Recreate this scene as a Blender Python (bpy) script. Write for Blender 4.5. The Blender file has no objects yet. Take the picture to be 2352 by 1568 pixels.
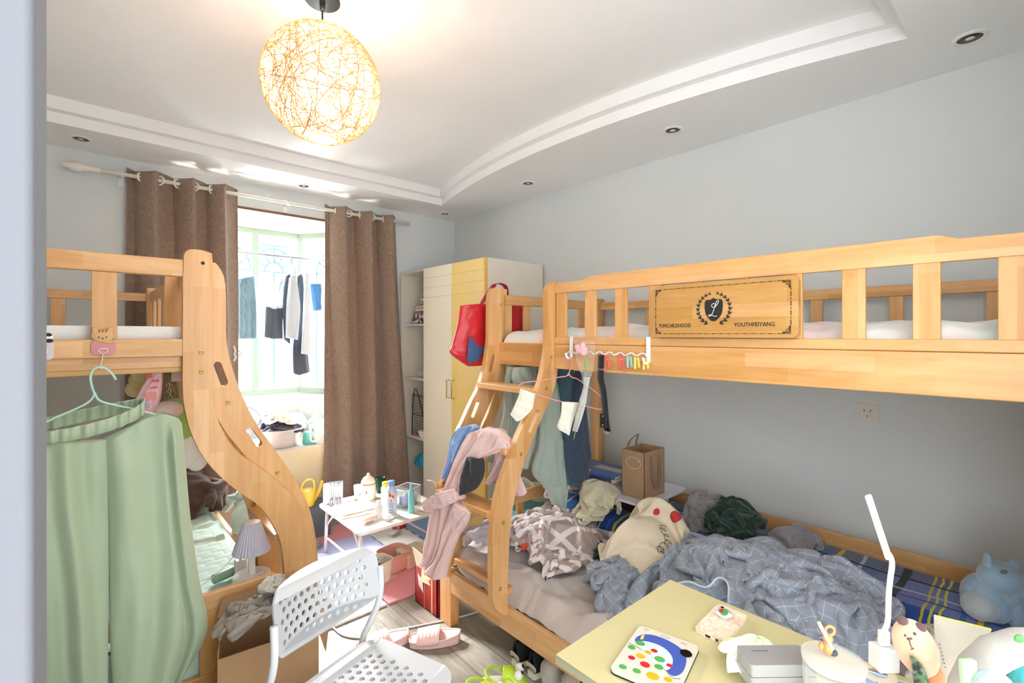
import bpy, bmesh, math, random
import numpy as np
from mathutils import Vector, Matrix, geometry, noise
S = bpy.context.scene
COL = S.collection
PI = math.pi
H = 1.5                                   # eye height
AL = math.radians(41.9)                   # heading, clockwise from +Y
FP = 1099.0                               # focal length in pixels of the 2352 wide frame
FW = Vector((math.sin(AL), math.cos(AL), 0)); RT = Vector((math.cos(AL), -math.sin(AL), 0))

# ---------------------------------------------------------------- camera, sky, lights, exposure
cam_d = bpy.data.cameras.new('camera'); cam = bpy.data.objects.new('camera', cam_d); COL.objects.link(cam)
cam.location = (0, 0, H); cam.rotation_euler = (PI/2, 0, -AL)
cam_d.sensor_width = 36; cam_d.lens = 36*FP/2352; cam_d.shift_y = -16/2352; cam_d.clip_start = .02
S.camera = cam
S.view_settings.view_transform = 'Standard'; S.view_settings.look = 'None'
S.view_settings.gamma = 1; S.view_settings.use_curve_mapping = False
S.view_settings.exposure = 1.8
W = bpy.data.worlds.new('world'); S.world = W; W.use_nodes = True
W.node_tree.nodes['Background'].inputs[0].default_value = (.93, .97, 1, 1)
W.node_tree.nodes['Background'].inputs[1].default_value = 1.5
def light(name, kind, loc, power, rot=(0, 0, 0), size=.1, size_y=None, col=(1, 1, 1)):
    d = bpy.data.lights.new(name, kind); d.energy = power; d.color = col
    if kind == 'AREA':
        d.size = size
        if size_y: d.shape = 'RECTANGLE'; d.size_y = size_y
    elif kind == 'SUN': d.angle = size
    else: d.shadow_soft_size = size
    o = bpy.data.objects.new(name, d); COL.objects.link(o); o.location = loc; o.rotation_euler = rot
    return o
light('window_daylight', 'AREA', (1.1, 8.0, 4.2), 1900, (math.radians(-58), 0, 0), 4.0, 1.8, (.96, .98, 1))
light('sun', 'SUN', (1.1, 8, 6), 3.0, Vector((.12, -.74, -.64)).to_track_quat('-Z', 'Y').to_euler(), math.radians(4), col=(1, .95, .86))
light('ground_bounce_fill', 'AREA', (1.1, 5.4, -.35), 260, (math.radians(-128), 0, 0), 2.0, 1.3, (1, .98, .94))  # added lamp below the window view, stands in for ground bounce, brightens the ceiling
LAMP = (.645, 1.745, 2.40)
light('pendant_bulb_light', 'POINT', LAMP, 15, size=.045, col=(1, .95, .88))

def ray(u, v): return FW + RT*((u-1176)/FP) + Vector((0, 0, 1))*((768-v)/FP)
def _at(u, v, k, val):
    d = ray(u, v); o = (0, 0, H); t = (val-o[k])/d[k]
    return Vector((d.x*t, d.y*t, H+d.z*t))
def PX(u, v, x): return _at(u, v, 0, x)
def PY(u, v, y): return _at(u, v, 1, y)
def PZ(u, v, z): return _at(u, v, 2, z)
def PD(u, v, d): r = ray(u, v); return Vector((0, 0, H)) + r*d

# ---------------------------------------------------------------- materials
def lin(c):
    def f(x):
        x /= 255
        return x/12.92 if x <= .04045 else ((x+.055)/1.055)**2.4
    return (f(c[0]), f(c[1]), f(c[2]), 1)
class NT:
    def __init__(s, name):
        s.m = bpy.data.materials.new(name); s.m.use_nodes = True; s.t = s.m.node_tree
        s.b = s.t.nodes['Principled BSDF']; s.out = s.t.nodes['Material Output']
    def n(s, kind, **kw):
        nd = s.t.nodes.new('ShaderNode'+kind)
        for k, v in kw.items():
            if k.startswith('i_'):
                key = k[2:].replace('_', ' ')
                s.put(nd.inputs[key] if key in nd.inputs else nd.inputs[int(key)], v)
            else: setattr(nd, k, v)
        return nd
    def put(s, sock, v):
        if isinstance(v, bpy.types.NodeSocket): s.t.links.new(v, sock)
        else: sock.default_value = v
    def math(s, op, a, b=0, c=0):
        nd = s.t.nodes.new('ShaderNodeMath'); nd.operation = op
        for i, v in enumerate((a, b, c)): s.put(nd.inputs[i], v)
        return nd.outputs[0]
    def mix(s, f, a, b):
        nd = s.t.nodes.new('ShaderNodeMix'); nd.data_type = 'RGBA'
        s.put(nd.inputs[0], f); s.put(nd.inputs[6], a); s.put(nd.inputs[7], b)
        return nd.outputs[2]
    def uv(s):
        tc = s.n('UVMap', uv_map='UVMap'); x = s.n('SeparateXYZ', i_0=tc.outputs[0]); return x.outputs[0], x.outputs[1]
    def obj(s):
        tc = s.n('TexCoord'); x = s.n('SeparateXYZ', i_0=tc.outputs['Object']); return tc.outputs['Object'], x.outputs
    def band(s, x, n, w, off=0):                 # 1 inside stripes of width w (fraction), n per unit
        f = s.math('FRACT', s.math('ADD', s.math('MULTIPLY', x, n), off))
        return s.math('LESS_THAN', f, w)
    def bump(s, h, strength=.3, dist=.004):
        nd = s.n('Bump', i_Height=h, i_Strength=strength, i_Distance=dist); s.put(s.b.inputs['Normal'], nd.outputs[0])
MATS = {}
def M(name, col, rough=.6, metal=0, var=0, vs=8, bump=0, bs=60, trans=0, alpha=1, emit=0, coat=0, sheen=0, sub=0, cloth=0, ior=1.45):
    if name in MATS: return MATS[name]
    t = NT(name); c = lin(col); b = t.b
    b.inputs['Roughness'].default_value = rough; b.inputs['Metallic'].default_value = metal
    b.inputs['Base Color'].default_value = c; b.inputs['IOR'].default_value = ior
    co, _ = t.obj()
    if var:
        nz = t.n('TexNoise', i_Vector=co, i_Scale=float(vs), i_Detail=4.0)
        d = tuple(x*(1-var) for x in c[:3])+(1,); e = tuple(min(1, x*(1+var*.6)) for x in c[:3])+(1,)
        r = t.n('MapRange', i_Value=nz.outputs[0], i_1=.3, i_2=.7)
        t.put(b.inputs['Base Color'], t.mix(r.outputs[0], d, e))
    if bump:
        nz = t.n('TexNoise', i_Vector=co, i_Scale=float(bs), i_Detail=3.0); t.bump(nz.outputs[0], bump)
    if cloth:
        wv = t.n('TexNoise', i_Vector=co, i_Scale=14.0, i_Detail=5.0, i_Roughness=.6); fi = t.n('TexNoise', i_Vector=co, i_Scale=420.0)
        t.bump(t.math('ADD', t.math('MULTIPLY', wv.outputs[0], 1.0), t.math('MULTIPLY', fi.outputs[0], .12)), cloth, .02)
    if sheen: b.inputs['Sheen Weight'].default_value = sheen
    if coat: b.inputs['Coat Weight'].default_value = coat
    if trans: b.inputs['Transmission Weight'].default_value = trans
    if alpha < 1: b.inputs['Alpha'].default_value = alpha
    if emit: b.inputs['Emission Color'].default_value = c; b.inputs['Emission Strength'].default_value = emit
    MATS[name] = t.m; return t.m
def fab(name, col, cloth=.35, sheen=.25, rough=.9, var=.08): return M(name, col, rough, cloth=cloth, sheen=sheen, var=var, vs=6)
def thin(name, col, tl=.5, alpha=1, rough=.5):
    """thin stuff that lets light through: paper shade, plastic bag, sunlit cloth"""
    if name in MATS: return MATS[name]
    t = NT(name); t.b.inputs['Base Color'].default_value = lin(col); t.b.inputs['Roughness'].default_value = rough
    tr = t.n('BsdfTranslucent', i_Color=lin(col)); mx = t.n('MixShader', i_0=tl, i_1=t.b.outputs[0], i_2=tr.outputs[0])
    o = mx.outputs[0]
    if alpha < 1:
        tp = t.n('BsdfTransparent'); m2 = t.n('MixShader', i_0=alpha, i_1=tp.outputs[0], i_2=o); o = m2.outputs[0]
    t.t.links.new(o, t.out.inputs[0]); MATS[name] = t.m; return t.m
def glass(name, col=(255, 255, 255), alpha=.25, rough=.05):
    """thin clear plastic or glass: mostly see-through with a glossy skin"""
    if name in MATS: return MATS[name]
    t = NT(name); t.b.inputs['Base Color'].default_value = lin(col); t.b.inputs['Roughness'].default_value = rough
    tp = t.n('BsdfTransparent', i_Color=tuple(x*.3+.7 for x in lin(col)[:3])+(1,)); lw = t.n('LayerWeight', i_Blend=.5)
    f = t.math('ADD', t.math('MULTIPLY', t.math('POWER', lw.outputs['Facing'], 4.0), .7), alpha+.03)
    mx = t.n('MixShader', i_0=t.math('MINIMUM', f, 1.0), i_1=tp.outputs[0], i_2=t.b.outputs[0])
    t.t.links.new(mx.outputs[0], t.out.inputs[0]); MATS[name] = t.m; return t.m
def wood(name, axis, a=(226, 178, 118), b=(204, 148, 88), block=.36, rough=.42):
    if name in MATS: return MATS[name]
    t = NT(name); co, X = t.obj()
    al = X[axis]; o1, o2 = [X[i] for i in range(3) if i != axis]
    ac = t.math('ADD', o1, o2)
    v = t.n('CombineXYZ', i_0=al, i_1=ac)
    br = t.n('TexBrick', offset=.37, i_Vector=v.outputs[0], i_Color1=(0, 0, 0, 1), i_Color2=(1, 1, 1, 1), i_Mortar=(.5, .5, .5, 1), i_Scale=1.0, i_Mortar_Size=.0)
    br.inputs['Brick Width'].default_value = block; br.inputs['Row Height'].default_value = .046
    sc = [30.0]*3; sc[axis] = 2.6
    mp = t.n('Mapping', i_Vector=co, i_Scale=tuple(sc))
    ds = t.n('TexNoise', i_Vector=mp.outputs[0], i_Scale=1.0, i_Detail=6.0, i_Roughness=.65, i_Distortion=1.2)
    sc2 = [7.0]*3; sc2[axis] = 1.3
    mp2 = t.n('Mapping', i_Vector=co, i_Scale=tuple(sc2)); big = t.n('TexNoise', i_Vector=mp2.outputs[0], i_Scale=1.0, i_Detail=3.0, i_Distortion=2.0)
    f = t.math('ADD', t.math('MULTIPLY', ds.outputs[0], .55), t.math('MULTIPLY', big.outputs[0], .55))
    r = t.n('MapRange', i_Value=f, i_1=.36, i_2=.74)
    c = t.mix(r.outputs[0], lin(a), lin(b))
    bf = t.n('SeparateColor', i_0=br.outputs[0])
    c2 = t.n('HueSaturation', i_Color=c, i_Value=t.math('ADD', t.math('MULTIPLY', bf.outputs[0], .22), .88), i_Saturation=t.math('ADD', t.math('MULTIPLY', bf.outputs[0], -.14), 1.06))
    t.put(t.b.inputs['Base Color'], c2.outputs[0]); t.b.inputs['Roughness'].default_value = rough
    t.b.inputs['Coat Weight'].default_value = .15; t.b.inputs['Coat Roughness'].default_value = .25
    MATS[name] = t.m; return t.m

# ---------------------------------------------------------------- mesh building
class B:
    def __init__(s): s.v = []; s.f = []; s.uv = {}; s.mi = []; s.cur = 0
    def add(s, vs, fs, uvs=None):
        k = len(s.v); s.v += [tuple(p) for p in vs]
        for i, f in enumerate(fs):
            if uvs is not None: s.uv[len(s.f)] = uvs[i]
            s.f.append([k+j for j in f]); s.mi.append(s.cur)
        return s
    def box(s, x0, x1, y0, y1, z0, z1):
        vs = [(x, y, z) for x in (x0, x1) for y in (y0, y1) for z in (z0, z1)]
        return s.add(vs, [(0, 1, 3, 2), (4, 6, 7, 5), (0, 4, 5, 1), (2, 3, 7, 6), (0, 2, 6, 4), (1, 5, 7, 3)])
    def obox(s, c, h, R):
        vs = [Vector(c)+R@Vector((x*h[0], y*h[1], z*h[2])) for x in (-1, 1) for y in (-1, 1) for z in (-1, 1)]
        return s.add(vs, [(0, 1, 3, 2), (4, 6, 7, 5), (0, 4, 5, 1), (2, 3, 7, 6), (0, 2, 6, 4), (1, 5, 7, 3)])
    def bar(s, p, q, w, h, up=(0, 0, 1)):            # box beam from p to q, w sideways, h along up
        p, q = Vector(p), Vector(q); d = (q-p).normalized(); sd = d.cross(Vector(up)).normalized(); u = sd.cross(d)
        R = Matrix((d, sd, u)).transposed()
        return s.obox((p+q)/2, ((q-p).length/2, w/2, h/2), R)
    def tube(s, pts, r, seg=8, closed=False, cap=True):
        pts = [Vector(p) for p in pts]; n = len(pts); rs = r if isinstance(r, (list, tuple)) else [r]*n
        vs = []; prev = None
        for i, p in enumerate(pts):
            a = pts[(i-1) % n] if closed or i > 0 else p; b = pts[(i+1) % n] if closed or i < n-1 else p
            d = (b-a).normalized() if (b-a).length > 1e-9 else Vector((0, 0, 1))
            if prev is None:
                ref = Vector((0, 0, 1)) if abs(d.z) < .9 else Vector((1, 0, 0)); x = d.cross(ref).normalized()
            else: x = (prev - d*prev.dot(d)); x = x.normalized() if x.length > 1e-6 else d.orthogonal().normalized()
            prev = x; y = d.cross(x)
            for k in range(seg):
                t = 2*PI*k/seg; vs.append(p + (x*math.cos(t)+y*math.sin(t))*rs[i])
        fs = []
        for i in range(n if closed else n-1):
            j = (i+1) % n
            for k in range(seg): fs.append((i*seg+k, i*seg+(k+1) % seg, j*seg+(k+1) % seg, j*seg+k))
        if cap and not closed: fs += [tuple(range(seg-1, -1, -1)), tuple((n-1)*seg+k for k in range(seg))]
        return s.add(vs, fs)
    def lathe(s, prof, c=(0, 0, 0), seg=24, R=None, sx=1, sy=1, cap=True):
        R = R or Matrix.Identity(3); c = Vector(c); vs = []
        for r, z in prof:
            for k in range(seg):
                t = 2*PI*k/seg; vs.append(c+R@Vector((r*math.cos(t)*sx, r*math.sin(t)*sy, z)))
        n = len(prof); fs = [(i*seg+k, i*seg+(k+1) % seg, (i+1)*seg+(k+1) % seg, (i+1)*seg+k) for i in range(n-1) for k in range(seg)]
        if cap:
            if prof[0][0] > 1e-6: fs.append(tuple(range(seg-1, -1, -1)))
            if prof[-1][0] > 1e-6: fs.append(tuple((n-1)*seg+k for k in range(seg)))
        return s.add(vs, fs)
    def ball(s, c, r, seg=20, rings=12, R=None, nz=0, sc=3, seed=0):
        r = (r, r, r) if not isinstance(r, (list, tuple)) else r; R = R or Matrix.Identity(3); c = Vector(c); vs = []
        for i in range(rings+1):
            ph = PI*i/rings
            for k in range(seg):
                t = 2*PI*k/seg; d = Vector((math.sin(ph)*math.cos(t), math.sin(ph)*math.sin(t), -math.cos(ph)))
                f = 1+(nz*noise.noise(d*sc+Vector((seed, seed*1.7, 0))) if nz else 0)
                vs.append(c+R@Vector((d.x*r[0]*f, d.y*r[1]*f, d.z*r[2]*f)))
        fs = [(i*seg+k, i*seg+(k+1) % seg, (i+1)*seg+(k+1) % seg, (i+1)*seg+k) for i in range(rings) for k in range(seg)]
        return s.add(vs, fs)
    def prism(s, loops, fn, t0, t1):                 # loops of 2-D points (outer first, then holes); fn(a, b, t) -> point
        tri = geometry.tessellate_polygon([[Vector((p[0], p[1], 0)) for p in l] for l in loops])
        flat = [p for l in loops for p in l]; n = len(flat)
        vs = [fn(p[0], p[1], t0) for p in flat]+[fn(p[0], p[1], t1) for p in flat]
        fs = [tuple(t) for t in tri]+[tuple(j+n for j in reversed(t)) for t in tri]; k = 0
        for l in loops:
            m = len(l)
            for i in range(m): a, b = k+i, k+(i+1) % m; fs.append((a, b, b+n, a+n))
            k += m
        return s.add(vs, fs)
    def sheet(s, fn, nu, nv, cu=False, us=1, vs_=1):  # fn(a, b) with a, b in 0..1
        vs = [fn(i/nu, j/nv) for j in range(nv+1) for i in range(nu if cu else nu+1)]
        w = nu if cu else nu+1; fs = []; uvs = []
        for j in range(nv):
            for i in range(nu):
                i2 = (i+1) % w if cu else i+1
                fs.append((j*w+i, j*w+i2, (j+1)*w+i2, (j+1)*w+i))
                uvs.append([(i/nu*us, j/nv*vs_), ((i+1)/nu*us, j/nv*vs_), ((i+1)/nu*us, (j+1)/nv*vs_), (i/nu*us, (j+1)/nv*vs_)])
        return s.add(vs, fs, uvs)
def rrect(x0, x1, y0, y1, r, n=5):
    o = []
    for cx, cy, a in ((x1-r, y1-r, 0), (x0+r, y1-r, PI/2), (x0+r, y0+r, PI), (x1-r, y0+r, 1.5*PI)):
        o += [(cx+r*math.cos(a+PI/2*i/n), cy+r*math.sin(a+PI/2*i/n)) for i in range(n+1)]
    return o
def circ(cx, cy, r, n=16, ry=None): return [(cx+r*math.cos(2*PI*i/n), cy+(ry or r)*math.sin(2*PI*i/n)) for i in range(n)]
def smooth(pts, it=2, closed=False):                 # Chaikin corner cutting
    pts = [Vector(p) for p in pts]
    for _ in range(it):
        o = [] if closed else [pts[0]]
        for i in range(len(pts) if closed else len(pts)-1):
            a, b = pts[i], pts[(i+1) % len(pts)]; o += [a*.75+b*.25, a*.25+b*.75]
        if not closed: o.append(pts[-1])
        pts = o
    return pts
def rot(z=0, x=0, y=0): return (Matrix.Rotation(z, 3, 'Z') @ Matrix.Rotation(x, 3, 'X') @ Matrix.Rotation(y, 3, 'Y'))
def offs(p):
    o = Vector((0, 0, 0))
    while p is not None: o += p.location; p = p.parent
    return o
def part(name, b, m, parent=None, w=True, bev=0, sm=False, sub=0, sol=0, label=None, kind=None, seg=2):
    """link one mesh object; w: its vertices were given in world coordinates"""
    o_ = offs(parent) if w and parent is not None else Vector((0, 0, 0))
    me = bpy.data.meshes.new(name); me.from_pydata([(v[0]-o_.x, v[1]-o_.y, v[2]-o_.z) for v in b.v], [], b.f)
    for mm in (m if isinstance(m, (list, tuple)) else [m]): me.materials.append(mm)
    if b.uv:
        ul = me.uv_layers.new(name='UVMap')
        for p in me.polygons:
            if p.index in b.uv:
                for li, c in zip(p.loop_indices, b.uv[p.index]): ul.data[li].uv = c
    if any(b.mi):
        for p in me.polygons: p.material_index = b.mi[p.index]
    bm = bmesh.new(); bm.from_mesh(me)
    if not b.uv: bmesh.ops.remove_doubles(bm, verts=bm.verts, dist=1e-6)
    bmesh.ops.recalc_face_normals(bm, faces=bm.faces); bm.to_mesh(me); bm.free()
    me.validate()
    if sm:
        for p in me.polygons: p.use_smooth = True
    o = bpy.data.objects.new(name, me); COL.objects.link(o)
    if parent is not None: o.parent = parent
    if sol: md = o.modifiers.new('s', 'SOLIDIFY'); md.thickness = sol; md.offset = 0
    if sub: md = o.modifiers.new('u', 'SUBSURF'); md.levels = md.render_levels = sub
    if bev:
        md = o.modifiers.new('b', 'BEVEL'); md.width = bev; md.segments = seg; md.limit_method = 'ANGLE'; md.angle_limit = math.radians(40)
        if not sm:
            for p in me.polygons: p.use_smooth = True
            w_ = o.modifiers.new('w', 'WEIGHTED_NORMAL'); w_.keep_sharp = True
    if label: o['label'] = label
    if kind: o['kind'] = kind
    return o
def thing(name, label, cat, loc=(0, 0, 0), rz=0, group=None):
    o = bpy.data.objects.new(name, None); COL.objects.link(o); o.location = loc; o.rotation_euler = (0, 0, rz)
    o.empty_display_size = .05; o['label'] = label; o['category'] = cat
    if group: o['group'] = group
    return o
def solo(name, b, m, label, cat, group=None, kind=None, **kw):
    """a thing that is one mesh; its origin goes to the middle of its base"""
    xs = [v[0] for v in b.v]; ys = [v[1] for v in b.v]; zs = [v[2] for v in b.v]
    c = ((min(xs)+max(xs))/2, (min(ys)+max(ys))/2, min(zs)); b.v = [(v[0]-c[0], v[1]-c[1], v[2]-c[2]) for v in b.v]
    o = part(name, b, m, None, **kw); o.location = c; o['label'] = label; o['category'] = cat
    if group: o['group'] = group
    if kind: o['kind'] = kind
    return o
def struct(name, b, m, parent=None, **kw):
    o = part(name, b, m, parent, **kw)
    if parent is None: o['kind'] = 'structure'
    return o
def dup(root, loc, rz=None, label=None, group=None):
    def cp(o, par):
        c = o.copy(); COL.objects.link(c); c.parent = par
        for ch in list(o.children): cp(ch, c)
        return c
    r = cp(root, None); r.location = loc
    if rz is not None: r.rotation_euler = (0, 0, rz)
    if label: r['label'] = label
    if group: r['group'] = group
    return r
FONTS = {}
def text(b, s, size, fn, ext=.0008, align='CENTER', width=1.0):
    """write s into builder b; fn(x, y, z) places the flat letters"""
    c = bpy.data.curves.new('t', 'FONT'); c.body = s; c.size = size; c.align_x = align; c.extrude = ext/2; c.resolution_u = 3
    o = bpy.data.objects.new('t', c); COL.objects.link(o); bpy.context.view_layer.update()
    me = o.to_mesh(); b.add([fn(v.co.x*width, v.co.y, v.co.z) for v in me.vertices], [tuple(p.vertices) for p in me.polygons])
    o.to_mesh_clear(); bpy.data.objects.remove(o); bpy.data.curves.remove(c)
# ---------------------------------------------------------------- cloth
def crumple(rw, rh, nx, ny, place, floor, seed=1, steps=110, it=7, grav=.00045, lim=None, bumps=.05, stiff=.35, fr=.5):
    """small position-based cloth: a rest sheet rw x rh laid by place(a, b) -> (x, y, z) and settled over floor(x, y)"""
    rg = np.random.RandomState(seed)
    A, Bb = np.meshgrid(np.linspace(0, 1, nx+1), np.linspace(0, 1, ny+1)); P = np.zeros((ny+1, nx+1, 3))
    x, y, z = place(A, Bb); P[..., 0] = x; P[..., 1] = y; P[..., 2] = z
    for k in range(14):
        f = rg.uniform(1.0, 7, 2); ph = rg.uniform(0, 6.28, 3); amp = bumps/(.6+.35*np.hypot(*f))
        w = np.sin(A*f[0]*6.28/2*rg.choice([-1, 1])+Bb*f[1]*6.28/2+ph[0])
        P[..., 2] += amp*(w+1)*.7; P[..., 0] += amp*.5*np.sin(A*f[0]*3+Bb*f[1]*4+ph[1]); P[..., 1] += amp*.5*np.sin(A*f[1]*4-Bb*f[0]*3+ph[2])
    hx, hy = rw/nx, rh/ny; Q = P.copy()
    def con(sa, sb, L, k):
        a, b = P[sa], P[sb]; d = b-a; l = np.sqrt((d*d).sum(-1, keepdims=True))+1e-9; c = d*((l-L)/l*.5*k); P[sa] += c; P[sb] -= c
    def sl(i0, i1, j0, j1): return (slice(i0, i1), slice(j0, j1))
    def run(di, dj, L, k):
        n_, m_ = ny+1, nx+1
        si = 2*di if di else 1; sj = 2*abs(dj) if dj and not di else 1
        if di:
            for o in range(di*2):
                ia = np.arange(o, n_-di, 2*di)
                if len(ia) == 0: continue
                ja = np.arange(max(0, -dj), m_-max(0, dj)); IA, JA = np.meshgrid(ia, ja, indexing='ij')
                a = P[IA, JA]; b = P[IA+di, JA+dj]; d = b-a; l = np.sqrt((d*d).sum(-1, keepdims=True))+1e-9; c = d*((l-L)/l*.5*k)
                P[IA, JA] += c; P[IA+di, JA+dj] -= c
        else:
            for o in range(dj*2):
                ja = np.arange(o, m_-dj, 2*dj)
                if len(ja) == 0: continue
                a = P[:, ja]; b = P[:, ja+dj]; d = b-a; l = np.sqrt((d*d).sum(-1, keepdims=True))+1e-9; c = d*((l-L)/l*.5*k)
                P[:, ja] += c; P[:, ja+dj] -= c
    dg = math.hypot(hx, hy)
    for st in range(steps):
        V = (P-Q)*.93; Q = P.copy(); P += V; P[..., 2] -= grav
        for _ in range(it):
            run(0, 1, hx, 1); run(1, 0, hy, 1); run(1, 1, dg, .5); run(1, -1, dg, .5); run(0, 2, 2*hx, stiff*.3); run(2, 0, 2*hy, stiff*.3)
            F = floor(P[..., 0], P[..., 1])+.004; pen = P[..., 2] < F
            P[..., 2] = np.where(pen, F, P[..., 2])
            P[..., 0] = np.where(pen, P[..., 0]+(Q[..., 0]-P[..., 0])*fr, P[..., 0]); P[..., 1] = np.where(pen, P[..., 1]+(Q[..., 1]-P[..., 1])*fr, P[..., 1])
            if lim: P[..., 0] = np.clip(P[..., 0], lim[0], lim[1]); P[..., 1] = np.clip(P[..., 1], lim[2], lim[3])
    return P
def heap(name, rw, rh, place, floor, m, label, cat, n=56, us=None, parent=None, thick=.006, sub=1, **kw):
    nx = n; ny = max(8, int(n*rh/rw)); P = crumple(rw, rh, nx, ny, place, floor, **kw)
    b = B(); b.sheet(lambda a, c: tuple(P[int(round(c*ny)), int(round(a*nx))]), nx, ny, us=us or rw, vs_=(us or rw)*rh/rw)
    if parent is not None: return part(name, b, m, parent, sm=True, sol=thick, sub=sub)
    return solo(name, b, m, label, cat, sm=True, sol=thick, sub=sub)
def lay(cx, cy, sx, sy, z, ang=0):                   # place(): the sheet squeezed into an ellipse-like patch
    ca, sa = math.cos(ang), math.sin(ang)
    def f(A, Bb):
        a = (A-.5)*2; b = (Bb-.5)*2; k = 1-.22*(a*a)*(b*b)
        x = a*sx*k; y = b*sy*k
        return cx+x*ca-y*sa, cy+x*sa+y*ca, z+0*A
    return f
def mound(base, *blobs):                              # floor(): flat base and ellipsoid lumps (cx, cy, rx, ry, h)
    def f(x, y):
        z = np.full_like(x, base) if not callable(base) else base(x, y)
        z0 = z.copy()
        for cx, cy, rx, ry, h in blobs:
            q = 1-((x-cx)/rx)**2-((y-cy)/ry)**2; z = np.maximum(z, z0+h*np.sqrt(np.clip(q, 0, None)))
        return z
    return f
def bagcloth(name, rows, fn, m, parent=None, dep=.03, folds=(5, .012), nu=40, nv=40, seed=0, label=None, cat=None, closed=True, sub=0, sol=0, us=1, group=None):
    """hanging cloth: rows of (v, uL, uR); fn(u, v, off) places it; closed gives it a front and a back"""
    rg = random.Random(seed); ph = [rg.uniform(0, 6.28) for _ in range(4)]; nf, am = folds
    vs = [r[0] for r in rows]
    def row(t):
        v = vs[0]+(vs[-1]-vs[0])*t
        for i in range(len(rows)-1):
            if v <= vs[i+1] or i == len(rows)-2:
                k = (v-vs[i])/(vs[i+1]-vs[i]); k2 = k
                return v, rows[i][1]+(rows[i+1][1]-rows[i][1])*k2, rows[i][2]+(rows[i+1][2]-rows[i][2])*k2
    def g(a, b):
        v, l, r = row(b)
        if closed:
            t = a*2*PI; x = .5-.5*math.cos(t); s_ = math.sin(t)
        else: x = a; s_ = 0
        u = l+(r-l)*x
        w = x*nf+.35*math.sin(b*3+ph[0])
        f = am*(math.sin(w*2*PI*.5+ph[1])+.55*math.sin(w*2*PI*.93+ph[2]+b*2))+am*.5*noise.noise(Vector((x*4+seed, b*5, seed)))*2
        e = 1 if closed is False else min(1, abs(s_)*1.6)
        off = -dep*s_ + f*(.35+.65*e)
        return fn(u, v, off)
    b = B(); b.sheet(g, nu, nv, cu=closed, us=us, vs_=us)
    if closed:                                        # close top and bottom
        w = nu; n0 = len(b.v); b.f.append([i for i in range(w)]); b.mi.append(0); b.f.append([nv*w+i for i in range(w)][::-1]); b.mi.append(0)
    if parent is not None: return part(name, b, m, parent, sm=True, sub=sub, sol=sol, label=label)
    return solo(name, b, m, label, cat, sm=True, sub=sub, sol=sol, group=group)
def onY(Y): return lambda u, v, o: PY(u, v, Y)+Vector((0, o, 0))
def onX(X): return lambda u, v, o: PX(u, v, X)+Vector((o, 0, 0))
# ================================================================= the room
XW, YB, ZS, ZC = 2.72, 3.88, 2.606, 2.728
def wallmat(name, col):
    t = NT(name); co, _ = t.obj(); nz = t.n('TexNoise', i_Vector=co, i_Scale=1.6, i_Detail=4.0)
    c = lin(col); t.put(t.b.inputs['Base Color'], t.mix(nz.outputs[0], tuple(x*.96 for x in c[:3])+(1,), tuple(min(1, x*1.03) for x in c[:3])+(1,)))
    t.b.inputs['Roughness'].default_value = .85; f = t.n('TexNoise', i_Vector=co, i_Scale=160.0); t.bump(f.outputs[0], .06); return t.m
m_wall = wallmat('wall paint pale grey blue', (217, 221, 221)); m_ceil = wallmat('ceiling paint white', (243, 243, 243))
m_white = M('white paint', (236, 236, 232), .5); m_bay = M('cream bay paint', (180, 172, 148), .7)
def floormat():
    t = NT('grey wood floor planks'); co, X = t.obj()
    v = t.n('CombineXYZ', i_0=X[1], i_1=X[0])
    br = t.n('TexBrick', offset=.41, i_Vector=v.outputs[0], i_Color1=(0, 0, 0, 1), i_Color2=(1, 1, 1, 1), i_Mortar=(0, 0, 0, 1), i_Scale=1.0, i_Mortar_Size=.0014)
    br.inputs['Brick Width'].default_value = .95; br.inputs['Row Height'].default_value = .145
    mp = t.n('Mapping', i_Vector=co, i_Scale=(22.0, 2.2, 1.0)); n1 = t.n('TexNoise', i_Vector=mp.outputs[0], i_Scale=1.0, i_Detail=6.0, i_Roughness=.7, i_Distortion=1.5)
    bf = t.n('SeparateColor', i_0=br.outputs[0])
    r = t.n('MapRange', i_Value=t.math('ADD', n1.outputs[0], t.math('MULTIPLY', bf.outputs[0], .28)), i_1=.35, i_2=.9)
    c = t.mix(r.outputs[0], lin((104, 98, 90)), lin((178, 172, 160)))
    t.put(t.b.inputs['Base Color'], t.mix(br.outputs[1], c, lin((60, 55, 50)))); t.b.inputs['Roughness'].default_value = .38
    t.bump(n1.outputs[0], .1, .002); return t.m
b = B(); b.box(-.72, XW, -1.6, YB, -.06, 0); struct('floor', b, floormat())
b = B(); b.box(XW, XW+.12, -1.6, YB+.12, 0, 2.85); struct('wall_right', b, m_wall)
b = B(); b.box(-.84, -.72, .45, YB+.12, 0, 2.85); struct('wall_left', b, m_wall)
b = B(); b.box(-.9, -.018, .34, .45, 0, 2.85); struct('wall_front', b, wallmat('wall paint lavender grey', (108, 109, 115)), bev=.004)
b = B(); b.box(1.38, XW, -.26, -.14, 0, 2.85); struct('wall_unseen_right', b, m_wall)  # unseen wall, added to cut the light reaching under the upper bunk
# back wall with the bay opening
OX0, OX1, OZ0, OZ1 = .42, 1.78, .615, 2.407
b = B(); b.prism([[(-.72, 0), (XW, 0), (XW, 2.85), (-.72, 2.85)], [(OX0, OZ0), (OX0, OZ1), (OX1, OZ1), (OX1, OZ0)]], lambda x, z, t: (x, t, z), YB, YB+.12)
struct('wall_back', b, m_wall)
b = B(); b.box(OX0-.1, OX1+.1, YB-.006, YB-.0005, .08, OZ0-.002); struct('trim_2', b, M('cream plaster panel', (246, 226, 184), .6, var=.06, vs=3))
bay = [(OX0, YB+.12), (OX1, YB+.12), (OX1, YB+.2), (1.47, 4.53), (.73, 4.53), (OX0, YB+.2)]
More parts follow.
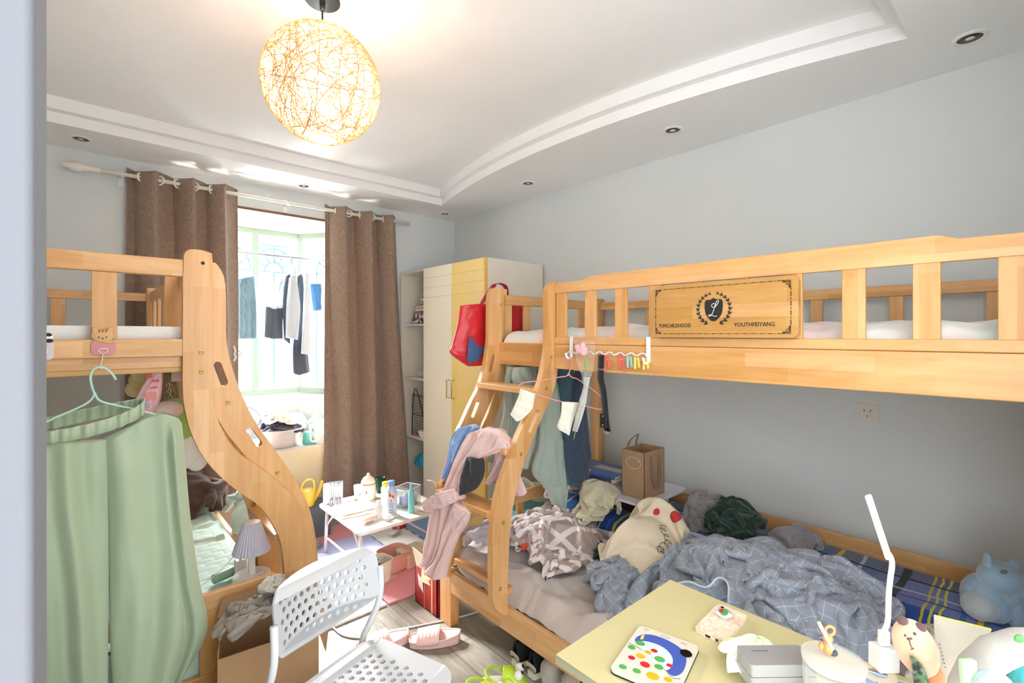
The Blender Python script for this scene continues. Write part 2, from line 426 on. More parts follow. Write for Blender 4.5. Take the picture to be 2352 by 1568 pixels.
# ceiling: soffit ring, ledge ring and the upper slab
def arcpts(d=0):
    y0, y1, sag = .343+d, 3.455-d, .245; xm = 2.294-d; R = ((y1-y0)**2/4+sag**2)/(2*sag); cx = xm-sag+R; cy = (y0+y1)/2; a0 = math.asin((y1-y0)/2/R)
    return [(cx-R*math.cos(a), cy+R*math.sin(a)) for a in [(-a0+2*a0*i/40) for i in range(41)]]
def hole(d): return arcpts(d)+[(-.45+d, 3.455-d), (-.45+d, .343+d)]
R_ = [(-.84, -1.6), (XW+.1, -1.6), (XW+.1, YB+.1), (-.84, YB+.1)]
b = B(); b.prism([R_, hole(0)], lambda x, y, t: (x, y, t), ZS, ZS+.056); b.prism([R_, hole(.052)], lambda x, y, t: (x, y, t), ZS+.0561, ZC); b.box(-.84, XW+.1, -1.6, YB+.1, ZC+.0001, 2.86)
struct('ceiling', b, m_ceil)
# bay window
b = B(); b.prism([bay], lambda x, y, t: (x, y, t), OZ0-.1, OZ0); win = struct('window_1', b, M('sill stone', (238, 232, 218), .35)); win['kind'] = 'structure'
win['label'] = 'bay window with white sill, pale frames and arched security bars behind the brown curtains'
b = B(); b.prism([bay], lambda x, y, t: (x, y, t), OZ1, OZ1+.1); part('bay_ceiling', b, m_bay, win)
segs = [((OX0, YB+.2), (.73, 4.53)), ((.73, 4.53), (1.47, 4.53)), ((1.47, 4.53), (OX1, YB+.2))]
b = B()
for (p, q) in segs: b.bar((*p, .79), (*q, .79), .07, .36)
b.box(OX0-.05, OX0, YB, YB+.22, OZ0, OZ1); b.box(OX1, OX1+.05, YB, YB+.22, OZ0, OZ1)
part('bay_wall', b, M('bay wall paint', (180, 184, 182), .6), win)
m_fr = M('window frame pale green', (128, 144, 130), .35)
for (p, q) in segs:
    b = B(); p_, q_ = Vector((*p, 0)), Vector((*q, 0))
    for z in (1.0, 2.385): b.bar(p_+Vector((0, 0, z)), q_+Vector((0, 0, z)), .045, .05)
    for k in ((0, .5, 1) if q[1] == p[1] else ()): e = p_.lerp(q_, k); b.bar(e+Vector((0, 0, .98)), e+Vector((0, 0, 2.4)), .05, .038, up=(0, 1, 0))
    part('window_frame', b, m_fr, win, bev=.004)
    b = B(); b.bar(p_+Vector((0, .0, 1.69)), q_+Vector((0, 0, 1.69)), .004, 1.36)
    part('window_pane', b, glass('window glass', alpha=-.03), win)
b = B()                                                  # arched security grille just outside
for (p, q) in segs[1:]:
    p_, q_ = Vector((*p, 0)), Vector((*q, 0)); dr = (q_-p_); L = dr.length; dr.normalize(); nn = Vector((-dr.y, dr.x, 0)); nn = nn if nn.dot(Vector((.3, 1, 0))) > 0 else -nn
    def G(a, z): return p_+dr*a+nn*.12+Vector((0, 0, z))
    for c in ([L*.25, L*.75] if L > .6 else [L*.5]):
        R = .185
        for r in (R, R*.42): b.tube([G(c+r*math.cos(t), 2.06+r*1.15*math.sin(t)) for t in [PI*i/16 for i in range(17)]], .010, 6)
        for k in range(1, 6): t = PI*k/6; b.tube([G(c+R*.42*math.cos(t), 2.06+R*.48*math.sin(t)), G(c+R*math.cos(t), 2.06+R*1.15*math.sin(t))], 0.0075, 6)
        for a in (-R, 0, R): b.tube([G(c+a, 1.0), G(c+a, 2.06)], .008, 6)
    for z in (1.0, 2.06, 2.3): b.tube([G(0, z), G(L, z)], .008, 6)
part('security_grille', b, M('grille paint', (84, 116, 124), .5), win)
b = B(); b.box(OX0, OX1, YB-.012, YB, OZ1, OZ1+.018); struct('trim_1', b, M('brown trim', (120, 88, 64), .6))
for nm, bx in (('baseboard_right', (XW-.012, XW, -1.6, YB)), ('baseboard_back', (-.72, XW-.012, YB-.012, YB))):
    b = B(); b.box(*bx, 0, .08); struct(nm, b, m_white, bev=.003)

# ---------------------------------------------------------------- downlights
m_dark = M('downlight cup', (92, 86, 70), .25, .8); m_spw = M('downlight ring white', (236, 236, 234), .4)
names = {(1545, 298): 'round recessed downlight over the middle of the long wooden guard rail', (2228, 86): 'largest recessed downlight, in the upper right corner of the ceiling',
         (1213, 420): 'small recessed downlight above the far end of the right bunk bed', (1022, 490): 'tiny recessed downlight in the far right corner above the wardrobe',
         (698, 426): 'recessed downlight between the two curtains above the window', (186, 318): 'gold rimmed recessed downlight above the left end of the curtain rod'}
proto = None
for (u, v), lb in names.items():
    c = PZ(u, v, ZS)
    if proto is None:
        proto = thing('downlight', lb, 'ceiling light', c, 0, 'recessed downlights in the soffit')
        b = B(); b.lathe([(.036, -.001), (.037, -.006), (.05, -.005), (.053, .0)], seg=28, cap=False); part('ring', b, m_spw, proto, w=False, sm=True)
        b = B(); b.lathe([(.036, -.004), (.034, .012), (.016, .03)], seg=24); part('reflector', b, m_dark, proto, w=False, sm=True)
        b = B(); b.lathe([(.0, -.006), (.014, -.004), (.018, .006), (.012, .02)], seg=16); part('bulb', b, M('downlight bulb', (236, 232, 220), .2), proto, w=False, sm=True)
    else: dup(proto, c, label=lb)

# ---------------------------------------------------------------- pendant lamp
lx, ly, lz = LAMP; R = .2
lamp = thing('pendant_lamp', 'round pendant lamp of tangled orange string, lit, hanging from the ceiling', 'lamp', (lx, ly, ZC))
b = B(); b.lathe([(.0, ZC-.028), (.058, ZC-.028), (.062, ZC-.024), (.062, ZC)], (lx, ly, 0), 32); part('canopy', b, M('dark chrome', (98, 104, 104), .18, .9), lamp, sm=False, bev=.002)
b = B(); b.lathe([(.0, ZC-.06), (.009, ZC-.055), (.011, ZC-.028)], (lx, ly, 0), 12); b.tube([(lx, ly, ZC-.03), (lx, ly, lz+.08)], .0035, 8); part('cord', b, M('black cord', (28, 28, 30), .5), lamp, sm=True)
b = B(); b.lathe([(.0, lz+.10), (.02, lz+.1), (.022, lz+.05), (.014, lz+.045)], (lx, ly, 0), 16); part('socket', b, M('black plastic', (32, 32, 34), .4), lamp, sm=True)
b = B(); b.ball((lx, ly, lz), .028); bl = part('bulb', b, M('bulb glow', (255, 244, 224), emit=14), lamp, sm=True); bl.visible_shadow = True
# (the light itself is pendant_bulb_light, round this bulb)
b = B(); ph0 = math.asin(.048/R)
b.lathe([(R*math.sin(ph0+(PI-ph0-.12)*i/28), lz-R*math.cos(ph0+(PI-ph0-.12)*i/28)) for i in range(29)], (lx, ly, 0), 48, cap=False)
shade = part('lamp_shade', b, thin('lamp shade paper', (255, 246, 228), .75, .62, .9), lamp, sm=True)
rg = random.Random(4); b = B()
for k in range(620):
    n = Vector((rg.gauss(0, 1), rg.gauss(0, 1), rg.gauss(0, 1))).normalized(); h = rg.uniform(-.62, .62); rr = math.sqrt(1-h*h); x = n.orthogonal().normalized(); y = n.cross(x)
    a0 = rg.uniform(0, 6.28); ln = rg.uniform(1.2, 3.4); pts = []
    for i in range(15):
        a = a0+ln*i/14; d = (n*h+(x*math.cos(a)+y*math.sin(a))*rr)
        if d.z < -.97: 
            if len(pts) > 2: break
            pts = []; continue
        pts.append(Vector((lx, ly, lz))+d*(R+.0015))
    if len(pts) > 2: b.tube(pts, .0009 if k % 4 else .0015, 4, cap=False)
ths = part('string', b, thin('orange string', (232, 184, 122), .15), shade); ths['kind'] = 'stuff'
b = B(); b.tube([Vector((lx+.049*math.cos(t), ly+.049*math.sin(t), lz-R*math.cos(ph0))) for t in [2*PI*i/32 for i in range(32)]], .0025, 6, closed=True); part('rim', b, thin('lamp rim', (240, 214, 170), .5), shade, sm=True)

# ================================================================= bunk beds
wX, wY, wZ = wood('light wood, grain along x', 0), wood('light wood, grain along y', 1), wood('light wood, grain along z', 2)
m_bolt = M('brass bolt', (196, 170, 92), .3, .9); m_hole = M('bolt hole', (30, 22, 16), .6)
def outline(px, Y): return [(p.x, p.z) for p in (PY(u, v, Y) for u, v in px)]
def slot(u0, v0, u1, v1, r, Y):
    a, c = PY(u0, v0, Y), PY(u1, v1, Y); a = Vector((a.x, a.z)); c = Vector((c.x, c.z)); d = (c-a).normalized(); n = Vector((-d.y, d.x)); an = math.atan2(n.y, n.x)
    return [(c.x+r*math.cos(an-PI*i/8), c.y+r*math.sin(an-PI*i/8)) for i in range(9)]+[(a.x+r*math.cos(an-PI-PI*i/8), a.y+r*math.sin(an-PI-PI*i/8)) for i in range(9)]
def chai(px, n=1): return [(p.x, p.y) for p in smooth([(x, y, 0) for x, y in px], n, True)]
def xz(x, z, t): return (x, t, z)
def bolts(parent, pts, Y, hole_=False):
    for (u, v) in pts:
        c = PY(u, v, Y); b = B(); b.lathe([(.0, 0), (.0035, 0), (.004, .0015), (.0078, .002), (.0085, -.001)], c, 16, rot(0, PI/2)); part('bolt', b, m_bolt, parent, sm=True)
# ---- right bunk bed
rb = thing('bunk_bed', 'long light wood bunk bed at the right wall with a printed sign on its rail', 'bunk bed', (2.03, 1.05, 0))
nearL = [(1253, 681), (1253, 720), (1254, 767), (1252, 809), (1245, 847), (1236, 885), (1217, 936), (1201, 971), (1190, 995), (1177, 1027), (1164, 1062), (1148, 1103), (1139, 1139), (1134, 1167), (1129, 1205), (1126, 1263), (1126, 1343), (1128, 1378), (1135, 1397), (1148, 1411), (1164, 1414)]
nearR = [(1166, 1375), (1167, 1311), (1170, 1247), (1174, 1196), (1180, 1151), (1190, 1113), (1202, 1072), (1221, 1017), (1240, 970), (1252, 945), (1264, 918), (1276, 885), (1281, 850), (1283, 800), (1282, 700), (1283, 645), (1274, 646), (1266, 651), (1258, 662)]
YN = 1.585; ol = outline([(u+4, v) for u, v in nearL]+nearR, YN)
b = B(); b.prism([chai(ol), slot(1267, 822, 1261, 864, .0105, YN), slot(1235, 947, 1217, 990, .0105, YN)], xz, YN, YN+.032)
lr = part('ladder_rail', b, wZ, rb, bev=.004); bolts(lr, [(1255, 892), (1197, 1043), (1156, 1200), (1149, 1352)], YN-.001)
farL = [(1127, 666), (1122, 676), (1121, 720), (1121, 781), (1118, 799), (1115, 822), (1110, 850), (1099, 889), (1079, 927), (1060, 971), (1050, 990), (1032, 1040), (1016, 1100), (1006, 1132), (1000, 1200), (999, 1260), (1003, 1305), (1013, 1321), (1025, 1325), (1036, 1322)]
farR = [(1037, 1260), (1040, 1200), (1046, 1150), (1055, 1100), (1070, 1060), (1090, 1010), (1105, 975), (1120, 940), (1135, 905), (1146, 870), (1151, 840), (1154, 780), (1154, 660), (1132, 661)]
YF = 2.03
b = B(); b.prism([chai(outline([(u+2, v) for u, v in farL]+farR, YF)), slot(1134, 818, 1127, 850, .0105, YF), slot(1098, 924, 1086, 955, .0105, YF)], xz, YF, YF+.03)
lr = part('ladder_rail', b, wZ, rb, bev=.004); bolts(lr, [(1151, 699), (1110, 886)], YF-.001)
post2 = [(1142, 661), (1163, 664), (1163, 781), (1161, 840), (1158, 898), (1149, 927), (1140, 952), (1127, 978), (1112, 1010), (1095, 1050), (1080, 1090), (1070, 1140), (1063, 1200), (1060, 1300), (1040, 1300), (1042, 1190), (1048, 1130), (1060, 1085), (1076, 1040), (1096, 1000), (1120, 950), (1134, 905), (1142, 850), (1142, 760)]
b = B(); b.prism([outline(post2, YF+.04)], xz, YF+.034, YF+.064); part('post', b, wZ, rb, bev=.003)
for (xa, z) in ((1.565, 1.245), (1.41, .985), (1.305, .73), (1.42, .352)):
    b = B(); b.box(xa, xa+(.11 if z > .4 else .05), YN+.032, YF, z-.03, z); part('ladder_tread', b, wY, rb, bev=.005)
def vbar(name, par, x0, x1, y0, y1, z0, z1, m, **k):
    b = B(); b.box(x0, x1, y0, y1, z0, z1); return part(name, b, m, par, bev=k.pop('bev', .004), **k)
YE = -.03                                               # near end of the right bed
# front guard of the upper bunk
zz = [(YE, 1.748), (.15, 1.75), (.19, 1.765), (.8, 1.766), (1.36, 1.763), (1.41, 1.748), (YN, 1.746)]
b = B(); b.prism([[(y, z) for y, z in zz]+[(YN, 1.698), (YE, 1.692)]], lambda y, z, t: (t, y, z), 1.695, 1.722); part('guard_rail', b, wY, rb, bev=.003)
for y in (.05, .215, .38, .545, .71, .875, 1.04, 1.205, 1.37, 1.545):
    vbar('guard_slat', rb, 1.70, 1.716, y-.029, y+.029, 1.486, 1.70, wZ, bev=.002)
vbar('bed_rail', rb, 1.695, 1.722, YE, YN, 1.4545, 1.487, wY); vbar('bed_rail', rb, 1.697, 1.722, YE, YN, 1.335, 1.4535, wY)
vbar('bed_rail', rb, 1.728, 1.75, YN+.034, YF+.03, 1.335, 1.456, wY)
# sign panel
sg = B(); SX = 1.668; sg.prism([rrect(.517, 1.031, 1.489, 1.687, .02)], lambda y, z, t: (t, y, z), SX, SX+.022)
sign = part('sign_panel', sg, wood('sign wood', 1, (206, 162, 96), (186, 134, 70), .5), rb, bev=.003)
m_ink = M('dark printed ink', (40, 34, 36), .6); m_inkw = M('white printed ink', (235, 232, 230), .6)
SW, SH = .514, .198
def sp(x, y, z=0): return (SX-.0012-z, 1.031-x, 1.489+y)          # sign coordinates from its lower left corner
b = B()
text(b, 'FUNCHILDHOOD', .0205, lambda x, y, z: sp(.029+x, .038+y, z), align='LEFT', width=.80)
part('lettering', b, m_ink, sign); b = B()
text(b, 'YOUTHFEIYANG', .0205, lambda x, y, z: sp(.316+x, .038+y, z), align='LEFT', width=.86)
part('lettering', b, m_ink, sign)
b = B(); k = 0; x = .048                                 # dash-dot frame
while x < SW-.05:
    w = .014 if k % 2 == 0 else .004
    for y in (.014, SH-.014): b.box(SX-.0014, SX-.0002, 1.031-x-w, 1.031-x, 1.489+y-.001, 1.489+y+.001)
    x += w+.0045; k += 1
y = .042; k = 0
while y < SH-.045:
    w = .016 if k % 2 == 0 else .005
    for x in (.014, SW-.02): b.box(SX-.0014, SX-.0002, 1.031-x-.001, 1.031-x+.001, 1.489+y, 1.489+y+w)
    y += w+.0045; k += 1
for cx, cy, sx, sy in ((.014, .014, 1, 1), (SW-.02, .014, -1, 1), (.014, SH-.014, 1, -1), (SW-.02, SH-.014, -1, -1)):
    for q in range(4):
        b.tube([sp(cx+sx*(.003+q*.006+.003*math.cos(t)), cy+sy*(.003+.003*math.sin(t)), .0005) for t in [2*PI*i/8 for i in range(8)]], .0008, 4, closed=True)
        b.tube([sp(cx+sx*(.003+.003*math.cos(t)), cy+sy*(.003+q*.006+.003*math.sin(t)), .0005) for t in [2*PI*i/8 for i in range(8)]], .0008, 4, closed=True)
    b.tube([sp(cx+sx*.026, cy, .0005), sp(cx+sx*.014, cy+sy*.006, .0005), sp(cx+sx*.012, cy+sy*.013, .0005), sp(cx+sx*.004, cy+sy*.016, .0005), sp(cx, cy+sy*.026, .0005)], .001, 4)
part('printed_border', b, m_ink, sign)
b = B(); cx, cy = .245, .1
shield = [(-.0, .042), (.012, .034), (.032, .036), (.033, .0), (.026, -.024), (0, -.047), (-.026, -.024), (-.033, 0), (-.032, .036), (-.012, .034)]
b.prism([chai([(cx+p[0], cy+p[1]) for p in shield])], lambda a, c, t: sp(a, c, t), 0, .0008)
for s in (-1, 1):                                        # laurel
    pts = []
    for i in range(10):
        a = math.radians(-68+i*15.5); px, py = cx+s*(.058*math.cos(a)), cy+.002+.056*math.sin(a); pts.append(sp(px, py, .0004))
        tx, ty = -s*math.sin(a), math.cos(a)
        for sd in (-1, 1):
            ox, oy = math.cos(a)*s*sd, math.sin(a)*sd; L = .0125*(1-.03*i)
            lf = [(px, py), (px+ox*.35*L+tx*.25*L, py+oy*.35*L+ty*.15*L+0), (px+ox*.75*L+tx*1.15*L, py+oy*.75*L+ty*1.15*L), (px+ox*.05*L+tx*.7*L, py+oy*.05*L+ty*.7*L)]
            b.prism([chai(lf)], lambda a_, c_, t: sp(a_, c_, t), 0, .0008)
    b.tube(pts, .0009, 4)
em = part('emblem', b, m_ink, sign)
b = B(); Lp = [(.010, .014), (.004, .022), (-.004, .02), (-.007, .012), (-.002, .006), (.008, .008), (.016, .018), (.021, .029), (.017, .033), (.011, .026), (.005, .008), (.0, -.008), (-.006, -.021), (-.014, -.027), (-.019, -.024), (-.015, -.020), (-.005, -.022), (.006, -.028), (.014, -.025)]
b.tube([sp(cx+p.x*.95-.001, cy+p.y*.95+.001, .001) for p in smooth([(x, y, 0) for x, y in Lp], 2)], .0011, 6); part('monogram', b, m_inkw, em)
# back guard, end guards
for z0, z1 in ((1.667, 1.716), (1.40, 1.487)): vbar('guard_rail', rb, 2.64, 2.662, YE, 2.04, z0, z1, wY)
for y in (.13, .435, .74, 1.045, 1.35, 1.655, 1.9): vbar('guard_slat', rb, 2.643, 2.659, y-.025, y+.025, 1.487, 1.667, wZ, bev=.002)
vbar('post', rb, 2.62, 2.685, 2.035, 2.1, 0, 1.745, wZ); vbar('post', rb, 2.62, 2.685, YE-.03, YE+.035, 0, 1.745, wZ)
for z0, z1 in ((1.668, 1.725), (1.335, 1.456)): vbar('guard_rail', rb, 1.79, 2.62, 2.045, 2.07, z0, z1, wX)
vbar('guard_slat', rb, 1.79, 1.84, 2.05, 2.066, 1.45, 1.67, wZ, bev=.002)
for x in (1.96, 2.13, 2.29, 2.46): vbar('guard_slat', rb, x-.025, x+.025, 2.05, 2.066, 1.45, 1.67, wZ, bev=.002)
vbar('bed_base', rb, 1.73, 2.64, YE, 2.04, 1.36, 1.378, M('slat boards', (206, 160, 104), .6))
vbar('post', rb, 1.70, 1.755, -.095, YE-.002, .2, 1.745, wZ); vbar('guard_rail', rb, 1.76, 2.62, -.09, -.065, 1.66, 1.72, wX); vbar('guard_rail', rb, 1.76, 2.62, -.09, -.065, 1.335, 1.456, wX)
# lower bunk
vbar('bed_rail', rb, 1.40, 1.425, YE, 2.03, .18, .288, wY); vbar('leg', rb, 1.40, 1.455, 2.032, 2.13, 0, .30, wZ); vbar('leg', rb, 1.40, 1.455, YE-.07, YE, 0, .30, wZ)
vbar('bed_rail', rb, 1.46, 2.62, 2.08, 2.105, .18, .288, wX)
vbar('guard_rail', rb, 1.40, 2.62, 2.08, 2.105, .50, .57, wX)
for x in (1.44, 1.94, 2.3): vbar('guard_slat', rb, x-.025, x+.025, 2.085, 2.1, .288, .50, wZ, bev=.002)
vbar('guard_rail', rb, 2.60, 2.622, YE+.04, 2.03, .50, .578, wY)
for y in (.4, .78, 1.2, 1.6): vbar('guard_slat', rb, 2.603, 2.618, y-.03, y+.03, .2, .50, wZ, bev=.002)
vbar('bed_base', rb, 1.43, 2.60, YE, 2.07, .20, .218, M('slat boards', (206, 160, 104), .6))
# ---- left bunk bed
lb = thing('bunk_bed', 'light wood bunk bed left of the window, green trousers hung in front of it', 'bunk bed', (0, 2.9, 0))
YA = 1.97
Apx = [(420, 590), (420, 780), (419, 900), (424, 940), (436, 990), (462, 1045), (500, 1090), (548, 1130), (580, 1150), (600, 1165), (622, 1195), (645, 1240), (652, 1290), (655, 1360), (658, 1440), (664, 1470), (735, 1470), (736, 1400), (733, 1310), (726, 1245), (708, 1190), (682, 1150), (650, 1115), (612, 1085), (580, 1062), (545, 1038), (520, 1005), (500, 965), (490, 920), (488, 850), (489, 700), (490, 583), (478, 578), (455, 572), (430, 572)]
Aol = chai(outline(Apx, YA)); b = B(); b.prism([Aol], xz, YA, YA+.03); pa = part('post', b, wZ, lb, bev=.004); bolts(pa, [(463, 809), (463, 853)], YA-.001)
b = B(); b.lathe([(0, 0), (.006, .0005), (.006, -.001)], PY(466, 604, YA-.0005), 12, rot(0, PI/2)); part('bolt_hole', b, m_hole, pa)
YBd = YA+.032
Bpx = [(474, 610), (474, 860), (478, 900), (490, 942), (516, 990), (545, 1025), (575, 1062), (606, 1100), (640, 1160), (655, 1220), (660, 1310), (662, 1440), (727, 1440), (729, 1290), (725, 1230), (715, 1180), (700, 1140), (680, 1105), (655, 1065), (630, 1030), (600, 990), (575, 950), (552, 900), (535, 850), (524, 810), (519, 770), (520, 700), (517, 640), (505, 615), (492, 600)]
Bol = chai(outline(Bpx, YBd)); b = B(); b.prism([Bol, slot(500, 838, 515, 878, .0125, YBd), slot(573, 990, 594, 1018, .0125, YBd)], xz, YBd, YBd+.03)
pb = part('ladder_rail', b, wZ, lb, bev=.003); bolts(pb, [(524, 924), (637, 1085)], YBd-.001)
b = B(); b.prism([Bol], xz, 2.43, 2.46); part('ladder_rail', b, wZ, lb, bev=.003)
b = B(); b.prism([Aol], xz, 2.462, 2.492); part('post', b, wZ, lb, bev=.003)
for (x, z) in ((.37, 1.22), (.44, .96), (.56, .71)):
    b = B(); b.box(x, x+.10, YBd+.03, 2.43, z-.028, z); part('ladder_tread', b, wY, lb, bev=.004)
vbar('guard_rail', lb, -.6, .258, YA+.004, YA+.028, 1.698, 1.757, wX); vbar('guard_rail', lb, -.6, .258, YA+.004, YA+.028, 1.4255, 1.485, wX)
vbar('bed_rail', lb, -.6, .258, YA+.028, YA+.05, 1.386, 1.46, wX)
for x in (.051, -.19, -.43): vbar('guard_slat', lb, x-.031, x+.031, YA+.006, YA+.022, 1.485, 1.698, wZ, bev=.002)
vbar('guard_rail', lb, -.6, .30, 3.63, 3.655, 1.70, 1.749, wX); vbar('guard_rail', lb, -.6, .30, 3.63, 3.655, 1.40, 1.485, wX)
for x in (-.10, -.345): vbar('guard_slat', lb, x-.03, x+.03, 3.635, 3.65, 1.485, 1.70, wZ, bev=.002)
vbar('post', lb, .286, .333, 3.615, 3.665, 0, 1.782, wZ)
vbar('guard_rail', lb, .305, .33, 2.3, 3.615, 1.70, 1.757, wY); vbar('bed_rail', lb, .305, .33, 2.0, 3.615, 1.34, 1.485, wY)
for y in (2.34, 2.55, 2.8, 3.05, 3.3, 3.52): vbar('guard_slat', lb, .308, .324, y-.028, y+.028, 1.485, 1.70, wZ, bev=.002)
vbar('bed_base', lb, -.6, .305, 2.0, 3.63, 1.37, 1.388, M('slat boards', (206, 160, 104), .6))
vbar('guard_rail', lb, -.6, .55, YA+.002, YA+.027, .525, .584, wX); vbar('bed_rail', lb, -.6, .56, YA+.002, YA+.027, .17, .30, wX)
for x in (.335, -.1): vbar('guard_slat', lb, x-.03, x+.03, YA+.005, YA+.022, .30, .525, wZ, bev=.002)
vbar('bed_rail', lb, .60, .63, YA+.03, 3.66, .24, .40, wY); vbar('leg', lb, .58, .645, 3.6, 3.67, 0, .42, wZ)
vbar('bed_base', lb, -.6, .60, 2.0, 3.65, .20, .22, M('slat boards', (206, 160, 104), .6))

# ================================================================= wardrobe and open shelves
m_cab = M('cabinet white', (234, 228, 214), .35, var=.03); m_cabd = M('wardrobe door cream', (240, 232, 210), .3); m_yel = M('wardrobe door yellow', (238, 208, 124), .3); m_edge = M('yellow edge band', (232, 186, 84), .4)
wd = thing('wardrobe', 'tall wardrobe with a cream door and a yellow door beside the right wall', 'wardrobe', (2.4, 3.06, 0))
XC = 2.12
def door(y0, y1, m):
    b = B(); b.box(XC, XC+.018, y0+.001, y1-.001, .09, 2.049); d = part('door', b, m, wd, bev=.002)
    b = B()
    for z in (1.965, 1.885, 1.805): b.box(XC-.0006, XC+.001, y0+.004, y1-.004, z-.0015, z+.0015)
    part('groove', b, M('door groove', (206, 186, 128), .5), d); return d
d1 = door(2.663, 3.06, m_yel); d2 = door(3.06, 3.473, m_cabd)
for d, y in ((d1, 3.025), (d2, 3.09)):
    b = B(); b.tube([(XC, y, 1.01), (XC-.028, y, 1.01), (XC-.028, y, 1.148), (XC, y, 1.148)], .0045, 8); part('handle', b, M('brass', (206, 186, 120), .25, .9), d, sm=True)
b = B(); b.box(XC+.018, 2.70, 2.645, 2.663, 0, 2.049); part('side_panel', b, m_cab, wd, bev=.002)
b = B(); b.box(XC-.001, XC+.018, 2.643, 2.662, .0, 2.05); part('edge_strip', b, m_edge, wd)
b = B(); b.box(XC+.018, 2.70, 3.455, 3.473, 0, 2.049); part('side_panel', b, m_cab, wd)
b = B(); b.box(XC+.018, 2.70, 2.663, 3.455, 2.03, 2.049); part('top_panel', b, m_cab, wd)
b = B(); b.box(XC+.018, 2.70, 2.663, 3.455, .0, .09); part('plinth', b, m_cab, wd)
sh = thing('shelf_unit', 'narrow open white shelf unit between the wardrobe and the brown curtain', 'shelf', (2.4, 3.67, 0))
b = B(); b.box(XC, 2.70, 3.845, 3.862, 0, 2.05); sp_ = part('side_panel', b, m_cab, sh)
for z in (1.95, 1.9, 1.42, 1.38, 1.0, .95, .8):
    b = B(); b.lathe([(0, 0), (.003, 0), (.003, -.002)], (XC+.08, 3.8445, z), 8, rot(0, PI/2)); part('shelf_pin_hole', b, m_hole, sp_)
b = B(); b.box(2.685, 2.70, 3.473, 3.845, 0, 2.05); part('back_panel', b, m_cab, sh)
for z in (2.05, 1.593, 1.123, .613, .09): b = B(); b.box(XC+(.0 if z > 2 else .03), 2.685, 3.474, 3.845, z-.018, z); part('shelf', b, m_cab, sh, bev=.001)

# ================================================================= curtains
def curtmat():
    t = NT('brown curtain linen'); co, X = t.obj()
    mp = t.n('Mapping', i_Vector=co, i_Scale=(380.0, 380.0, 30.0)); n1 = t.n('TexNoise', i_Vector=mp.outputs[0], i_Scale=1.0, i_Detail=3.0)
    mp2 = t.n('Mapping', i_Vector=co, i_Scale=(30.0, 30.0, 500.0)); n2 = t.n('TexNoise', i_Vector=mp2.outputs[0], i_Scale=1.0, i_Detail=3.0)
    f = t.n('MapRange', i_Value=t.math('ADD', n1.outputs[0], n2.outputs[0]), i_1=.75, i_2=1.25)
    c = t.mix(f.outputs[0], lin((120, 97, 83)), lin((174, 148, 126))); t.put(t.b.inputs['Base Color'], c); t.b.inputs['Roughness'].default_value = .8; t.b.inputs['Sheen Weight'].default_value = .3
    tr = t.n('BsdfTranslucent', i_Color=lin((190, 146, 104))); mx = t.n('MixShader', i_0=.08, i_1=t.b.outputs[0], i_2=tr.outputs[0]); t.t.links.new(mx.outputs[0], t.out.inputs[0]); return t.m
m_cur = curtmat(); m_crod = M('ivory rod', (236, 230, 218), .35)
YR = 3.775
def curtain(x0t, x1t, x0b, x1b, zt, zb, waves, seed, label, sweep=0):
    root = thing('curtain', label, 'curtain', ((x0b+x1b)/2, YR, zb)); rg = random.Random(seed); ph = rg.uniform(0, 6)
    def g(a, c):
        z = zt+(zb-zt)*c; xa = x0t+(x0b-x0t)*c**1.4; xb = x1t+(x1b-x1t)*c**1.4
        w = a+.016*math.sin(c*4+seed)+.012*math.sin(a*9+c*3)
        am = .062*(1-.2*c); off = am*math.sin(w*waves*2*PI+ph0_)+.014*math.sin(w*waves*4.3*PI+c*2.2+seed)*c
        off += .012*noise.noise(Vector((a*9, c*3, seed)))
        x = xa+(xb-xa)*a+.012*math.sin(w*waves*4*PI)
        if sweep: x += sweep*math.sin(PI*min(1, max(0, c-.35)/.65)*.5)*(1-a)*.0
        ztop = .012*math.cos(w*waves*2*PI*1.0)*max(0, 1-c*12)
        return (x, YR+off, z+ztop)
    ph0_ = 0.6
    b = B(); b.sheet(g, 150, 60); part('fabric', b, m_cur, root, sm=True, sol=.003)
    n = int(waves*2)
    for k in range(n):                                   # grommets where the cloth crosses the rod
        a = ((k+.5)/2-ph0_/(2*PI)+.25)/waves
        a = (k/2-ph0_/(2*PI))/waves
        if 0.02 < a < .99:
            x, y, z = g(a, .022); s = -1 if k % 2 else 1
            b = B(); b.tube([Vector((x, YR, RODZ))+rot(s*.85)@Vector((0, .026*math.cos(t), .026*math.sin(t))) for t in [2*PI*i/20 for i in range(20)]], .0055, 8, closed=True); part('grommet', b, m_crod, root, sm=True)
    return root
p0, p1 = PY(180, 386, YR), PY(940, 512, YR); RODZ = (p0.z+p1.z)/2
rod = thing('curtain_rod', 'ivory curtain rod with a turned end knob running above the window', 'curtain rod', (p0.x, YR, RODZ))
b = B(); b.tube([(p0.x+.03, YR, RODZ), (p1.x, YR, RODZ)], .0125, 16); part('pole', b, m_crod, rod, sm=True)
b = B(); b.lathe([(0, -.07), (.012, -.068), (.018, -.06), (.014, -.05), (.024, -.04), (.03, -.015), (.028, .01), (.018, .03), (.02, .035), (.02, .045), (.016, .05), (.017, .09), (.0125, .1)], (p0.x, YR, RODZ), 20, rot(0, 0, PI/2)); part('finial', b, m_crod, rod, sm=True)
for x in (p0.x+.2, 1.15):
    b = B(); b.box(x-.012, x+.012, YR-.012, YB, RODZ-.005, RODZ+.005); b.box(x-.014, x+.014, YB-.006, YB, RODZ-.05, RODZ+.05); b.tube([(x, YR+.02*math.cos(t), RODZ+.02*math.sin(t)) for t in [2*PI*i/14 for i in range(14)]], .004, 6, closed=True); part('bracket', b, m_spw, rod)
a0, a1 = PY(292, 400, YR).x, PY(548, 440, YR).x
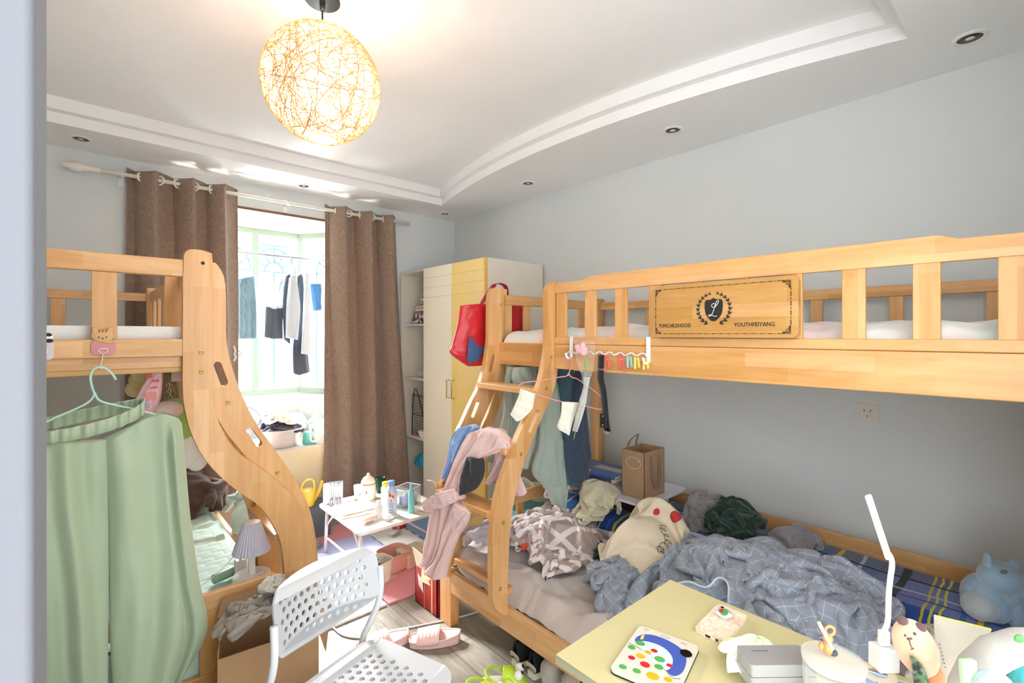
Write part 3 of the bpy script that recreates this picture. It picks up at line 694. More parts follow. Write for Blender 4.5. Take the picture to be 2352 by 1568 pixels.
curtain(a0, a1, a0-.02, a1+.0, RODZ+.045, .3, 3.2, 3, 'brown linen curtain on the left side of the window, behind the left bunk bed')
a0, a1 = PY(750, 480, YR).x, PY(912, 500, YR).x
curtain(a0, a1, PY(746, 1100, YR).x, PY(944, 1100, YR).x, RODZ+.045, .12, 3.0, 8, 'brown linen curtain on the right side of the window, in front of the shelves')
# ================================================================= cloth helper working from silhouettes
def resamp(pl, n):
    P = [Vector((p[0], p[1], 0)) for p in pl]; L = [0]
    for i in range(1, len(P)): L.append(L[-1]+(P[i]-P[i-1]).length)
    out = []
    for k in range(n+1):
        s = L[-1]*k/n; i = 1
        while i < len(P)-1 and L[i] < s: i += 1
        t = (s-L[i-1])/max(1e-9, L[i]-L[i-1]); out.append(P[i-1].lerp(P[i], min(1, max(0, t))))
    return out
def drape(name, curves, fn, m, label=None, cat=None, parent=None, dep=.02, nf=4, am=.01, nu=44, nv=44, seed=0, closed=True, sol=0, us=1.0, grooves=(), group=None, wr=.0035, twist=.3, sub=0, parlabel=None):
    """cloth between silhouette curves (top to bottom); off pushes it in front of or behind its plane"""
    rs = [resamp(c, nu*2) for c in curves]; n = len(curves)-1; rg = random.Random(seed); ph = [rg.uniform(0, 6.28) for _ in range(5)]
    def uvp(x, c):
        t = c*n; i = min(n-1, int(t)); k = t-i; j = x*nu*2; q = min(nu*2-1, int(j)); f = j-q
        A = [rs[max(0, min(n, i+d))][q].lerp(rs[max(0, min(n, i+d))][q+1], f) for d in (-1, 0, 1, 2)]
        p = A[1]*(1-k)+A[2]*k
        if n > 1: p = .5*((2*A[1])+(A[2]-A[0])*k+(2*A[0]-5*A[1]+4*A[2]-A[3])*k*k+(3*A[1]-A[0]-3*A[2]+A[3])*k**3)
        return p
    def g(a, c):
        if closed: t = a*2*PI; x = .5-.5*math.cos(t); s_ = math.sin(t)
        else: x = a; s_ = 0; t = 0
        p = uvp(x, c); w = x*nf+twist*math.sin(c*2.6+ph[0])
        f = am*(math.sin(w*2*PI+ph[1])+.5*math.sin(w*3.7*PI+ph[2]+c*2.5))*(.55+.45*c)
        f += wr*2*noise.noise(Vector((x*6+seed*3.1, c*8, seed+(0 if s_ >= 0 else 5))))+wr*noise.noise(Vector((x*15+seed, c*18, seed)))
        for (gx, gw, gd, c0, c1) in grooves:
            if c0 <= c <= c1 and s_ >= 0: f += gd*math.exp(-((x-gx)/gw)**2)*min(1, (c-c0)*8)
        e = min(1, abs(s_)*1.5) if closed else 1
        return fn(p.x, p.y, -dep*s_+f*(.25+.75*e))
    b = B(); b.sheet(g, nu*2 if closed else nu, nv, cu=closed, us=us, vs_=us)
    if closed:
        w = nu*2; b.f.append(list(range(w))); b.mi.append(0); b.f.append([nv*w+i for i in range(w)][::-1]); b.mi.append(0)
    if parent is not None: return part(name, b, m, parent, sm=True, sol=sol, label=parlabel, sub=sub)
    return solo(name, b, m, label, cat, sm=True, sol=sol, group=group, sub=sub)
def wire(name, px, fn, r, m, label=None, cat=None, parent=None, it=2, closed=False, seg=8, group=None):
    pts = smooth([fn(u, v, 0) for u, v in px], it, closed); b = B(); b.tube(pts, r, seg, closed)
    if parent is not None: return part(name, b, m, parent, sm=True)
    return solo(name, b, m, label, cat, sm=True, group=group)

# ================================================================= left bed: mattresses and what hangs there
m_sheet = fab('white sheet', (236, 234, 228), .3)
b = B(); b.prism([rrect(-.58, .295, 2.03, 3.61, .04)], lambda x, y, t: (x, y, t), 1.389, 1.528); solo('mattress', b, m_sheet, 'thin white mattress on the upper bunk of the left bed', 'mattress', bev=.018, seg=4)
def quiltmat():
    t = NT('mint quilted cotton'); u, v = t.uv()
    t.b.inputs['Base Color'].default_value = lin((206, 230, 218)); t.b.inputs['Roughness'].default_value = .85; t.b.inputs['Sheen Weight'].default_value = .3; return t.m
def qz(x, y):
    r = y/.045; k = math.floor(r); sx = x/.09+(.5 if k % 2 else 0)
    q = (abs(math.sin(PI*r))*abs(math.sin(PI*sx)))**.35; w = .008*q
    for yc, am, sl in ((2.95, .016, .25), (2.82, .02, -.2), (3.25, .014, .1), (3.4, .01, -.1)):
        d = (y-yc-sl*(x-.3)); w += am*math.exp(-(d/.014)**2)*(.5+.5*math.sin(x*9+yc))
    return w
b = B(); b.sheet(lambda a, c: ((-.55+1.10*a), 2.02+1.60*c, .470+qz(-.55+1.1*a, 2.02+1.60*c)-.12*max(0, (a-.985)/.015)), 240, 230, us=1, vs_=1)
qm = thing('mattress', 'mint green quilted mattress pad on the lower bunk of the left bed', 'mattress', (0, 2.9, .22)); part('quilted_pad', b, quiltmat(), qm, sm=True)
b = B(); b.box(-.56, .575, 2.005, 3.62, .22, .462); part('mattress_core', b, fab('mint core', (196, 220, 206)), qm, bev=.02, seg=3)
# cat hook, panda hook
m_clear = M('clear plastic hook plate', (232, 226, 226), .15, coat=.5); m_chr = M('chrome wire', (214, 214, 212), .18, .95)
def px2(u, v, Y): p = PY(u, v, Y); return (p.x, p.z)
def plate(b, u0, u1, v0, v1, r, Y, t=.003):
    a, c = PY(u0, v1, Y), PY(u1, v0, Y); b.prism([rrect(a.x, c.x, a.z, c.z, r)], xz, Y-t, Y)
YK = YA+.003
hk = thing('wall_hook', 'red square adhesive hook with a cat head on the upper rail of the left bed', 'hook', PY(237, 815, YK))
b = B(); plate(b, 208, 265, 781, 816, .013, YK); part('plate', b, M('red hook plate', (176, 62, 58), .25, coat=.6), hk, bev=.001)
b = B(); c = PY(236, 771, YK-.003); b.ball(c, (.028, .003, .021)); 
for s in (-1, 1): b.ball(c+Vector((s*.018, 0, .017)), (.008, .002, .01))
b.ball(PY(247, 785, YK-.003), (.014, .003, .006), R=rot(0)); cat = part('cat_head', b, M('tan print', (206, 160, 104), .4), hk, sm=True)
b = B()
for s in (-1, 1): b.ball(c+Vector((s*.009, -.003, -.004)), .0022)
b.ball(c+Vector((0, -.003, -.008)), (.003, .001, .002)); part('face', b, M('brown print', (70, 46, 36), .5), cat)
b = B()
for s in (-1, 0, 1): b.box(c.x+s*.008-.002, c.x+s*.008+.002, c.y-.0036, c.y-.002, c.z+.011, c.z+.019)
part('stripes', b, M('orange brown print', (150, 84, 52), .5), cat)
wire('wire_hook', [(238, 800), (226, 800), (226, 806), (232, 810), (236, 812), (240, 810), (247, 806), (247, 800), (238, 800)], onY(YK-.008), .0014, m_chr, parent=hk, it=1)
wire('swivel', [(236, 811), (235, 825), (233, 832), (230, 843), (232, 848), (236, 846)], onY(YK-.014), .0014, m_chr, parent=hk, it=1)
ph_ = thing('wall_hook', 'clear adhesive hook with a panda, cut by the wall edge at the left', 'hook', PY(105, 828, YK))
b = B(); plate(b, 76, 124, 784, 827, .012, YK); part('plate', b, M('lilac clear plate', (216, 204, 206), .2, coat=.6), ph_, bev=.001)
b = B(); b.ball(PY(103, 775, YK-.004), (.018, .004, .014)); part('panda_head', b, M('panda white', (240, 240, 240), .5), ph_, sm=True)
b = B(); b.ball(PY(111, 769, YK-.005), (.008, .004, .006)); b.ball(PY(113, 782, YK-.006), (.009, .004, .006)); b.ball(PY(101, 777, YK-.008), (.003, .002, .004)); part('panda_patches', b, M('panda black', (24, 24, 24), .5), ph_, sm=True)
wire('wire_hook', [(98, 800), (108, 800), (109, 812), (98, 814)], onY(YK-.008), .0014, m_chr, parent=ph_, it=1)
# hanger and green trousers
YT = 1.87
hg = thing('clothes_hanger', 'mint green wire hanger carrying the green trousers, hooked on the left bed', 'hanger', PY(218, 905, YT))
wire('hook', [(266, 872), (262, 864), (250, 850), (236, 843), (221, 843), (211, 852), (207, 868), (210, 885), (217, 905)], onY(YT), .0032, M('mint hanger', (176, 214, 198), .35), parent=hg)
wire('arms', [(217, 900), (216, 908), (208, 920), (190, 932), (97, 972), (45, 1000)], onY(YT), .0032, MATS['mint hanger'], parent=hg, it=1)
wire('arms', [(217, 900), (221, 912), (228, 920), (245, 926), (310, 940), (400, 962)], onY(YT), .0032, MATS['mint hanger'], parent=hg, it=1)
m_gr = M('sage green satin', (168, 184, 152), .55, sheen=.4, var=.03, vs=3)
tr = thing('trousers', 'sage green wide trousers with an elastic waist hanging from the mint hanger', 'trousers', PY(240, 1500, YT))
drape('leg', [[(52, 1008), (110, 1008), (190, 1014), (246, 1008)], [(48, 1150), (120, 1150), (248, 1150)], [(46, 1330), (130, 1330), (250, 1330)], [(46, 1640), (150, 1640), (247, 1640)]], onY(YT-.012), m_gr, parent=tr, dep=.03, nf=1.8, am=.015, wr=.0015, seed=3)
drape('leg', [[(236, 1006), (270, 996), (330, 958), (376, 946), (408, 958), (418, 972)], [(238, 1060), (300, 1060), (380, 1040), (424, 1030)], [(246, 1200), (340, 1200), (438, 1190)], [(250, 1340), (350, 1340), (458, 1330)], [(252, 1470), (360, 1470), (476, 1448)], [(262, 1640), (350, 1630), (420, 1560)]], onY(YT), m_gr, parent=tr, dep=.04, nf=1.6, am=.014, wr=.0015, seed=5, grooves=((.80, .03, .06, .06, 1), (.3, .12, -.012, .1, 1)))
def waist(a, c):
    x = a*2*PI; u = 186+145*math.cos(x); s_ = math.sin(x)
    back = s_ > 0; y = .055*s_
    p0_ = Vector((186+145*math.cos(x), 962+ (30 if not back else 0)*abs(s_) -32*math.cos(x)-(0 if not back else 6*s_), 0))
    v = p0_.y+(c-.5)*30; r = .004*math.sin(a*2*PI*34+2*math.sin(a*11))+.004*math.sin(a*2*PI*21+1)
    bul = .006*math.cos((c-.5)*PI)
    q = PY(u, v, YT+y*1.0-.0); q.y += (-1 if not back else 1)*(bul+r); return q
b = B(); b.sheet(waist, 240, 10, cu=True); part('waistband', b, m_gr, tr, sm=True, sol=.003)
# pink printed bag, yellow flower plush, bag with chain, tag, frog plush below the upper bunk
pbag = drape('shopping_bag', [[(366, 826), (372, 830)], [(344, 858), (373, 880)], [(322, 895), (368, 918)], [(303, 932), (352, 945)], [(296, 960), (340, 965)]], onY(2.14), M('pink printed plastic', (238, 188, 190), .3, var=.06, vs=20), 'pink printed bag hanging behind the green trousers under the upper bunk', 'bag', dep=.014, am=.003, nf=2, wr=.002, seed=2, nu=24, nv=24)
m_pr = M('red print', (208, 92, 84), .6)
for (u0, u1, v0, v1, mm) in ((336, 348, 858, 868, m_pr), (350, 366, 872, 877, m_pr), (345, 362, 888, 892, m_pr), (332, 360, 900, 918, M('faded red print', (230, 150, 146), .6)), (334, 344, 926, 934, M('blue print', (150, 190, 224), .6))):
    b = B(); a, c = PY(u0, v1, 2.118), PY(u1, v0, 2.118); b.box(a.x, c.x, 2.117, 2.1185, a.z, c.z); part('print', b, mm, pbag)
fl = thing('plush_toy', 'yellow flower shaped plush hanging behind the pink bag', 'toy', PY(335, 890, 2.25))
m_yp = fab('cream yellow plush', (230, 210, 156), .4)
for i, (u, v, r) in enumerate(((336, 852, .045), (352, 838, .04), (322, 872, .036), (311, 893, .032), (332, 880, .04))):
    b = B(); b.ball(PY(u, v, 2.27+.01*i), (r, .03, r)); part('petal' if i < 4 else 'head', b, m_yp, fl, sm=True)
tb = drape('tote_bag', [[(372, 832), (400, 832)], [(375, 870), (416, 880)], [(368, 910), (418, 925)], [(362, 950), (420, 960)]], onY(2.42), fab('khaki canvas', (170, 148, 112)), 'khaki canvas bag with a silver chain hanging beside the left bed post', 'bag', dep=.03, am=.005, nf=2, seed=4, nu=20, nv=24)
ch = None
for i in range(7):
    c = PY(386+1.4*i, 884+7*i, 2.38); b = B(); R_k = rot(0, PI/2 if i % 2 else 0, .3)
    b.tube([c+rot(i*PI/2)@Vector((.006*math.cos(t), 0, .009*math.sin(t))) for t in [2*PI*k/10 for k in range(10)]], .0017, 5, closed=True); part('chain_link', b, m_chr, tb, sm=True)
b = B(); b.box(*sorted((PY(394, 880, 2.3).x, PY(416, 880, 2.3).x)), 2.30, 2.303, PY(400, 876, 2.3).z, PY(400, 842, 2.3).z); solo('paper_tag', b, M('paper white', (238, 234, 226), .7), 'small white card hanging under the upper bunk next to the bed post', 'tag')
fr = thing('plush_toy', 'green and white plush toy hanging behind the curved bed post', 'toy', PY(432, 1070, 2.2))
m_fg = fab('lime green plush', (172, 214, 120), .5); m_fw = fab('white plush', (240, 238, 232), .4)
b = B(); b.ball(PY(418, 968, 2.25), (.065, .05, .09), nz=.08); b.ball(PY(400, 935, 2.25), (.035, .03, .035)); part('body', b, m_fg, fr, sm=True)
b = B(); b.ball(PY(432, 1030, 2.25), (.06, .05, .075), nz=.06); b.ball(PY(452, 1052, 2.25), (.04, .035, .05)); part('belly', b, m_fw, fr, sm=True)
b = B(); b.ball(PY(384, 942, 2.2), (.05, .04, .035), nz=.1); part('arm', b, fab('pale pink plush', (240, 222, 214)), fr, sm=True)

# ================================================================= left bed, lower bunk
heap('blanket', .8, .7, lay(.42, 3.36, .22, .2, .62), mound(.478, (.46, 3.36, .15, .18, .20), (.3, 3.42, .14, .14, .16)), fab('dark brown plush', (84, 60, 50), .3, .5), 'dark brown blanket heaped at the window end of the left lower bunk', 'blanket', n=40, seed=5, lim=(.1, .66, 3.1, 3.6), bumps=.06)
heap('cloth_bag', .34, .3, lay(.12, 3.1, .1, .1, .55), mound(.478, (.12, 3.1, .1, .09, .1)), fab('tan cloth', (176, 150, 120)), 'small tan cloth bag lying on the mint quilt before the brown blanket', 'bag', n=26, seed=9, lim=(-.05, .26, 2.95, 3.25))
lc = Vector((.508, 2.14, .482)); tl = thing('table_lamp', 'small white table lamp with a pleated shade on the mint mattress', 'lamp', lc)
m_lw = M('white lamp plastic', (242, 240, 234), .35)
b = B(); b.lathe([(.0, 0), (.066, 0), (.07, .004), (.07, .03)], lc, 40); b.lathe([(.07, .034), (.069, .05), (.064, .054), (.0, .054)], lc, 40); part('base', b, m_lw, tl, sm=False, bev=.001)
b = B(); b.lathe([(.0705, .030), (.0705, .034)], lc, 40, cap=False); part('seam_line', b, m_ink, tl)
b = B(); b.box(lc.x-.012, lc.x+.012, lc.y-.008, lc.y+.008, lc.z+.05, lc.z+.2); part('stem', b, m_lw, tl, bev=.003)
def pleat(a, c): 
    r = .030+(.068-.030)*c; r *= 1+.035*math.sin(a*2*PI*34); return (lc.x+r*math.cos(a*2*PI), lc.y+r*math.sin(a*2*PI), lc.z+.262-.118*c)
b = B(); b.sheet(pleat, 272, 3, cu=True); part('lamp_shade', b, thin('lilac white shade', (232, 230, 242), .35), tl, sm=False, sol=.001)
b = B(); b.lathe([(.0, .258), (.03, .258), (.03, .262), (0, .262)], lc, 24); part('shade_cap', b, m_lw, tl)
b = B()
for k in range(4): b.lathe([(0, .0545), (.004, .0545), (.004, .0555), (0, .0555)], lc+Vector((.03+.012*math.cos(k*1.2), -.02+.03*math.sin(k*1.3), 0)), 10)
part('buttons', b, M('grey button', (190, 190, 196), .4), tl)
ad = PZ(553, 1322, .482); cg = thing('charger', 'white cube charger standing left of the table lamp', 'charger', ad)
b = B(); b.box(ad.x-.022, ad.x+.022, ad.y-.018, ad.y+.02, .482, .552); part('body', b, m_lw, cg, bev=.005, seg=3)
b = B(); b.box(ad.x-.006, ad.x+.006, ad.y-.004, ad.y+.004, .552, .572); part('plug', b, m_lw, cg, bev=.001)
b = B(); b.tube(smooth([(ad.x, ad.y, .572), (ad.x-.005, ad.y-.0, .60), (ad.x-.06, ad.y-.04, .56), (ad.x-.16, ad.y-.03, .49), (ad.x-.25, ad.y+.02, .487), (ad.x-.3, ad.y+.08, .487)], 3), .0017, 6); part('cable', b, m_lw, cg, sm=True)
c = PZ(516, 1330, .482); b = B(); b.lathe([(.0, -.045), (.019, -.045), (.02, -.04), (.02, .04), (.017, .045), (0, .045)], c+Vector((0, 0, .02)), 20, rot(.35)@rot(0, 0, PI/2)); solo('tube', b, M('sage plastic', (150, 186, 156), .4), 'short sage green tube lying on the mint quilt beside the lamp', 'tube', sm=True)
b = B(); b.box(*(lambda p: (p.x-.05, p.x-.0, p.y-.02, p.y+.045, .487, .495))(PZ(447, 1265, .49))); solo('phone', b, M('black screen', (20, 24, 34), .1), 'dark phone corner showing on the mint quilt beside the trousers', 'phone', bev=.002)
drape('ribbon', [[(611, 1158), (617, 1162)], [(636, 1192), (641, 1192)], [(646, 1235), (652, 1235)], [(644, 1300), (650, 1300)]], onY(2.2), fab('mint ribbon', (206, 230, 220)), 'pale mint ribbon hanging inside the curved ladder of the left bed', 'ribbon', closed=False, dep=0, am=0, wr=.002, sol=.002, nu=4, nv=20)
# laundry basket between the left bed and the window
lbk = Vector((.815, 3.10, 0)); bk = thing('laundry_basket', 'pale pink laundry basket full of clothes behind the left bed', 'basket', lbk)
b = B(); b.lathe([(.0, .005), (.12, .005), (.125, .0), (.15, .40), (.165, .41), (.165, .42), (.148, .415), (.12, .02), (0, .02)], lbk, 36); part('tub', b, M('pale pink plastic', (240, 214, 206), .4), bk, sm=True)
heap('clothes', .66, .56, lay(.78, 3.06, .16, .15, .60), mound(.41, (.77, 3.08, .18, .17, .16)), fab('mint white cotton', (214, 232, 226), .4), 'white and mint clothes bundled on top of the pink laundry basket', 'clothes', n=40, seed=12, lim=(.6, .97, 2.9, 3.26), bumps=.05)
heap('clothes', .3, .3, lay(.86, 3.18, .08, .08, .64), mound(.44, (.84, 3.17, .11, .10, .2)), fab('teal cloth', (92, 140, 142), .4), 'dark teal garment on the far side of the laundry basket', 'clothes', n=26, seed=13, lim=(.75, 1.03, 3.0, 3.32))

# ================================================================= bay sill and the clothes drying in the bay
bc = Vector((1.165, 4.07, OZ0)); bs = thing('wash_basin', 'pale pink wash basin of laundry on the window sill', 'basin', bc)
b = B(); b.lathe([(.0, .004), (.11, .0), (.125, .004), (.178, .135), (.196, .142), (.194, .15), (.172, .142), (.12, .012), (0, .01)], bc, 40); part('bowl', b, M('pale pink enamel', (240, 222, 214), .2, coat=.5), bs, sm=True)
heap('clothes', .5, .46, lay(bc.x, bc.y, .165, .15, .76), mound(.72, (bc.x, bc.y, .17, .17, .04)), fab('navy and rust laundry', (62, 66, 86), .4), 'dark navy garments filling the pink basin', 'clothes', n=36, seed=21, lim=(bc.x-.165, bc.x+.165, bc.y-.165, bc.y+.165))
heap('clothes', .52, .46, lay(bc.x-.01, bc.y-.0, .15, .12, .86), mound(.76, (bc.x-.03, bc.y, .14, .13, .12)), fab('cream laundry', (238, 232, 208), .5), 'crumpled cream clothes piled on top in the pink basin', 'clothes', n=42, seed=22, lim=(bc.x-.17, bc.x+.15, bc.y-.16, bc.y+.16), bumps=.06)
heap('plastic_bag', .62, .36, lay(1.3, 4.33, .2, .1, .8), mound(OZ0, (1.28, 4.34, .2, .12, .2)), thin('clear white plastic', (244, 246, 250), .5, .8, .25), 'clear white plastic bag slumped at the back of the sill', 'bag', n=40, seed=23, lim=(1.0, 1.5, 4.15, 4.46))
heap('clothes', .3, .25, lay(1.5, 4.12, .1, .08, .82), mound(OZ0, (1.5, 4.12, .1, .1, .2)), fab('grey green cloth', (140, 168, 160), .4), 'grey green folded cloth on the sill behind the white jug', 'clothes', n=26, seed=24, lim=(1.38, 1.62, 4.02, 4.24))
jc = Vector((1.46, 3.95, OZ0)); jg = thing('jug', 'white plastic jug with a square handle, half behind the right curtain', 'jug', jc)
b = B(); b.lathe([(0, 0), (.062, 0), (.066, .006), (.06, .17), (.052, .185), (0, .187)], jc, 28); part('body', b, M('white jug plastic', (246, 244, 238), .3), jg, sm=True)
b = B(); b.tube(smooth([(jc.x-.055, jc.y-.02, jc.z+.165), (jc.x-.11, jc.y-.04, jc.z+.16), (jc.x-.115, jc.y-.04, jc.z+.03), (jc.x-.06, jc.y-.02, jc.z+.025)], 2), .009, 8); part('handle', b, MATS['white jug plastic'], jg, sm=True)
c = Vector((.93, 4.16, OZ0)); fn_ = thing('table_fan', 'small round wire fan cage at the left of the pink basin', 'fan', c); m_fan = M('fan wire', (96, 116, 150), .4)
b = B(); b.tube([c+Vector((.12*math.cos(t), 0, .2+.12*math.sin(t))) for t in [2*PI*i/36 for i in range(36)]], .003, 6, closed=True)
for k in range(26): t = 2*PI*k/26; b.tube([c+Vector((.03*math.cos(t), -.02, .2+.03*math.sin(t))), c+Vector((.12*math.cos(t+.25), 0, .2+.12*math.sin(t+.25)))], .0012, 4)
part('cage', b, m_fan, fn_, sm=True)
b = B(); b.lathe([(0, 0), (.05, 0), (.05, .012), (.012, .02), (.01, .08), (0, .082)], c, 20); b.ball(c+Vector((0, .01, .2)), (.03, .025, .03)); part('stand', b, m_lw, fn_, sm=True)
c = Vector((1.36, 3.99, OZ0)); b = B(); b.lathe([(0, 0), (.04, 0), (.045, .01), (.036, .09), (.03, .1), (0, .1)], c, 20); solo('cup', b, M('turquoise plastic', (104, 200, 190), .3), 'small turquoise cup on the sill between basin and jug', 'cup', sm=True)
YD = 4.14
p0, p1 = PY(470, 568, YD), PY(800, 606, YD); zr = PY(650, 589, YD).z
b = B(); b.tube([(.56, YD, zr), (1.62, YD, zr)], .010, 12); b.tube([(.6, YD, zr), (.6, YD, OZ1)], .006, 8); b.tube([(1.6, YD, zr), (1.6, YD, OZ1)], .006, 8); solo('drying_rail', b, M('grey rail', (168, 172, 172), .3, .7), 'grey metal drying rail hanging across the bay window', 'rail', sm=True)
m_hw = M('hanger wire', (110, 116, 124), .35, .4)
def whanger(u, vt, ul, ur, vb, label, dy=0):
    return wire('clothes_hanger', [(u-5, 594), (u-4, 586), (u+1, 582), (u+5, 588), (u+3, 597), (u, vt), (ul, vb-3), (ul-2, vb), (ul+3, vb+2), (ur-3, vb+2), (ur+2, vb), (ur, vb-3), (u+1, vt)], onY(YD+dy), .0022, m_hw, label, 'hanger', it=1)
den = fab('washed denim', (118, 156, 176), .5); 
whanger(568, 608, 548, 590, 634, 'thin wire hanger holding the jeans, leftmost on the drying rail')
drape('jeans', [[(540, 642), (583, 634)], [(541, 700), (588, 696)], [(544, 778), (589, 777)]], onY(YD), den, 'blue denim jeans folded over a hanger, leftmost in the bay window', 'jeans', dep=.02, nf=2, am=.006, wr=.008, seed=31)
whanger(629, 612, 609, 650, 644, 'thin wire hanger holding the white camisole', .01)
cm = thing('camisole', 'white and dark camisole top hanging in the middle of the window', 'top', PY(628, 775, YD))
wt = thin('sheer white cloth', (198, 204, 208), .3)
drape('bust', [[(611, 632), (616, 640), (628, 668), (640, 668), (648, 640), (650, 634)], [(607, 680), (630, 684), (653, 680)], [(610, 706), (629, 710), (650, 708)]], onY(YD+.01), wt, parent=cm, dep=.02, nf=1, am=.003, seed=32, nu=24, nv=16)
drape('hem', [[(610, 704), (629, 708), (650, 706)], [(607, 774), (628, 778), (649, 778)]], onY(YD+.01), fab('slate cloth', (88, 98, 110), .4), parent=cm, dep=.02, nf=2, am=.005, seed=33, nu=24, nv=16)
whanger(667, 612, 652, 680, 632, 'wire hanger between the camisole and the white blouse', -.03)
drape('shirt', [[(655, 634), (662, 630), (668, 634)], [(650, 700), (668, 704)], [(652, 780), (666, 790)]], onY(YD-.0), fab('navy striped cloth', (76, 90, 112), .4), 'narrow navy shirt hanging right of the camisole', 'shirt', dep=.03, nf=1, am=.006, seed=34, nu=16, nv=24)
drape('blouse', [[(664, 640), (672, 632), (680, 640)], [(658, 700), (689, 706)], [(656, 775), (684, 780)]], onY(YD-.06), wt, 'white blouse with gathered cuffs hanging in front of the dark trousers', 'blouse', dep=.035, nf=1.4, am=.008, seed=35, nu=20, nv=24)
drape('trousers', [[(682, 634), (690, 630), (696, 640)], [(681, 720), (700, 720)], [(672, 800), (707, 810)], [(673, 856), (684, 861), (712, 853)]], onY(YD+.03), fab('charcoal cloth', (62, 70, 84), .4), 'long charcoal trousers, lowest hanging in the window', 'trousers', dep=.03, nf=1.5, am=.007, seed=36, nu=20, nv=30)
drape('shirt', [[(699, 632), (703, 628), (708, 640)], [(696, 720), (716, 724)], [(692, 812), (721, 816)]], onY(YD-.04), wt, 'long plain white shirt sleeve hanging right of the charcoal trousers', 'shirt', dep=.03, nf=1, am=.006, seed=37, nu=16, nv=24)
whanger(717, 614, 706, 738, 648, 'wire hanger holding the blue shorts', 0)
drape('shorts', [[(712, 652), (738, 652)], [(716, 690), (738, 690)], [(719, 714), (738, 712)]], onY(YD), fab('bright blue cloth', (70, 128, 190), .4), 'bright blue shorts, rightmost on the drying rail', 'shorts', dep=.02, nf=1.5, am=.004, seed=38, nu=16, nv=16)
# hair clip on the left curtain
hc = thing('hair_clip', 'cream and copper bow shaped clip on the edge of the left curtain', 'clip', PY(540, 830, 3.69))
wire('bow', [(536, 794), (541, 806), (537, 813), (542, 820), (536, 829)], onY(3.69), .008, M('cream clip', (240, 222, 196), .4), parent=hc, it=1)
wire('ring', [(543, 811), (550, 805), (557, 811), (550, 817)], onY(3.69), .0028, M('copper clip', (186, 134, 112), .3), parent=hc, closed=True)

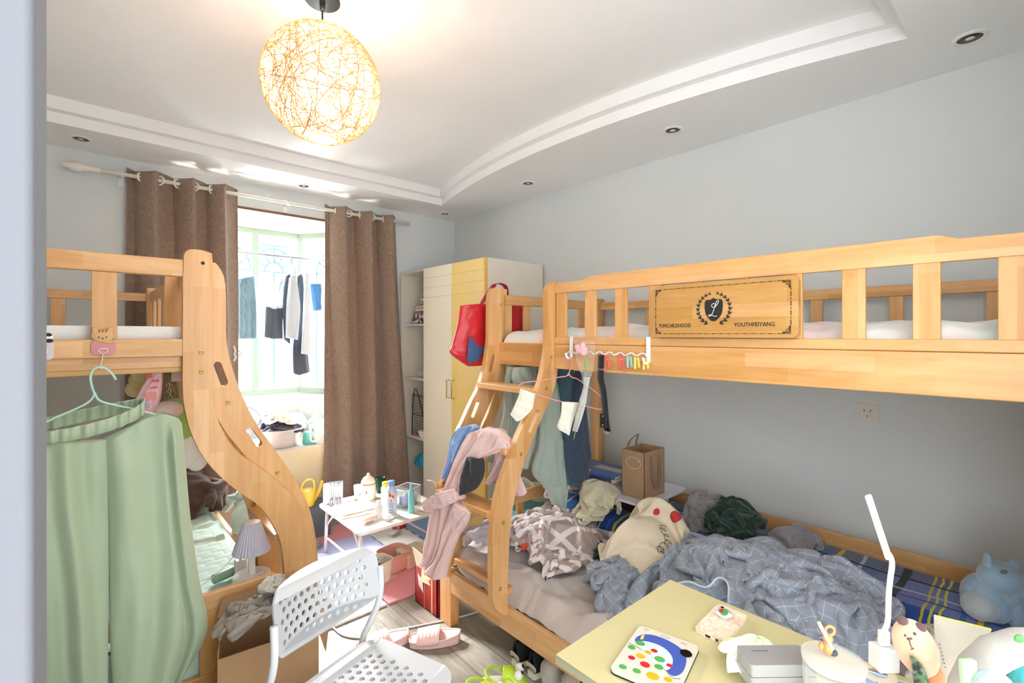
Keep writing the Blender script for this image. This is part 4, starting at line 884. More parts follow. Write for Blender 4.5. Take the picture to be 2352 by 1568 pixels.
# ================================================================= chair, cardboard box
m_chw = M('white polypropylene', (200, 202, 204), .38); m_cht = M('white coated tube', (226, 228, 230), .3)
def chair(label, loc, rz):
    t = thing('chair', label, 'chair', loc, rz, 'white perforated chairs')
    def perf(fn, outer, rows, px_, pz, r, x0, z0, th):
        """perforated plate: rows of (count, offset) square cells with a round hole each, the rim filled round them"""
        b = B(); n = 16
        for s_ in (-1, 1):
            for i, (cnt, off) in enumerate(rows):
                for k in range(cnt):
                    cx = x0+off+k*px_; cz = z0+i*pz; vs = []
                    for q in range(n):
                        t_ = 2*PI*(q+.5)/n; c_, d_ = math.cos(t_), math.sin(t_); m_ = max(abs(c_), abs(d_))
                        vs += [fn(cx+r*c_, cz+r*d_, s_*th), fn(cx+px_/2*c_/m_, cz+pz/2*d_/m_, s_*th)]
                    b.add(vs, [(2*q, 2*q+1, (2*q+3) % (2*n), (2*q+2) % (2*n)) for q in range(n)])
                    for sx, sz in ((1, 1), (-1, 1), (-1, -1), (1, -1)):   # square corners
                        q = {(1, 1): 1, (-1, 1): 5, (-1, -1): 9, (1, -1): 13}[(sx, sz)]
                        A = [fn(cx+px_/2*(math.cos(2*PI*(w+.5)/n)/max(abs(math.cos(2*PI*(w+.5)/n)), abs(math.sin(2*PI*(w+.5)/n)))), cz+pz/2*(math.sin(2*PI*(w+.5)/n)/max(abs(math.cos(2*PI*(w+.5)/n)), abs(math.sin(2*PI*(w+.5)/n)))), s_*th) for w in (q, q+1)]
                        b.add([A[0], fn(cx+sx*px_/2, cz+sz*pz/2, s_*th), A[1]], [(0, 1, 2)])
                    if s_ > 0: b.add([fn(cx+r*math.cos(2*PI*(q+.5)/n), cz+r*math.sin(2*PI*(q+.5)/n), sg_*th) for q in range(n) for sg_ in (-1, 1)], [(2*q, 2*q+1, (2*q+3) % (2*n), (2*q+2) % (2*n)) for q in range(n)])
            L = []; Rr = []
            for i, (cnt, off) in enumerate(rows):
                a_ = x0+off-px_/2; c_ = a_+cnt*px_; L += [(a_, z0+(i-.5)*pz), (a_, z0+(i+.5)*pz)]; Rr += [(c_, z0+(i-.5)*pz), (c_, z0+(i+.5)*pz)]
            k = rows[-1][0]; top = [(L[-1][0]+(Rr[-1][0]-L[-1][0])*q/k, L[-1][1]) for q in range(1, k)]; k = rows[0][0]; bot = [(Rr[0][0]+(L[0][0]-Rr[0][0])*q/k, L[0][1]) for q in range(1, k)]
            hole_ = L+top+Rr[::-1]+bot; hole_ = [p for i, p in enumerate(hole_) if math.dist(p, hole_[i-1]) > 1e-6]
            tri = geometry.tessellate_polygon([[Vector((p[0], p[1], 0)) for p in outer], [Vector((p[0], p[1], 0)) for p in hole_]]); fl_ = outer+hole_
            b.add([fn(p[0], p[1], s_*th) for p in fl_], [tuple(t_) for t_ in tri])
        m_ = len(outer); b.add([fn(p[0], p[1], sg_*th) for p in outer for sg_ in (-1, 1)], [(2*q, 2*q+1, (2*q+3) % (2*m_), (2*q+2) % (2*m_)) for q in range(m_)])
        return b
    def dense(l):
        o = []
        for i in range(len(l)):
            a, c = l[i], l[(i+1) % len(l)]; k = max(1, int(math.dist(a, c)/.03)); o += [(a[0]+(c[0]-a[0])*j/k, a[1]+(c[1]-a[1])*j/k) for j in range(k)]
        return o
    def bk_(x, z, t_): q = x/.2; return (x*(1-.04*q*q), .02-.07*q*q+.03*(z-.6)/.17+t_, z)
    b = perf(bk_, dense(rrect(-.2, .2, .59, .772, .05, 8)), [(12, 0 if r % 2 else .0135) if r % 2 else (13, 0) for r in range(5)] if 0 else [(12, .0135*(r % 2)) for r in range(5)], .027, .0275, .0082, -.155, .624, .004)
    part('backrest', b, m_chw, t, w=False, sm=False, bev=.0015)
    def st(x, y, t_): e = max(abs(x)/.2, abs(y+.19)/.2); return (x, y, .45-.012*(1-min(1, e)**4)+t_)
    b = perf(st, dense(rrect(-.2, .2, -.38, .0, .07, 8)), [(10, .0145*(r % 2)) for r in range(9)], .029, .029, .0085, -.138, -.30, .005)
    part('seat', b, m_chw, t, w=False, sm=False, bev=.0015)
    b = B(); pts = rrect(-.197, .197, -.377, -.003, .068, 8); b.prism([dense(pts), rrect(-.185, .185, -.365, -.015, .06, 8)], lambda x, y, t_: (x, y, t_), .415, .447); part('seat_skirt', b, m_chw, t, w=False)
    for s in (-1, 1):
        b = B(); b.tube(smooth([(s*.185, .10, 0), (s*.185, .045, .42), (s*.19, -.0, .5), (s*.197, -.045, .60), (s*.197, -.04, .70)], 2), .011, 10); part('leg', b, m_cht, t, w=False, sm=True)
        b = B(); b.tube(smooth([(s*.185, -.40, 0), (s*.185, -.35, .4), (s*.18, -.30, .43), (s*.18, -.05, .435)], 2), .011, 10); part('leg', b, m_cht, t, w=False, sm=True)
    return t
ch1 = chair('white chair with a perforated plastic seat and back in front of the cardboard box', (.565, 1.51, 0), math.radians(18))
dup(ch1, (-.06, 1.144, 0), math.radians(59), label='white chair showing only the rounded top of its back at the bottom left')
F1, F2 = Vector((.315, 1.735, 0)), Vector((.60, 1.665, 0)); bd = (F2-F1).normalized(); bn = Vector((-bd.y, bd.x, 0)); BH = .50
m_card = M('corrugated cardboard', (178, 140, 100), .8, var=.1, vs=5, bump=.15, bs=90)
def BP(a, d, z): p = F1+bd*a+bn*d; return Vector((p.x, p.y, z))
bx = thing('cardboard_box', 'open brown cardboard box stuffed with plastic bags behind the white chair', 'box', BP(.15, .11, 0)); L_ = (F2-F1).length; D_ = .22
def panel(name, p, q, r_, s_, m, par, t=.003, **k):
    p, q, r_, s_ = map(Vector, (p, q, r_, s_)); n = (q-p).cross(s_-p).normalized()*t; b = B()
    b.add([p, q, r_, s_, p+n, q+n, r_+n, s_+n], [(0, 1, 2, 3), (7, 6, 5, 4), (0, 4, 5, 1), (1, 5, 6, 2), (2, 6, 7, 3), (3, 7, 4, 0)]); return part(name, b, m, par, **k)
fp = panel('front_panel', BP(0, 0, 0), BP(L_, 0, 0), BP(L_, 0, BH), BP(0, 0, BH-.02), m_card, bx)
panel('side_panel', BP(L_, 0, 0), BP(L_, D_, 0), BP(L_, D_, BH), BP(L_, 0, BH), m_card, bx); panel('side_panel', BP(0, 0, 0), BP(0, D_, 0), BP(0, D_, BH), BP(0, 0, BH), m_card, bx)
panel('back_panel', BP(0, D_, 0), BP(L_, D_, 0), BP(L_, D_, BH), BP(0, D_, BH), m_card, bx); panel('bottom_panel', BP(0, 0, .002), BP(L_, 0, .002), BP(L_, D_, .002), BP(0, D_, .002), m_card, bx)
panel('flap', BP(-.015, D_, BH), BP(L_-.02, D_, BH), BP(L_-.04, D_+.01, BH+.075), BP(0, D_+.01, BH+.06), m_card, bx)
panel('flap', BP(L_, 0, BH), BP(L_, D_, BH), BP(L_+.075, D_-.01, BH-.03), BP(L_+.03, .03, BH-.11), m_card, bx)
b = B(); rg = random.Random(7)
for (ca, cz, n, w, h) in ((.2, .43, 7, .05, .035), (.195, .335, 9, .07, .045), (.22, .26, 9, .06, .03)):
    for i in range(n):
        a = ca-w/2+w*i/n; hh = h*rg.uniform(.5, 1); ww = rg.uniform(.002, .005)
        P_ = [BP(a, -.001, cz+h/2-hh), BP(a+ww, -.001, cz+h/2-hh), BP(a+ww, -.001, cz+h/2), BP(a, -.001, cz+h/2)]; b.add(P_, [(0, 1, 2, 3)])
part('printed_marks', b, m_ink, fp)
b = B(); b.add([BP(.21, -.001, .2), BP(.29, -.001, .2), BP(.29, -.001, .31), BP(.21, -.001, .28)], [(0, 1, 2, 3)]); part('paper_label', b, M('label paper', (214, 206, 200), .7), fp)
m_pl = thin('clear plastic bag', (196, 188, 178), .3, .55, .1)
cx_ = BP(.1, .1, 0); heap('plastic_bag', .5, .4, lay(cx_.x, cx_.y-.01, .13, .095, .66), mound(.485, (cx_.x+.02, cx_.y-.01, .15, .11, .09)), m_pl, 'clear crinkled plastic bag bulging out of the left of the cardboard box', 'bag', n=46, seed=41, lim=(cx_.x-.13, cx_.x+.15, cx_.y-.09, cx_.y+.08), bumps=.06, thick=.001)
cx_ = BP(.17, .11, 0); heap('plastic_bag', .34, .3, lay(cx_.x, cx_.y, .09, .08, .66), mound(.5, (cx_.x-.02, cx_.y, .07, .07, .14)), thin('milky plastic bag', (232, 228, 222), .4, .85, .3), 'milky white plastic bag on top in the cardboard box', 'bag', n=38, seed=42, lim=(cx_.x-.1, cx_.x+.11, cx_.y-.1, cx_.y+.1), bumps=.06, thick=.001)
# ================================================================= right bed: upper bunk bedding, bag, hanging clothes
def softpatch(name, c1, c2, c3, sc=3.5):
    t = NT(name); co, _ = t.obj(); nz = t.n('TexNoise', i_Vector=co, i_Scale=float(sc), i_Detail=2.0); nb = t.n('TexNoise', i_Vector=co, i_Scale=float(sc*1.3), i_Detail=1.0)
    a = t.n('MapRange', i_Value=nz.outputs[0], i_1=.45, i_2=.55); b_ = t.n('MapRange', i_Value=nb.outputs[0], i_1=.5, i_2=.6)
    t.put(t.b.inputs['Base Color'], t.mix(b_.outputs[0], t.mix(a.outputs[0], lin(c1), lin(c2)), lin(c3))); t.b.inputs['Roughness'].default_value = .9; t.b.inputs['Sheen Weight'].default_value = .3; return t.m
m_duvet = softpatch('pastel duvet', (244, 242, 236), (246, 222, 216), (222, 234, 226))
def dz(x, y):
    e = min(1, (x-1.735)/.05, (2.63-x)/.05); e = max(0, e)
    return 1.40+(.10+.018*noise.noise(Vector((x*6, y*5, 2)))+.012*noise.noise(Vector((x*14, y*13, 5)))+(.035 if y < 1.6 else 0.02)*(1 if x > 1.8 else .6))*e**.5
b = B(); b.sheet(lambda a, c: (1.735+.9*a, .0+2.02*c, dz(1.735+.9*a, .0+2.02*c)), 70, 150); b.box(1.76, 2.62, .02, 2.0, 1.382, 1.40)
solo('duvet', b, m_duvet, 'pastel patchwork duvet spread over the upper bunk of the right bed', 'duvet', sm=True)
c = PX(2235, 750, 2.3); heap('cloth', .22, .2, lay(2.2, .27, .07, .06, 1.54), mound(1.535, (2.2, .27, .06, .05, .04)), fab('beige cloth', (222, 196, 156)), 'small beige cloth lying on the pastel duvet near its right end', 'cloth', n=24, seed=51)
m_red = M('red coated canvas', (204, 34, 44), .4, var=.08, vs=6, coat=.2)
YB_ = 2.18; bag = thing('tote_bag', 'large red tote bag hung by its handle on the far ladder post', 'bag', PY(1130, 840, YB_))
drape('body', [[(1057, 702), (1090, 698), (1160, 700), (1205, 703)], [(1052, 740), (1205, 745)], [(1040, 790), (1203, 790)], [(1036, 812), (1120, 826), (1196, 815)], [(1075, 841), (1125, 836), (1190, 826)]], onY(YB_), m_red, parent=bag, dep=.05, nf=1.2, am=.008, wr=.004, seed=61, sol=0)
b = B()
for (u0, u1, v0, v1) in (): pass
b.prism([outline(chai([(1072, 838), (1076, 776), (1086, 775), (1090, 785), (1098, 795), (1112, 796), (1118, 802), (1116, 818), (1106, 812), (1100, 818), (1104, 826), (1090, 830)]), YB_-.058)], xz, YB_-.060, YB_-.056); part('blue_patch', b, M('blue canvas print', (72, 96, 140), .6, var=.1), bag)
b = B(); pts = [PY(u, v, YB_-.02) for u, v in ((1104, 702), (1110, 690), (1124, 668), (1130, 658))]; pts += [PY(1134, 653, YB_-.06), PY(1146, 650, YB_-.06), PY(1160, 655, YB_-.04), PY(1164, 668, YB_-.02), PY(1164, 700, YB_)]
pts = smooth(pts, 2)
def strapsheet(pts, w, ax): return lambda a, c: tuple(pts[int(round(c*(len(pts)-1)))]+Vector(ax)*(a-.5)*w)
b.sheet(strapsheet(pts, .035, (0, 1, 0)), 2, len(pts)-1); part('handle', b, M('crimson strap', (170, 26, 60), .6), bag, sm=True, sol=.003)
b = B(); b.sheet(strapsheet(smooth([PY(u, v, YB_-.05) for u, v in ((1120, 702), (1117, 690), (1125, 672), (1138, 655))], 2), .03, (.3, 1, 0)), 2, 12); part('handle', b, MATS['crimson strap'], bag, sm=True, sol=.003)
# clothes hanging inside the ladder
hood = thing('hoodie', 'sage grey hoodie hanging inside the ladder of the right bed', 'hoodie', PX(1230, 1150, 1.9))
m_hd = fab('sage grey fleece', (166, 180, 168), .45, .4)
def onPlane(p, q):                                       # vertical plane through two floor points
    p, q = Vector((*p, 0)), Vector((*q, 0)); n = (q-p).cross(Vector((0, 0, 1))).normalized()
    if n.dot(Vector((0, 0, 0))-p) > 0: n = -n
    def f(u, v, o):
        d = ray(u, v); t = (p-Vector((0, 0, 0))).dot(n)/Vector((d.x, d.y, 0)).dot(n); return Vector((d.x*t, d.y*t, H+d.z*t))+n*o
    return f
pl = onPlane((1.62, 2.0), (2.1, 1.85))
drape('body', [[(1166, 842), (1200, 838), (1240, 842), (1255, 850)], [(1158, 880), (1250, 880)], [(1155, 960), (1245, 960)], [(1120, 1060), (1215, 1075)]], pl, m_hd, parent=hood, dep=.05, nf=3, am=.012, seed=71)
drape('sleeve', [[(1222, 850), (1262, 860)], [(1224, 930), (1280, 930)], [(1226, 1010), (1284, 1010)], [(1210, 1075), (1289, 1090)], [(1240, 1115), (1290, 1115)], [(1256, 1150), (1284, 1158)]], lambda u, v, o: pl(u, v, o-.06), m_hd, parent=hood, dep=.04, nf=1.2, am=.01, seed=72)
drape('hood', [[(1164, 842), (1202, 838)], [(1160, 865), (1212, 868)], [(1168, 885), (1200, 892)]], lambda u, v, o: pl(u, v, o-.08), m_hd, parent=hood, dep=.03, nf=1.5, am=.01, seed=73, nu=20, nv=14)
for px in ([(1163, 880), (1162, 930), (1164, 985)], [(1156, 890), (1155, 940), (1157, 980)]): wire('drawstring', px, lambda u, v, o: pl(u, v, -.07), .0022, M('grey cord', (186, 196, 190), .7), parent=hood)
den2 = fab('dark blue denim', (58, 72, 92), .5)
pl2 = onPlane((1.85, 1.85), (2.3, 1.72))
dj = thing('denim_jacket', 'dark blue denim jacket hanging beside the sage hoodie under the upper bunk', 'jacket', PX(1310, 1110, 2.05))
drape('body', [[(1284, 845), (1315, 848)], [(1280, 900), (1322, 905)], [(1278, 960), (1332, 960)], [(1288, 1040), (1340, 1035)], [(1292, 1110), (1330, 1112)]], pl2, fab('teal denim', (66, 98, 108), .4), parent=dj, dep=.04, nf=1.4, am=.01, seed=74)
drape('sleeve', [[(1312, 850), (1324, 852)], [(1300, 930), (1334, 930)], [(1286, 1000), (1342, 1000)], [(1288, 1050), (1346, 1045)], [(1300, 1098), (1342, 1090)]], lambda u, v, o: pl2(u, v, o-.05), den2, parent=dj, dep=.035, nf=1.2, am=.008, seed=75)
b = B(); b.ball(pl2(1332, 1069, -.095), .006); part('button', b, m_chr, dj)
# over-rail hook rack with what hangs on it
XR = 1.682
rk = thing('hook_rack', 'white over-rail rack with a wavy wire of hooks on the upper rail', 'rack', PX(1400, 820, XR))
m_rk = M('white enamel', (238, 240, 244), .3)
for (u, v1) in ((1312, 820), (1489, 832)):
    p = PX(u, 775, XR+.008); q = PX(u, v1, XR+.008); b = B(); b.box(XR+.006, XR+.0105, p.y-.009, p.y+.009, q.z, 1.489); b.box(XR+.006, XR+.045, p.y-.009, p.y+.009, 1.4885, 1.491)
    b.tube(smooth([(XR+.008, p.y, q.z), (XR-.02, p.y, q.z-.006), (XR-.03, p.y, q.z+.02)], 2), .0055, 8); part('bracket', b, m_rk, rk, bev=.001)
b = B(); y0, y1 = PX(1302, 812, XR).y, PX(1489, 826, XR).y; pts = []
N = 16
for i in range(N+1): pts.append((XR+.0+(.004 if i % 2 else -.004), y0+(y1-y0)*i/N, 1.418+(.011 if i % 2 else -.009)-.0*i))
b.tube(smooth(pts, 2), .0028, 8); part('wavy_wire', b, m_rk, rk, sm=True)
def peg(px, col, name, label):
    p = PX(px[0], px[1], XR-.006); t = thing('clothespin', label, 'clothespin', p)
    m = M(name, col, .35, coat=.3)
    for s, ln in ((-1, px[2]), (1, px[3])):
        b = B(); q = p+Vector((s*.003-.004*(s > 0), -s*.004-(.010 if s > 0 else 0), -ln)); b.prism([rrect(-.0045, .0045, -ln, .014, .004)], lambda a, c, t_: (p.x+s*.004+t_-.0, p.y+a-(.0105+(-c)*.16 if s > 0 else 0), p.z+c), -.0018, .0018); b.tube([(p.x+s*.004, p.y-(.0105+ln*.16 if s > 0 else 0)+.004*math.cos(k*PI/4), p.z-ln+.004*math.sin(k*PI/4)) for k in range(8)], .0016, 5, closed=True)
        part('jaw', b, m, t, sm=False, bev=.0008)
    b = B(); b.tube([(p.x+.001*math.cos(k), p.y-.006+.004*math.cos(k), p.z-.004+.004*math.sin(k)) for k in [i*.5 for i in range(13)]], .0008, 5); part('spring', b, m_chr, t)
peg((1391, 824, .050, .034), (232, 106, 104), 'coral plastic', 'coral pink clothespin next to the black strap on the rack')
peg((1424, 824, .034, .056), (232, 106, 104), 'coral plastic', 'coral pink clothespin beside the pale blue one on the rack')
peg((1443, 826, .028, .026), (150, 212, 222), 'pale blue plastic', 'pale blue clothespin clipped on the wavy wire')
peg((1460, 828, .030, .024), (246, 222, 116), 'yellow plastic', 'yellow clothespin right beside the pale blue clothespin')
peg((1480, 830, .030, .024), (246, 222, 116), 'yellow plastic', 'yellow clothespin nearest the right bracket of the rack')
sb = thing('strap', 'black elastic strap with buckle hanging from the wavy white wire', 'strap', PX(1385, 900, XR-.012))
XS = XR-.014; m_blk = fab('black webbing', (26, 27, 30), .15, .2)
b = B(); st_ = smooth([PX(u, v, XS) for u, v in ((1381, 815), (1380, 850), (1379, 872), (1385, 890), (1389, 930), (1392, 970), (1396, 990))], 2); b.sheet(lambda a, c: tuple(st_[int(round(c*(len(st_)-1)))]+Vector((0, (a-.5)*.031, 0))), 2, len(st_)-1); part('band', b, m_blk, sb, sm=True, sol=.004)
p = PX(1386, 966, XS-.006); b = B(); b.box(p.x-.004, p.x+.004, p.y-.017, p.y+.017, p.z-.03, p.z+.03); part('leather_tab', b, M('black leather', (30, 30, 34), .35), sb, bev=.003, seg=3)
for dz_ in (.02, -.018): b = B(); b.lathe([(0, 0), (.004, 0), (.004, .001), (0, .002)], p+Vector((-.0045, 0, dz_)), 12, rot(0, 0, -PI/2)); part('rivet', b, m_chr, sb)
p = PX(1381, 848, XS-.004); b = B(); b.box(p.x-.002, p.x+.002, p.y-.017, p.y+.017, p.z-.004, p.z+.004); part('slider', b, m_chr, sb, bev=.001)
p = PX(1394, 990, XS); b = B(); b.lathe([(0, -.002), (.015, -.002), (.015, .002), (0, .002)], p, 24, rot(0, 0, PI/2)); part('disc', b, glass('clear grey disc', (150, 160, 176), .5), sb)
# pink hanger with socks
XH = 1.668
ph2 = thing('clothes_hanger', 'pink wire hanger with two pairs of socks on the white rack', 'hanger', PX(1306, 860, XH)); m_ph = M('pink hanger wire', (228, 146, 152), .3)
wire('hook', [(1285, 832), (1292, 822), (1300, 817), (1310, 818), (1314, 828), (1312, 842), (1306, 858), (1307, 862)], lambda u, v, o: PX(u, v, XH), .0026, m_ph, parent=ph2)
def onH(u, v, o): return PX(u, v, XH)
HC = PX(1306, 862, XH)
wire('triangle', [(1306, 856), (1303, 864), (1282, 866), (1250, 873), (1202, 878), (1192, 884), (1192, 893), (1232, 906), (1290, 923), (1335, 930), (1388, 943), (1397, 928), (1370, 900), (1330, 872), (1322, 868), (1311, 866), (1306, 856)], lambda u, v, o: PD(u, v, (HC-Vector((0, 0, H))).dot(FW)+(u-1306)*-.0000), .0026, m_ph, parent=ph2, it=1)
dH = HC.dot(FW)
def onD(d): return lambda u, v, o: PD(u, v, d)+FW*o
m_sk = fab('cream sock knit', (238, 232, 216), .3)
drape('socks', [[(1195, 892), (1230, 904)], [(1190, 912), (1226, 924)], [(1180, 935), (1216, 945), (1222, 940)], [(1172, 952), (1188, 968), (1200, 962)]], onD(dH-.012), m_sk, 'pair of cream ankle socks folded over the left end of the pink hanger', 'socks', dep=.01, nf=1.4, am=.003, wr=.003, seed=81, nu=20, nv=20)
drape('socks', [[(1290, 922), (1329, 924)], [(1288, 950), (1322, 950)], [(1281, 972), (1314, 975)], [(1280, 983), (1308, 1000)]], onD(dH-.012), m_sk, 'pair of cream ankle socks over the middle of the pink hanger', 'socks', dep=.01, nf=1.4, am=.003, wr=.003, seed=82, nu=20, nv=20)
# wrapped rose
fw_ = thing('flower', 'pink felt rose in clear wrapping hanging from the white rack', 'flower', PX(1338, 1000, 1.65))
XF_ = 1.655; rc = PX(1339, 801, XF_); rg = random.Random(3)
for i in range(9):
    a = i*2.4; r = .004+.0024*i; b = B(); b.ball(rc+Vector((-.008, r*math.cos(a), r*math.sin(a)*.8)), (.014, .017, .014), 12, 8, rot(0, a)); part('petal', b, M('pink felt', (240, 184, 190), .9, sheen=.4), fw_, sm=True)
wire('stem', [(1344, 812), (1346, 840), (1348, 862), (1342, 900), (1330, 950), (1318, 1008)], lambda u, v, o: PX(u, v, XF_+.004), .0018, M('green stem', (150, 190, 84), .5), parent=fw_)
drape('leaf', [[(1344, 822), (1348, 822)], [(1342, 832), (1350, 834)], [(1345, 848), (1349, 850)]], lambda u, v, o: PX(u, v, XF_-.002)+Vector((o, 0, 0)), M('green leaf', (140, 186, 66), .5), parent=fw_, dep=.002, am=0, wr=0, nu=8, nv=10)
drape('wrapping', [[(1318, 780), (1366, 782)], [(1326, 830), (1364, 840)], [(1338, 862), (1356, 866)], [(1341, 880), (1349, 880)]], lambda u, v, o: PX(u, v, XF_)+Vector((o, 0, 0)), glass('cellophane', (250, 250, 250), .06, .12), parent=fw_, dep=.016, nf=3, am=.004, nu=20, nv=20)
drape('white_sleeve', [[(1340, 866), (1355, 866)], [(1340, 890), (1350, 895)], [(1328, 930), (1344, 935)], [(1314, 988), (1326, 992)]], lambda u, v, o: PX(u, v, XF_+.002)+Vector((o, 0, 0)), thin('milky sleeve', (240, 242, 238), .4), parent=fw_, dep=.005, nf=2, am=.002, nu=14, nv=24)
# ---------------------------------------------------------------- clothes thrown over the ladder
m_pk = fab('dusty pink cotton', (226, 194, 190), .35)
Lp_ = onPlane((1.27, 2.12), (1.42, 1.70))
jt = thing('jacket', 'dusty pink jacket thrown over the ladder treads, reaching down to the bed rail', 'jacket', PY(1040, 1300, 1.85))
drape('back', [[(1075, 995), (1110, 983), (1150, 990), (1176, 1022)], [(1052, 1040), (1090, 1025), (1150, 1030), (1172, 1030)], [(1035, 1090), (1060, 1085), (1095, 1060)], [(1020, 1130), (1074, 1120), (1076, 1110)], [(1003, 1150), (1040, 1140), (1074, 1128)]], Lp_, m_pk, parent=jt, dep=.05, nf=3.2, am=.014, seed=91)
drape('sleeve', [[(1000, 1138), (1040, 1122), (1072, 1120)], [(1004, 1160), (1040, 1158), (1078, 1140)], [(996, 1200), (1040, 1205), (1070, 1190)], [(984, 1260), (1020, 1262), (1050, 1240)], [(979, 1282), (1010, 1292), (1030, 1290)]], lambda u, v, o: Lp_(u, v, o-.04), m_pk, parent=jt, dep=.045, nf=2.6, am=.010, seed=92)
drape('sleeve', [[(1072, 1136), (1086, 1146), (1106, 1162)], [(1064, 1150), (1086, 1180), (1100, 1185)], [(1046, 1200), (1080, 1215)], [(1030, 1260), (1062, 1262)], [(1004, 1292), (1026, 1305), (1050, 1306)]], lambda u, v, o: Lp_(u, v, o-.09), m_pk, parent=jt, dep=.03, nf=1.3, am=.008, seed=93)
drape('collar', [[(1002, 1136), (1030, 1120), (1072, 1108)], [(1001, 1150), (1030, 1138), (1076, 1126)], [(1006, 1162), (1036, 1154), (1078, 1136)]], lambda u, v, o: Lp_(u, v, o-.10), m_pk, parent=jt, dep=.015, nf=1.5, am=.004, seed=94, nv=14)
drape('front', [[(1128, 1030), (1165, 1040)], [(1126, 1060), (1168, 1062)], [(1112, 1100), (1150, 1090)], [(1104, 1112), (1122, 1118), (1130, 1108)]], lambda u, v, o: Lp_(u, v, o+.03), m_pk, parent=jt, dep=.02, nf=1.5, am=.008, seed=95)
for u, v in ((1038, 1099),): b = B(); b.ball(Lp_(u, v, -.07), (.006, .006, .006)); part('button', b, M('snap button', (90, 84, 82), .3, .8), jt)
drape('jacket_flap', [[(1150, 1040), (1178, 1050)], [(1150, 1090), (1192, 1085)], [(1168, 1140), (1206, 1136), (1211, 1130)]], onPlane((1.50, 2.0), (1.62, 1.72)), m_pk, 'dusty pink garment corner with a snap hanging behind the ladder', 'jacket', dep=.015, nf=1.5, am=.006, seed=96, nu=20, nv=20)
drape('shirt', [[(1046, 985), (1075, 977), (1098, 982)], [(1030, 1010), (1060, 1005), (1085, 1000)], [(1022, 1060), (1040, 1060), (1060, 1030)], [(1014, 1095), (1024, 1103), (1032, 1090)]], lambda u, v, o: Lp_(u, v, o+.02), fab('sky blue cotton', (134, 168, 214), .35), 'sky blue shirt under the pink jacket on the ladder', 'shirt', dep=.03, nf=1.8, am=.012, seed=97)
drape('cloth', [[(1088, 1043), (1126, 1048)], [(1078, 1075), (1127, 1080)], [(1070, 1110), (1112, 1112)], [(1074, 1128), (1090, 1124)]], lambda u, v, o: Lp_(u, v, o-.055), fab('charcoal fleece', (48, 49, 54), .4), 'charcoal cloth hanging out of the pink jacket on the ladder', 'cloth', dep=.02, nf=1.3, am=.006, seed=98, nu=24, nv=24)
drape('cloth', [[(980, 1103), (988, 1102)], [(992, 1104), (1012, 1112)], [(1000, 1120), (1014, 1128)]], onY(2.075), fab('beige straw', (226, 206, 172), .3), 'beige cloth tip poking out left of the far ladder rail', 'cloth', dep=.01, nf=1, am=.002, wr=.002, seed=99, nu=12, nv=12)

# ================================================================= right bed, lower bunk
m_bg = fab('beige grey sheet', (200, 188, 180), .3, .3)
def sheetz(x, y):
    e = max(0, min(1, (x-1.43)/.06)); z = .372+.10*min(1, max(0, (x-1.9)/.3))
    z += .02*noise.noise(Vector((x*5, y*5, 1)))+.02*math.sin((x*2.2+y*1.0)*14+3*noise.noise(Vector((x*3, y*3, 0))))*(1 if x < 1.95 else .4)*(.5+.5*noise.noise(Vector((x*4, y*4, 7))))
    z += .022*max(0, 1-2.6*abs(noise.noise(Vector((x*3.1+y*1.2, y*2.6-x*1.5, 11)))))**3+.012*max(0, 1-2.6*abs(noise.noise(Vector((x*7, y*6, 21)))))**3
    return z-.09*(1-e)**1.5
b = B(); b.sheet(lambda a, c: (1.425+1.16*a, .0+2.06*c, sheetz(1.425+1.16*a, 2.06*c)), 110, 190)
mt = thing('mattress', 'mattress under a beige grey sheet on the lower bunk of the right bed', 'mattress', (2.0, 1.0, .22)); part('sheet', b, m_bg, mt, sm=True)
b = B(); b.box(1.446, 2.59, .0, 2.07, .219, .315); part('mattress_core', b, fab('mattress cream', (232, 226, 212)), mt, bev=.02, seg=3)
def plaidmat():
    t = NT('blue plaid cotton'); u, v = t.uv()          # u across (0 back edge), v along, in metres
    co, _ = t.obj(); nz = t.n('TexNoise', i_Vector=co, i_Scale=9.0); w = t.math('MULTIPLY', t.math('SUBTRACT', nz.outputs[0], .5), .02)
    u2 = t.math('ADD', u, w); v2 = t.math('ADD', v, w)
    def st(x, a, b_): return t.math('MULTIPLY', t.math('GREATER_THAN', x, a), t.math('LESS_THAN', x, b_))
    f = t.math('FRACT', t.math('MULTIPLY', v2, 1/.46)); c = t.mix(st(u2, .13, .36), lin((40, 68, 150)), lin((112, 128, 192)))
    c = t.mix(st(u2, .36, .6), c, lin((30, 74, 160)))
    c = t.mix(t.math('MULTIPLY', st(f, .0, .35), .45), c, lin((30, 110, 150)))
    yl = t.math('MULTIPLY', t.math('LESS_THAN', t.math('FRACT', t.math('MULTIPLY', t.math('ADD', u, t.math('MULTIPLY', w, 2.0)), 60)), .22), st(u2, .02, .13))
    c = t.mix(t.math('MULTIPLY', yl, .8), c, lin((214, 206, 110)))
    for a, b_, col in ((.30, .335, (226, 186, 30)), (.40, .43, (40, 110, 176)), (.52, .538, (220, 216, 90)), (.57, .588, (220, 216, 90)), (.62, .638, (214, 190, 60)), (.12, .15, (190, 194, 212)), (.80, .855, (14, 18, 30))): c = t.mix(st(f, a, b_), c, lin(col))
    for a, b_, col in ((.130, .142, (14, 18, 34)), (.235, .248, (200, 206, 226)), (.30, .312, (24, 58, 150))): c = t.mix(st(u2, a, b_), c, lin(col))
    t.put(t.b.inputs['Base Color'], c); t.b.inputs['Roughness'].default_value = .85; t.b.inputs['Sheen Weight'].default_value = .2; return t.m
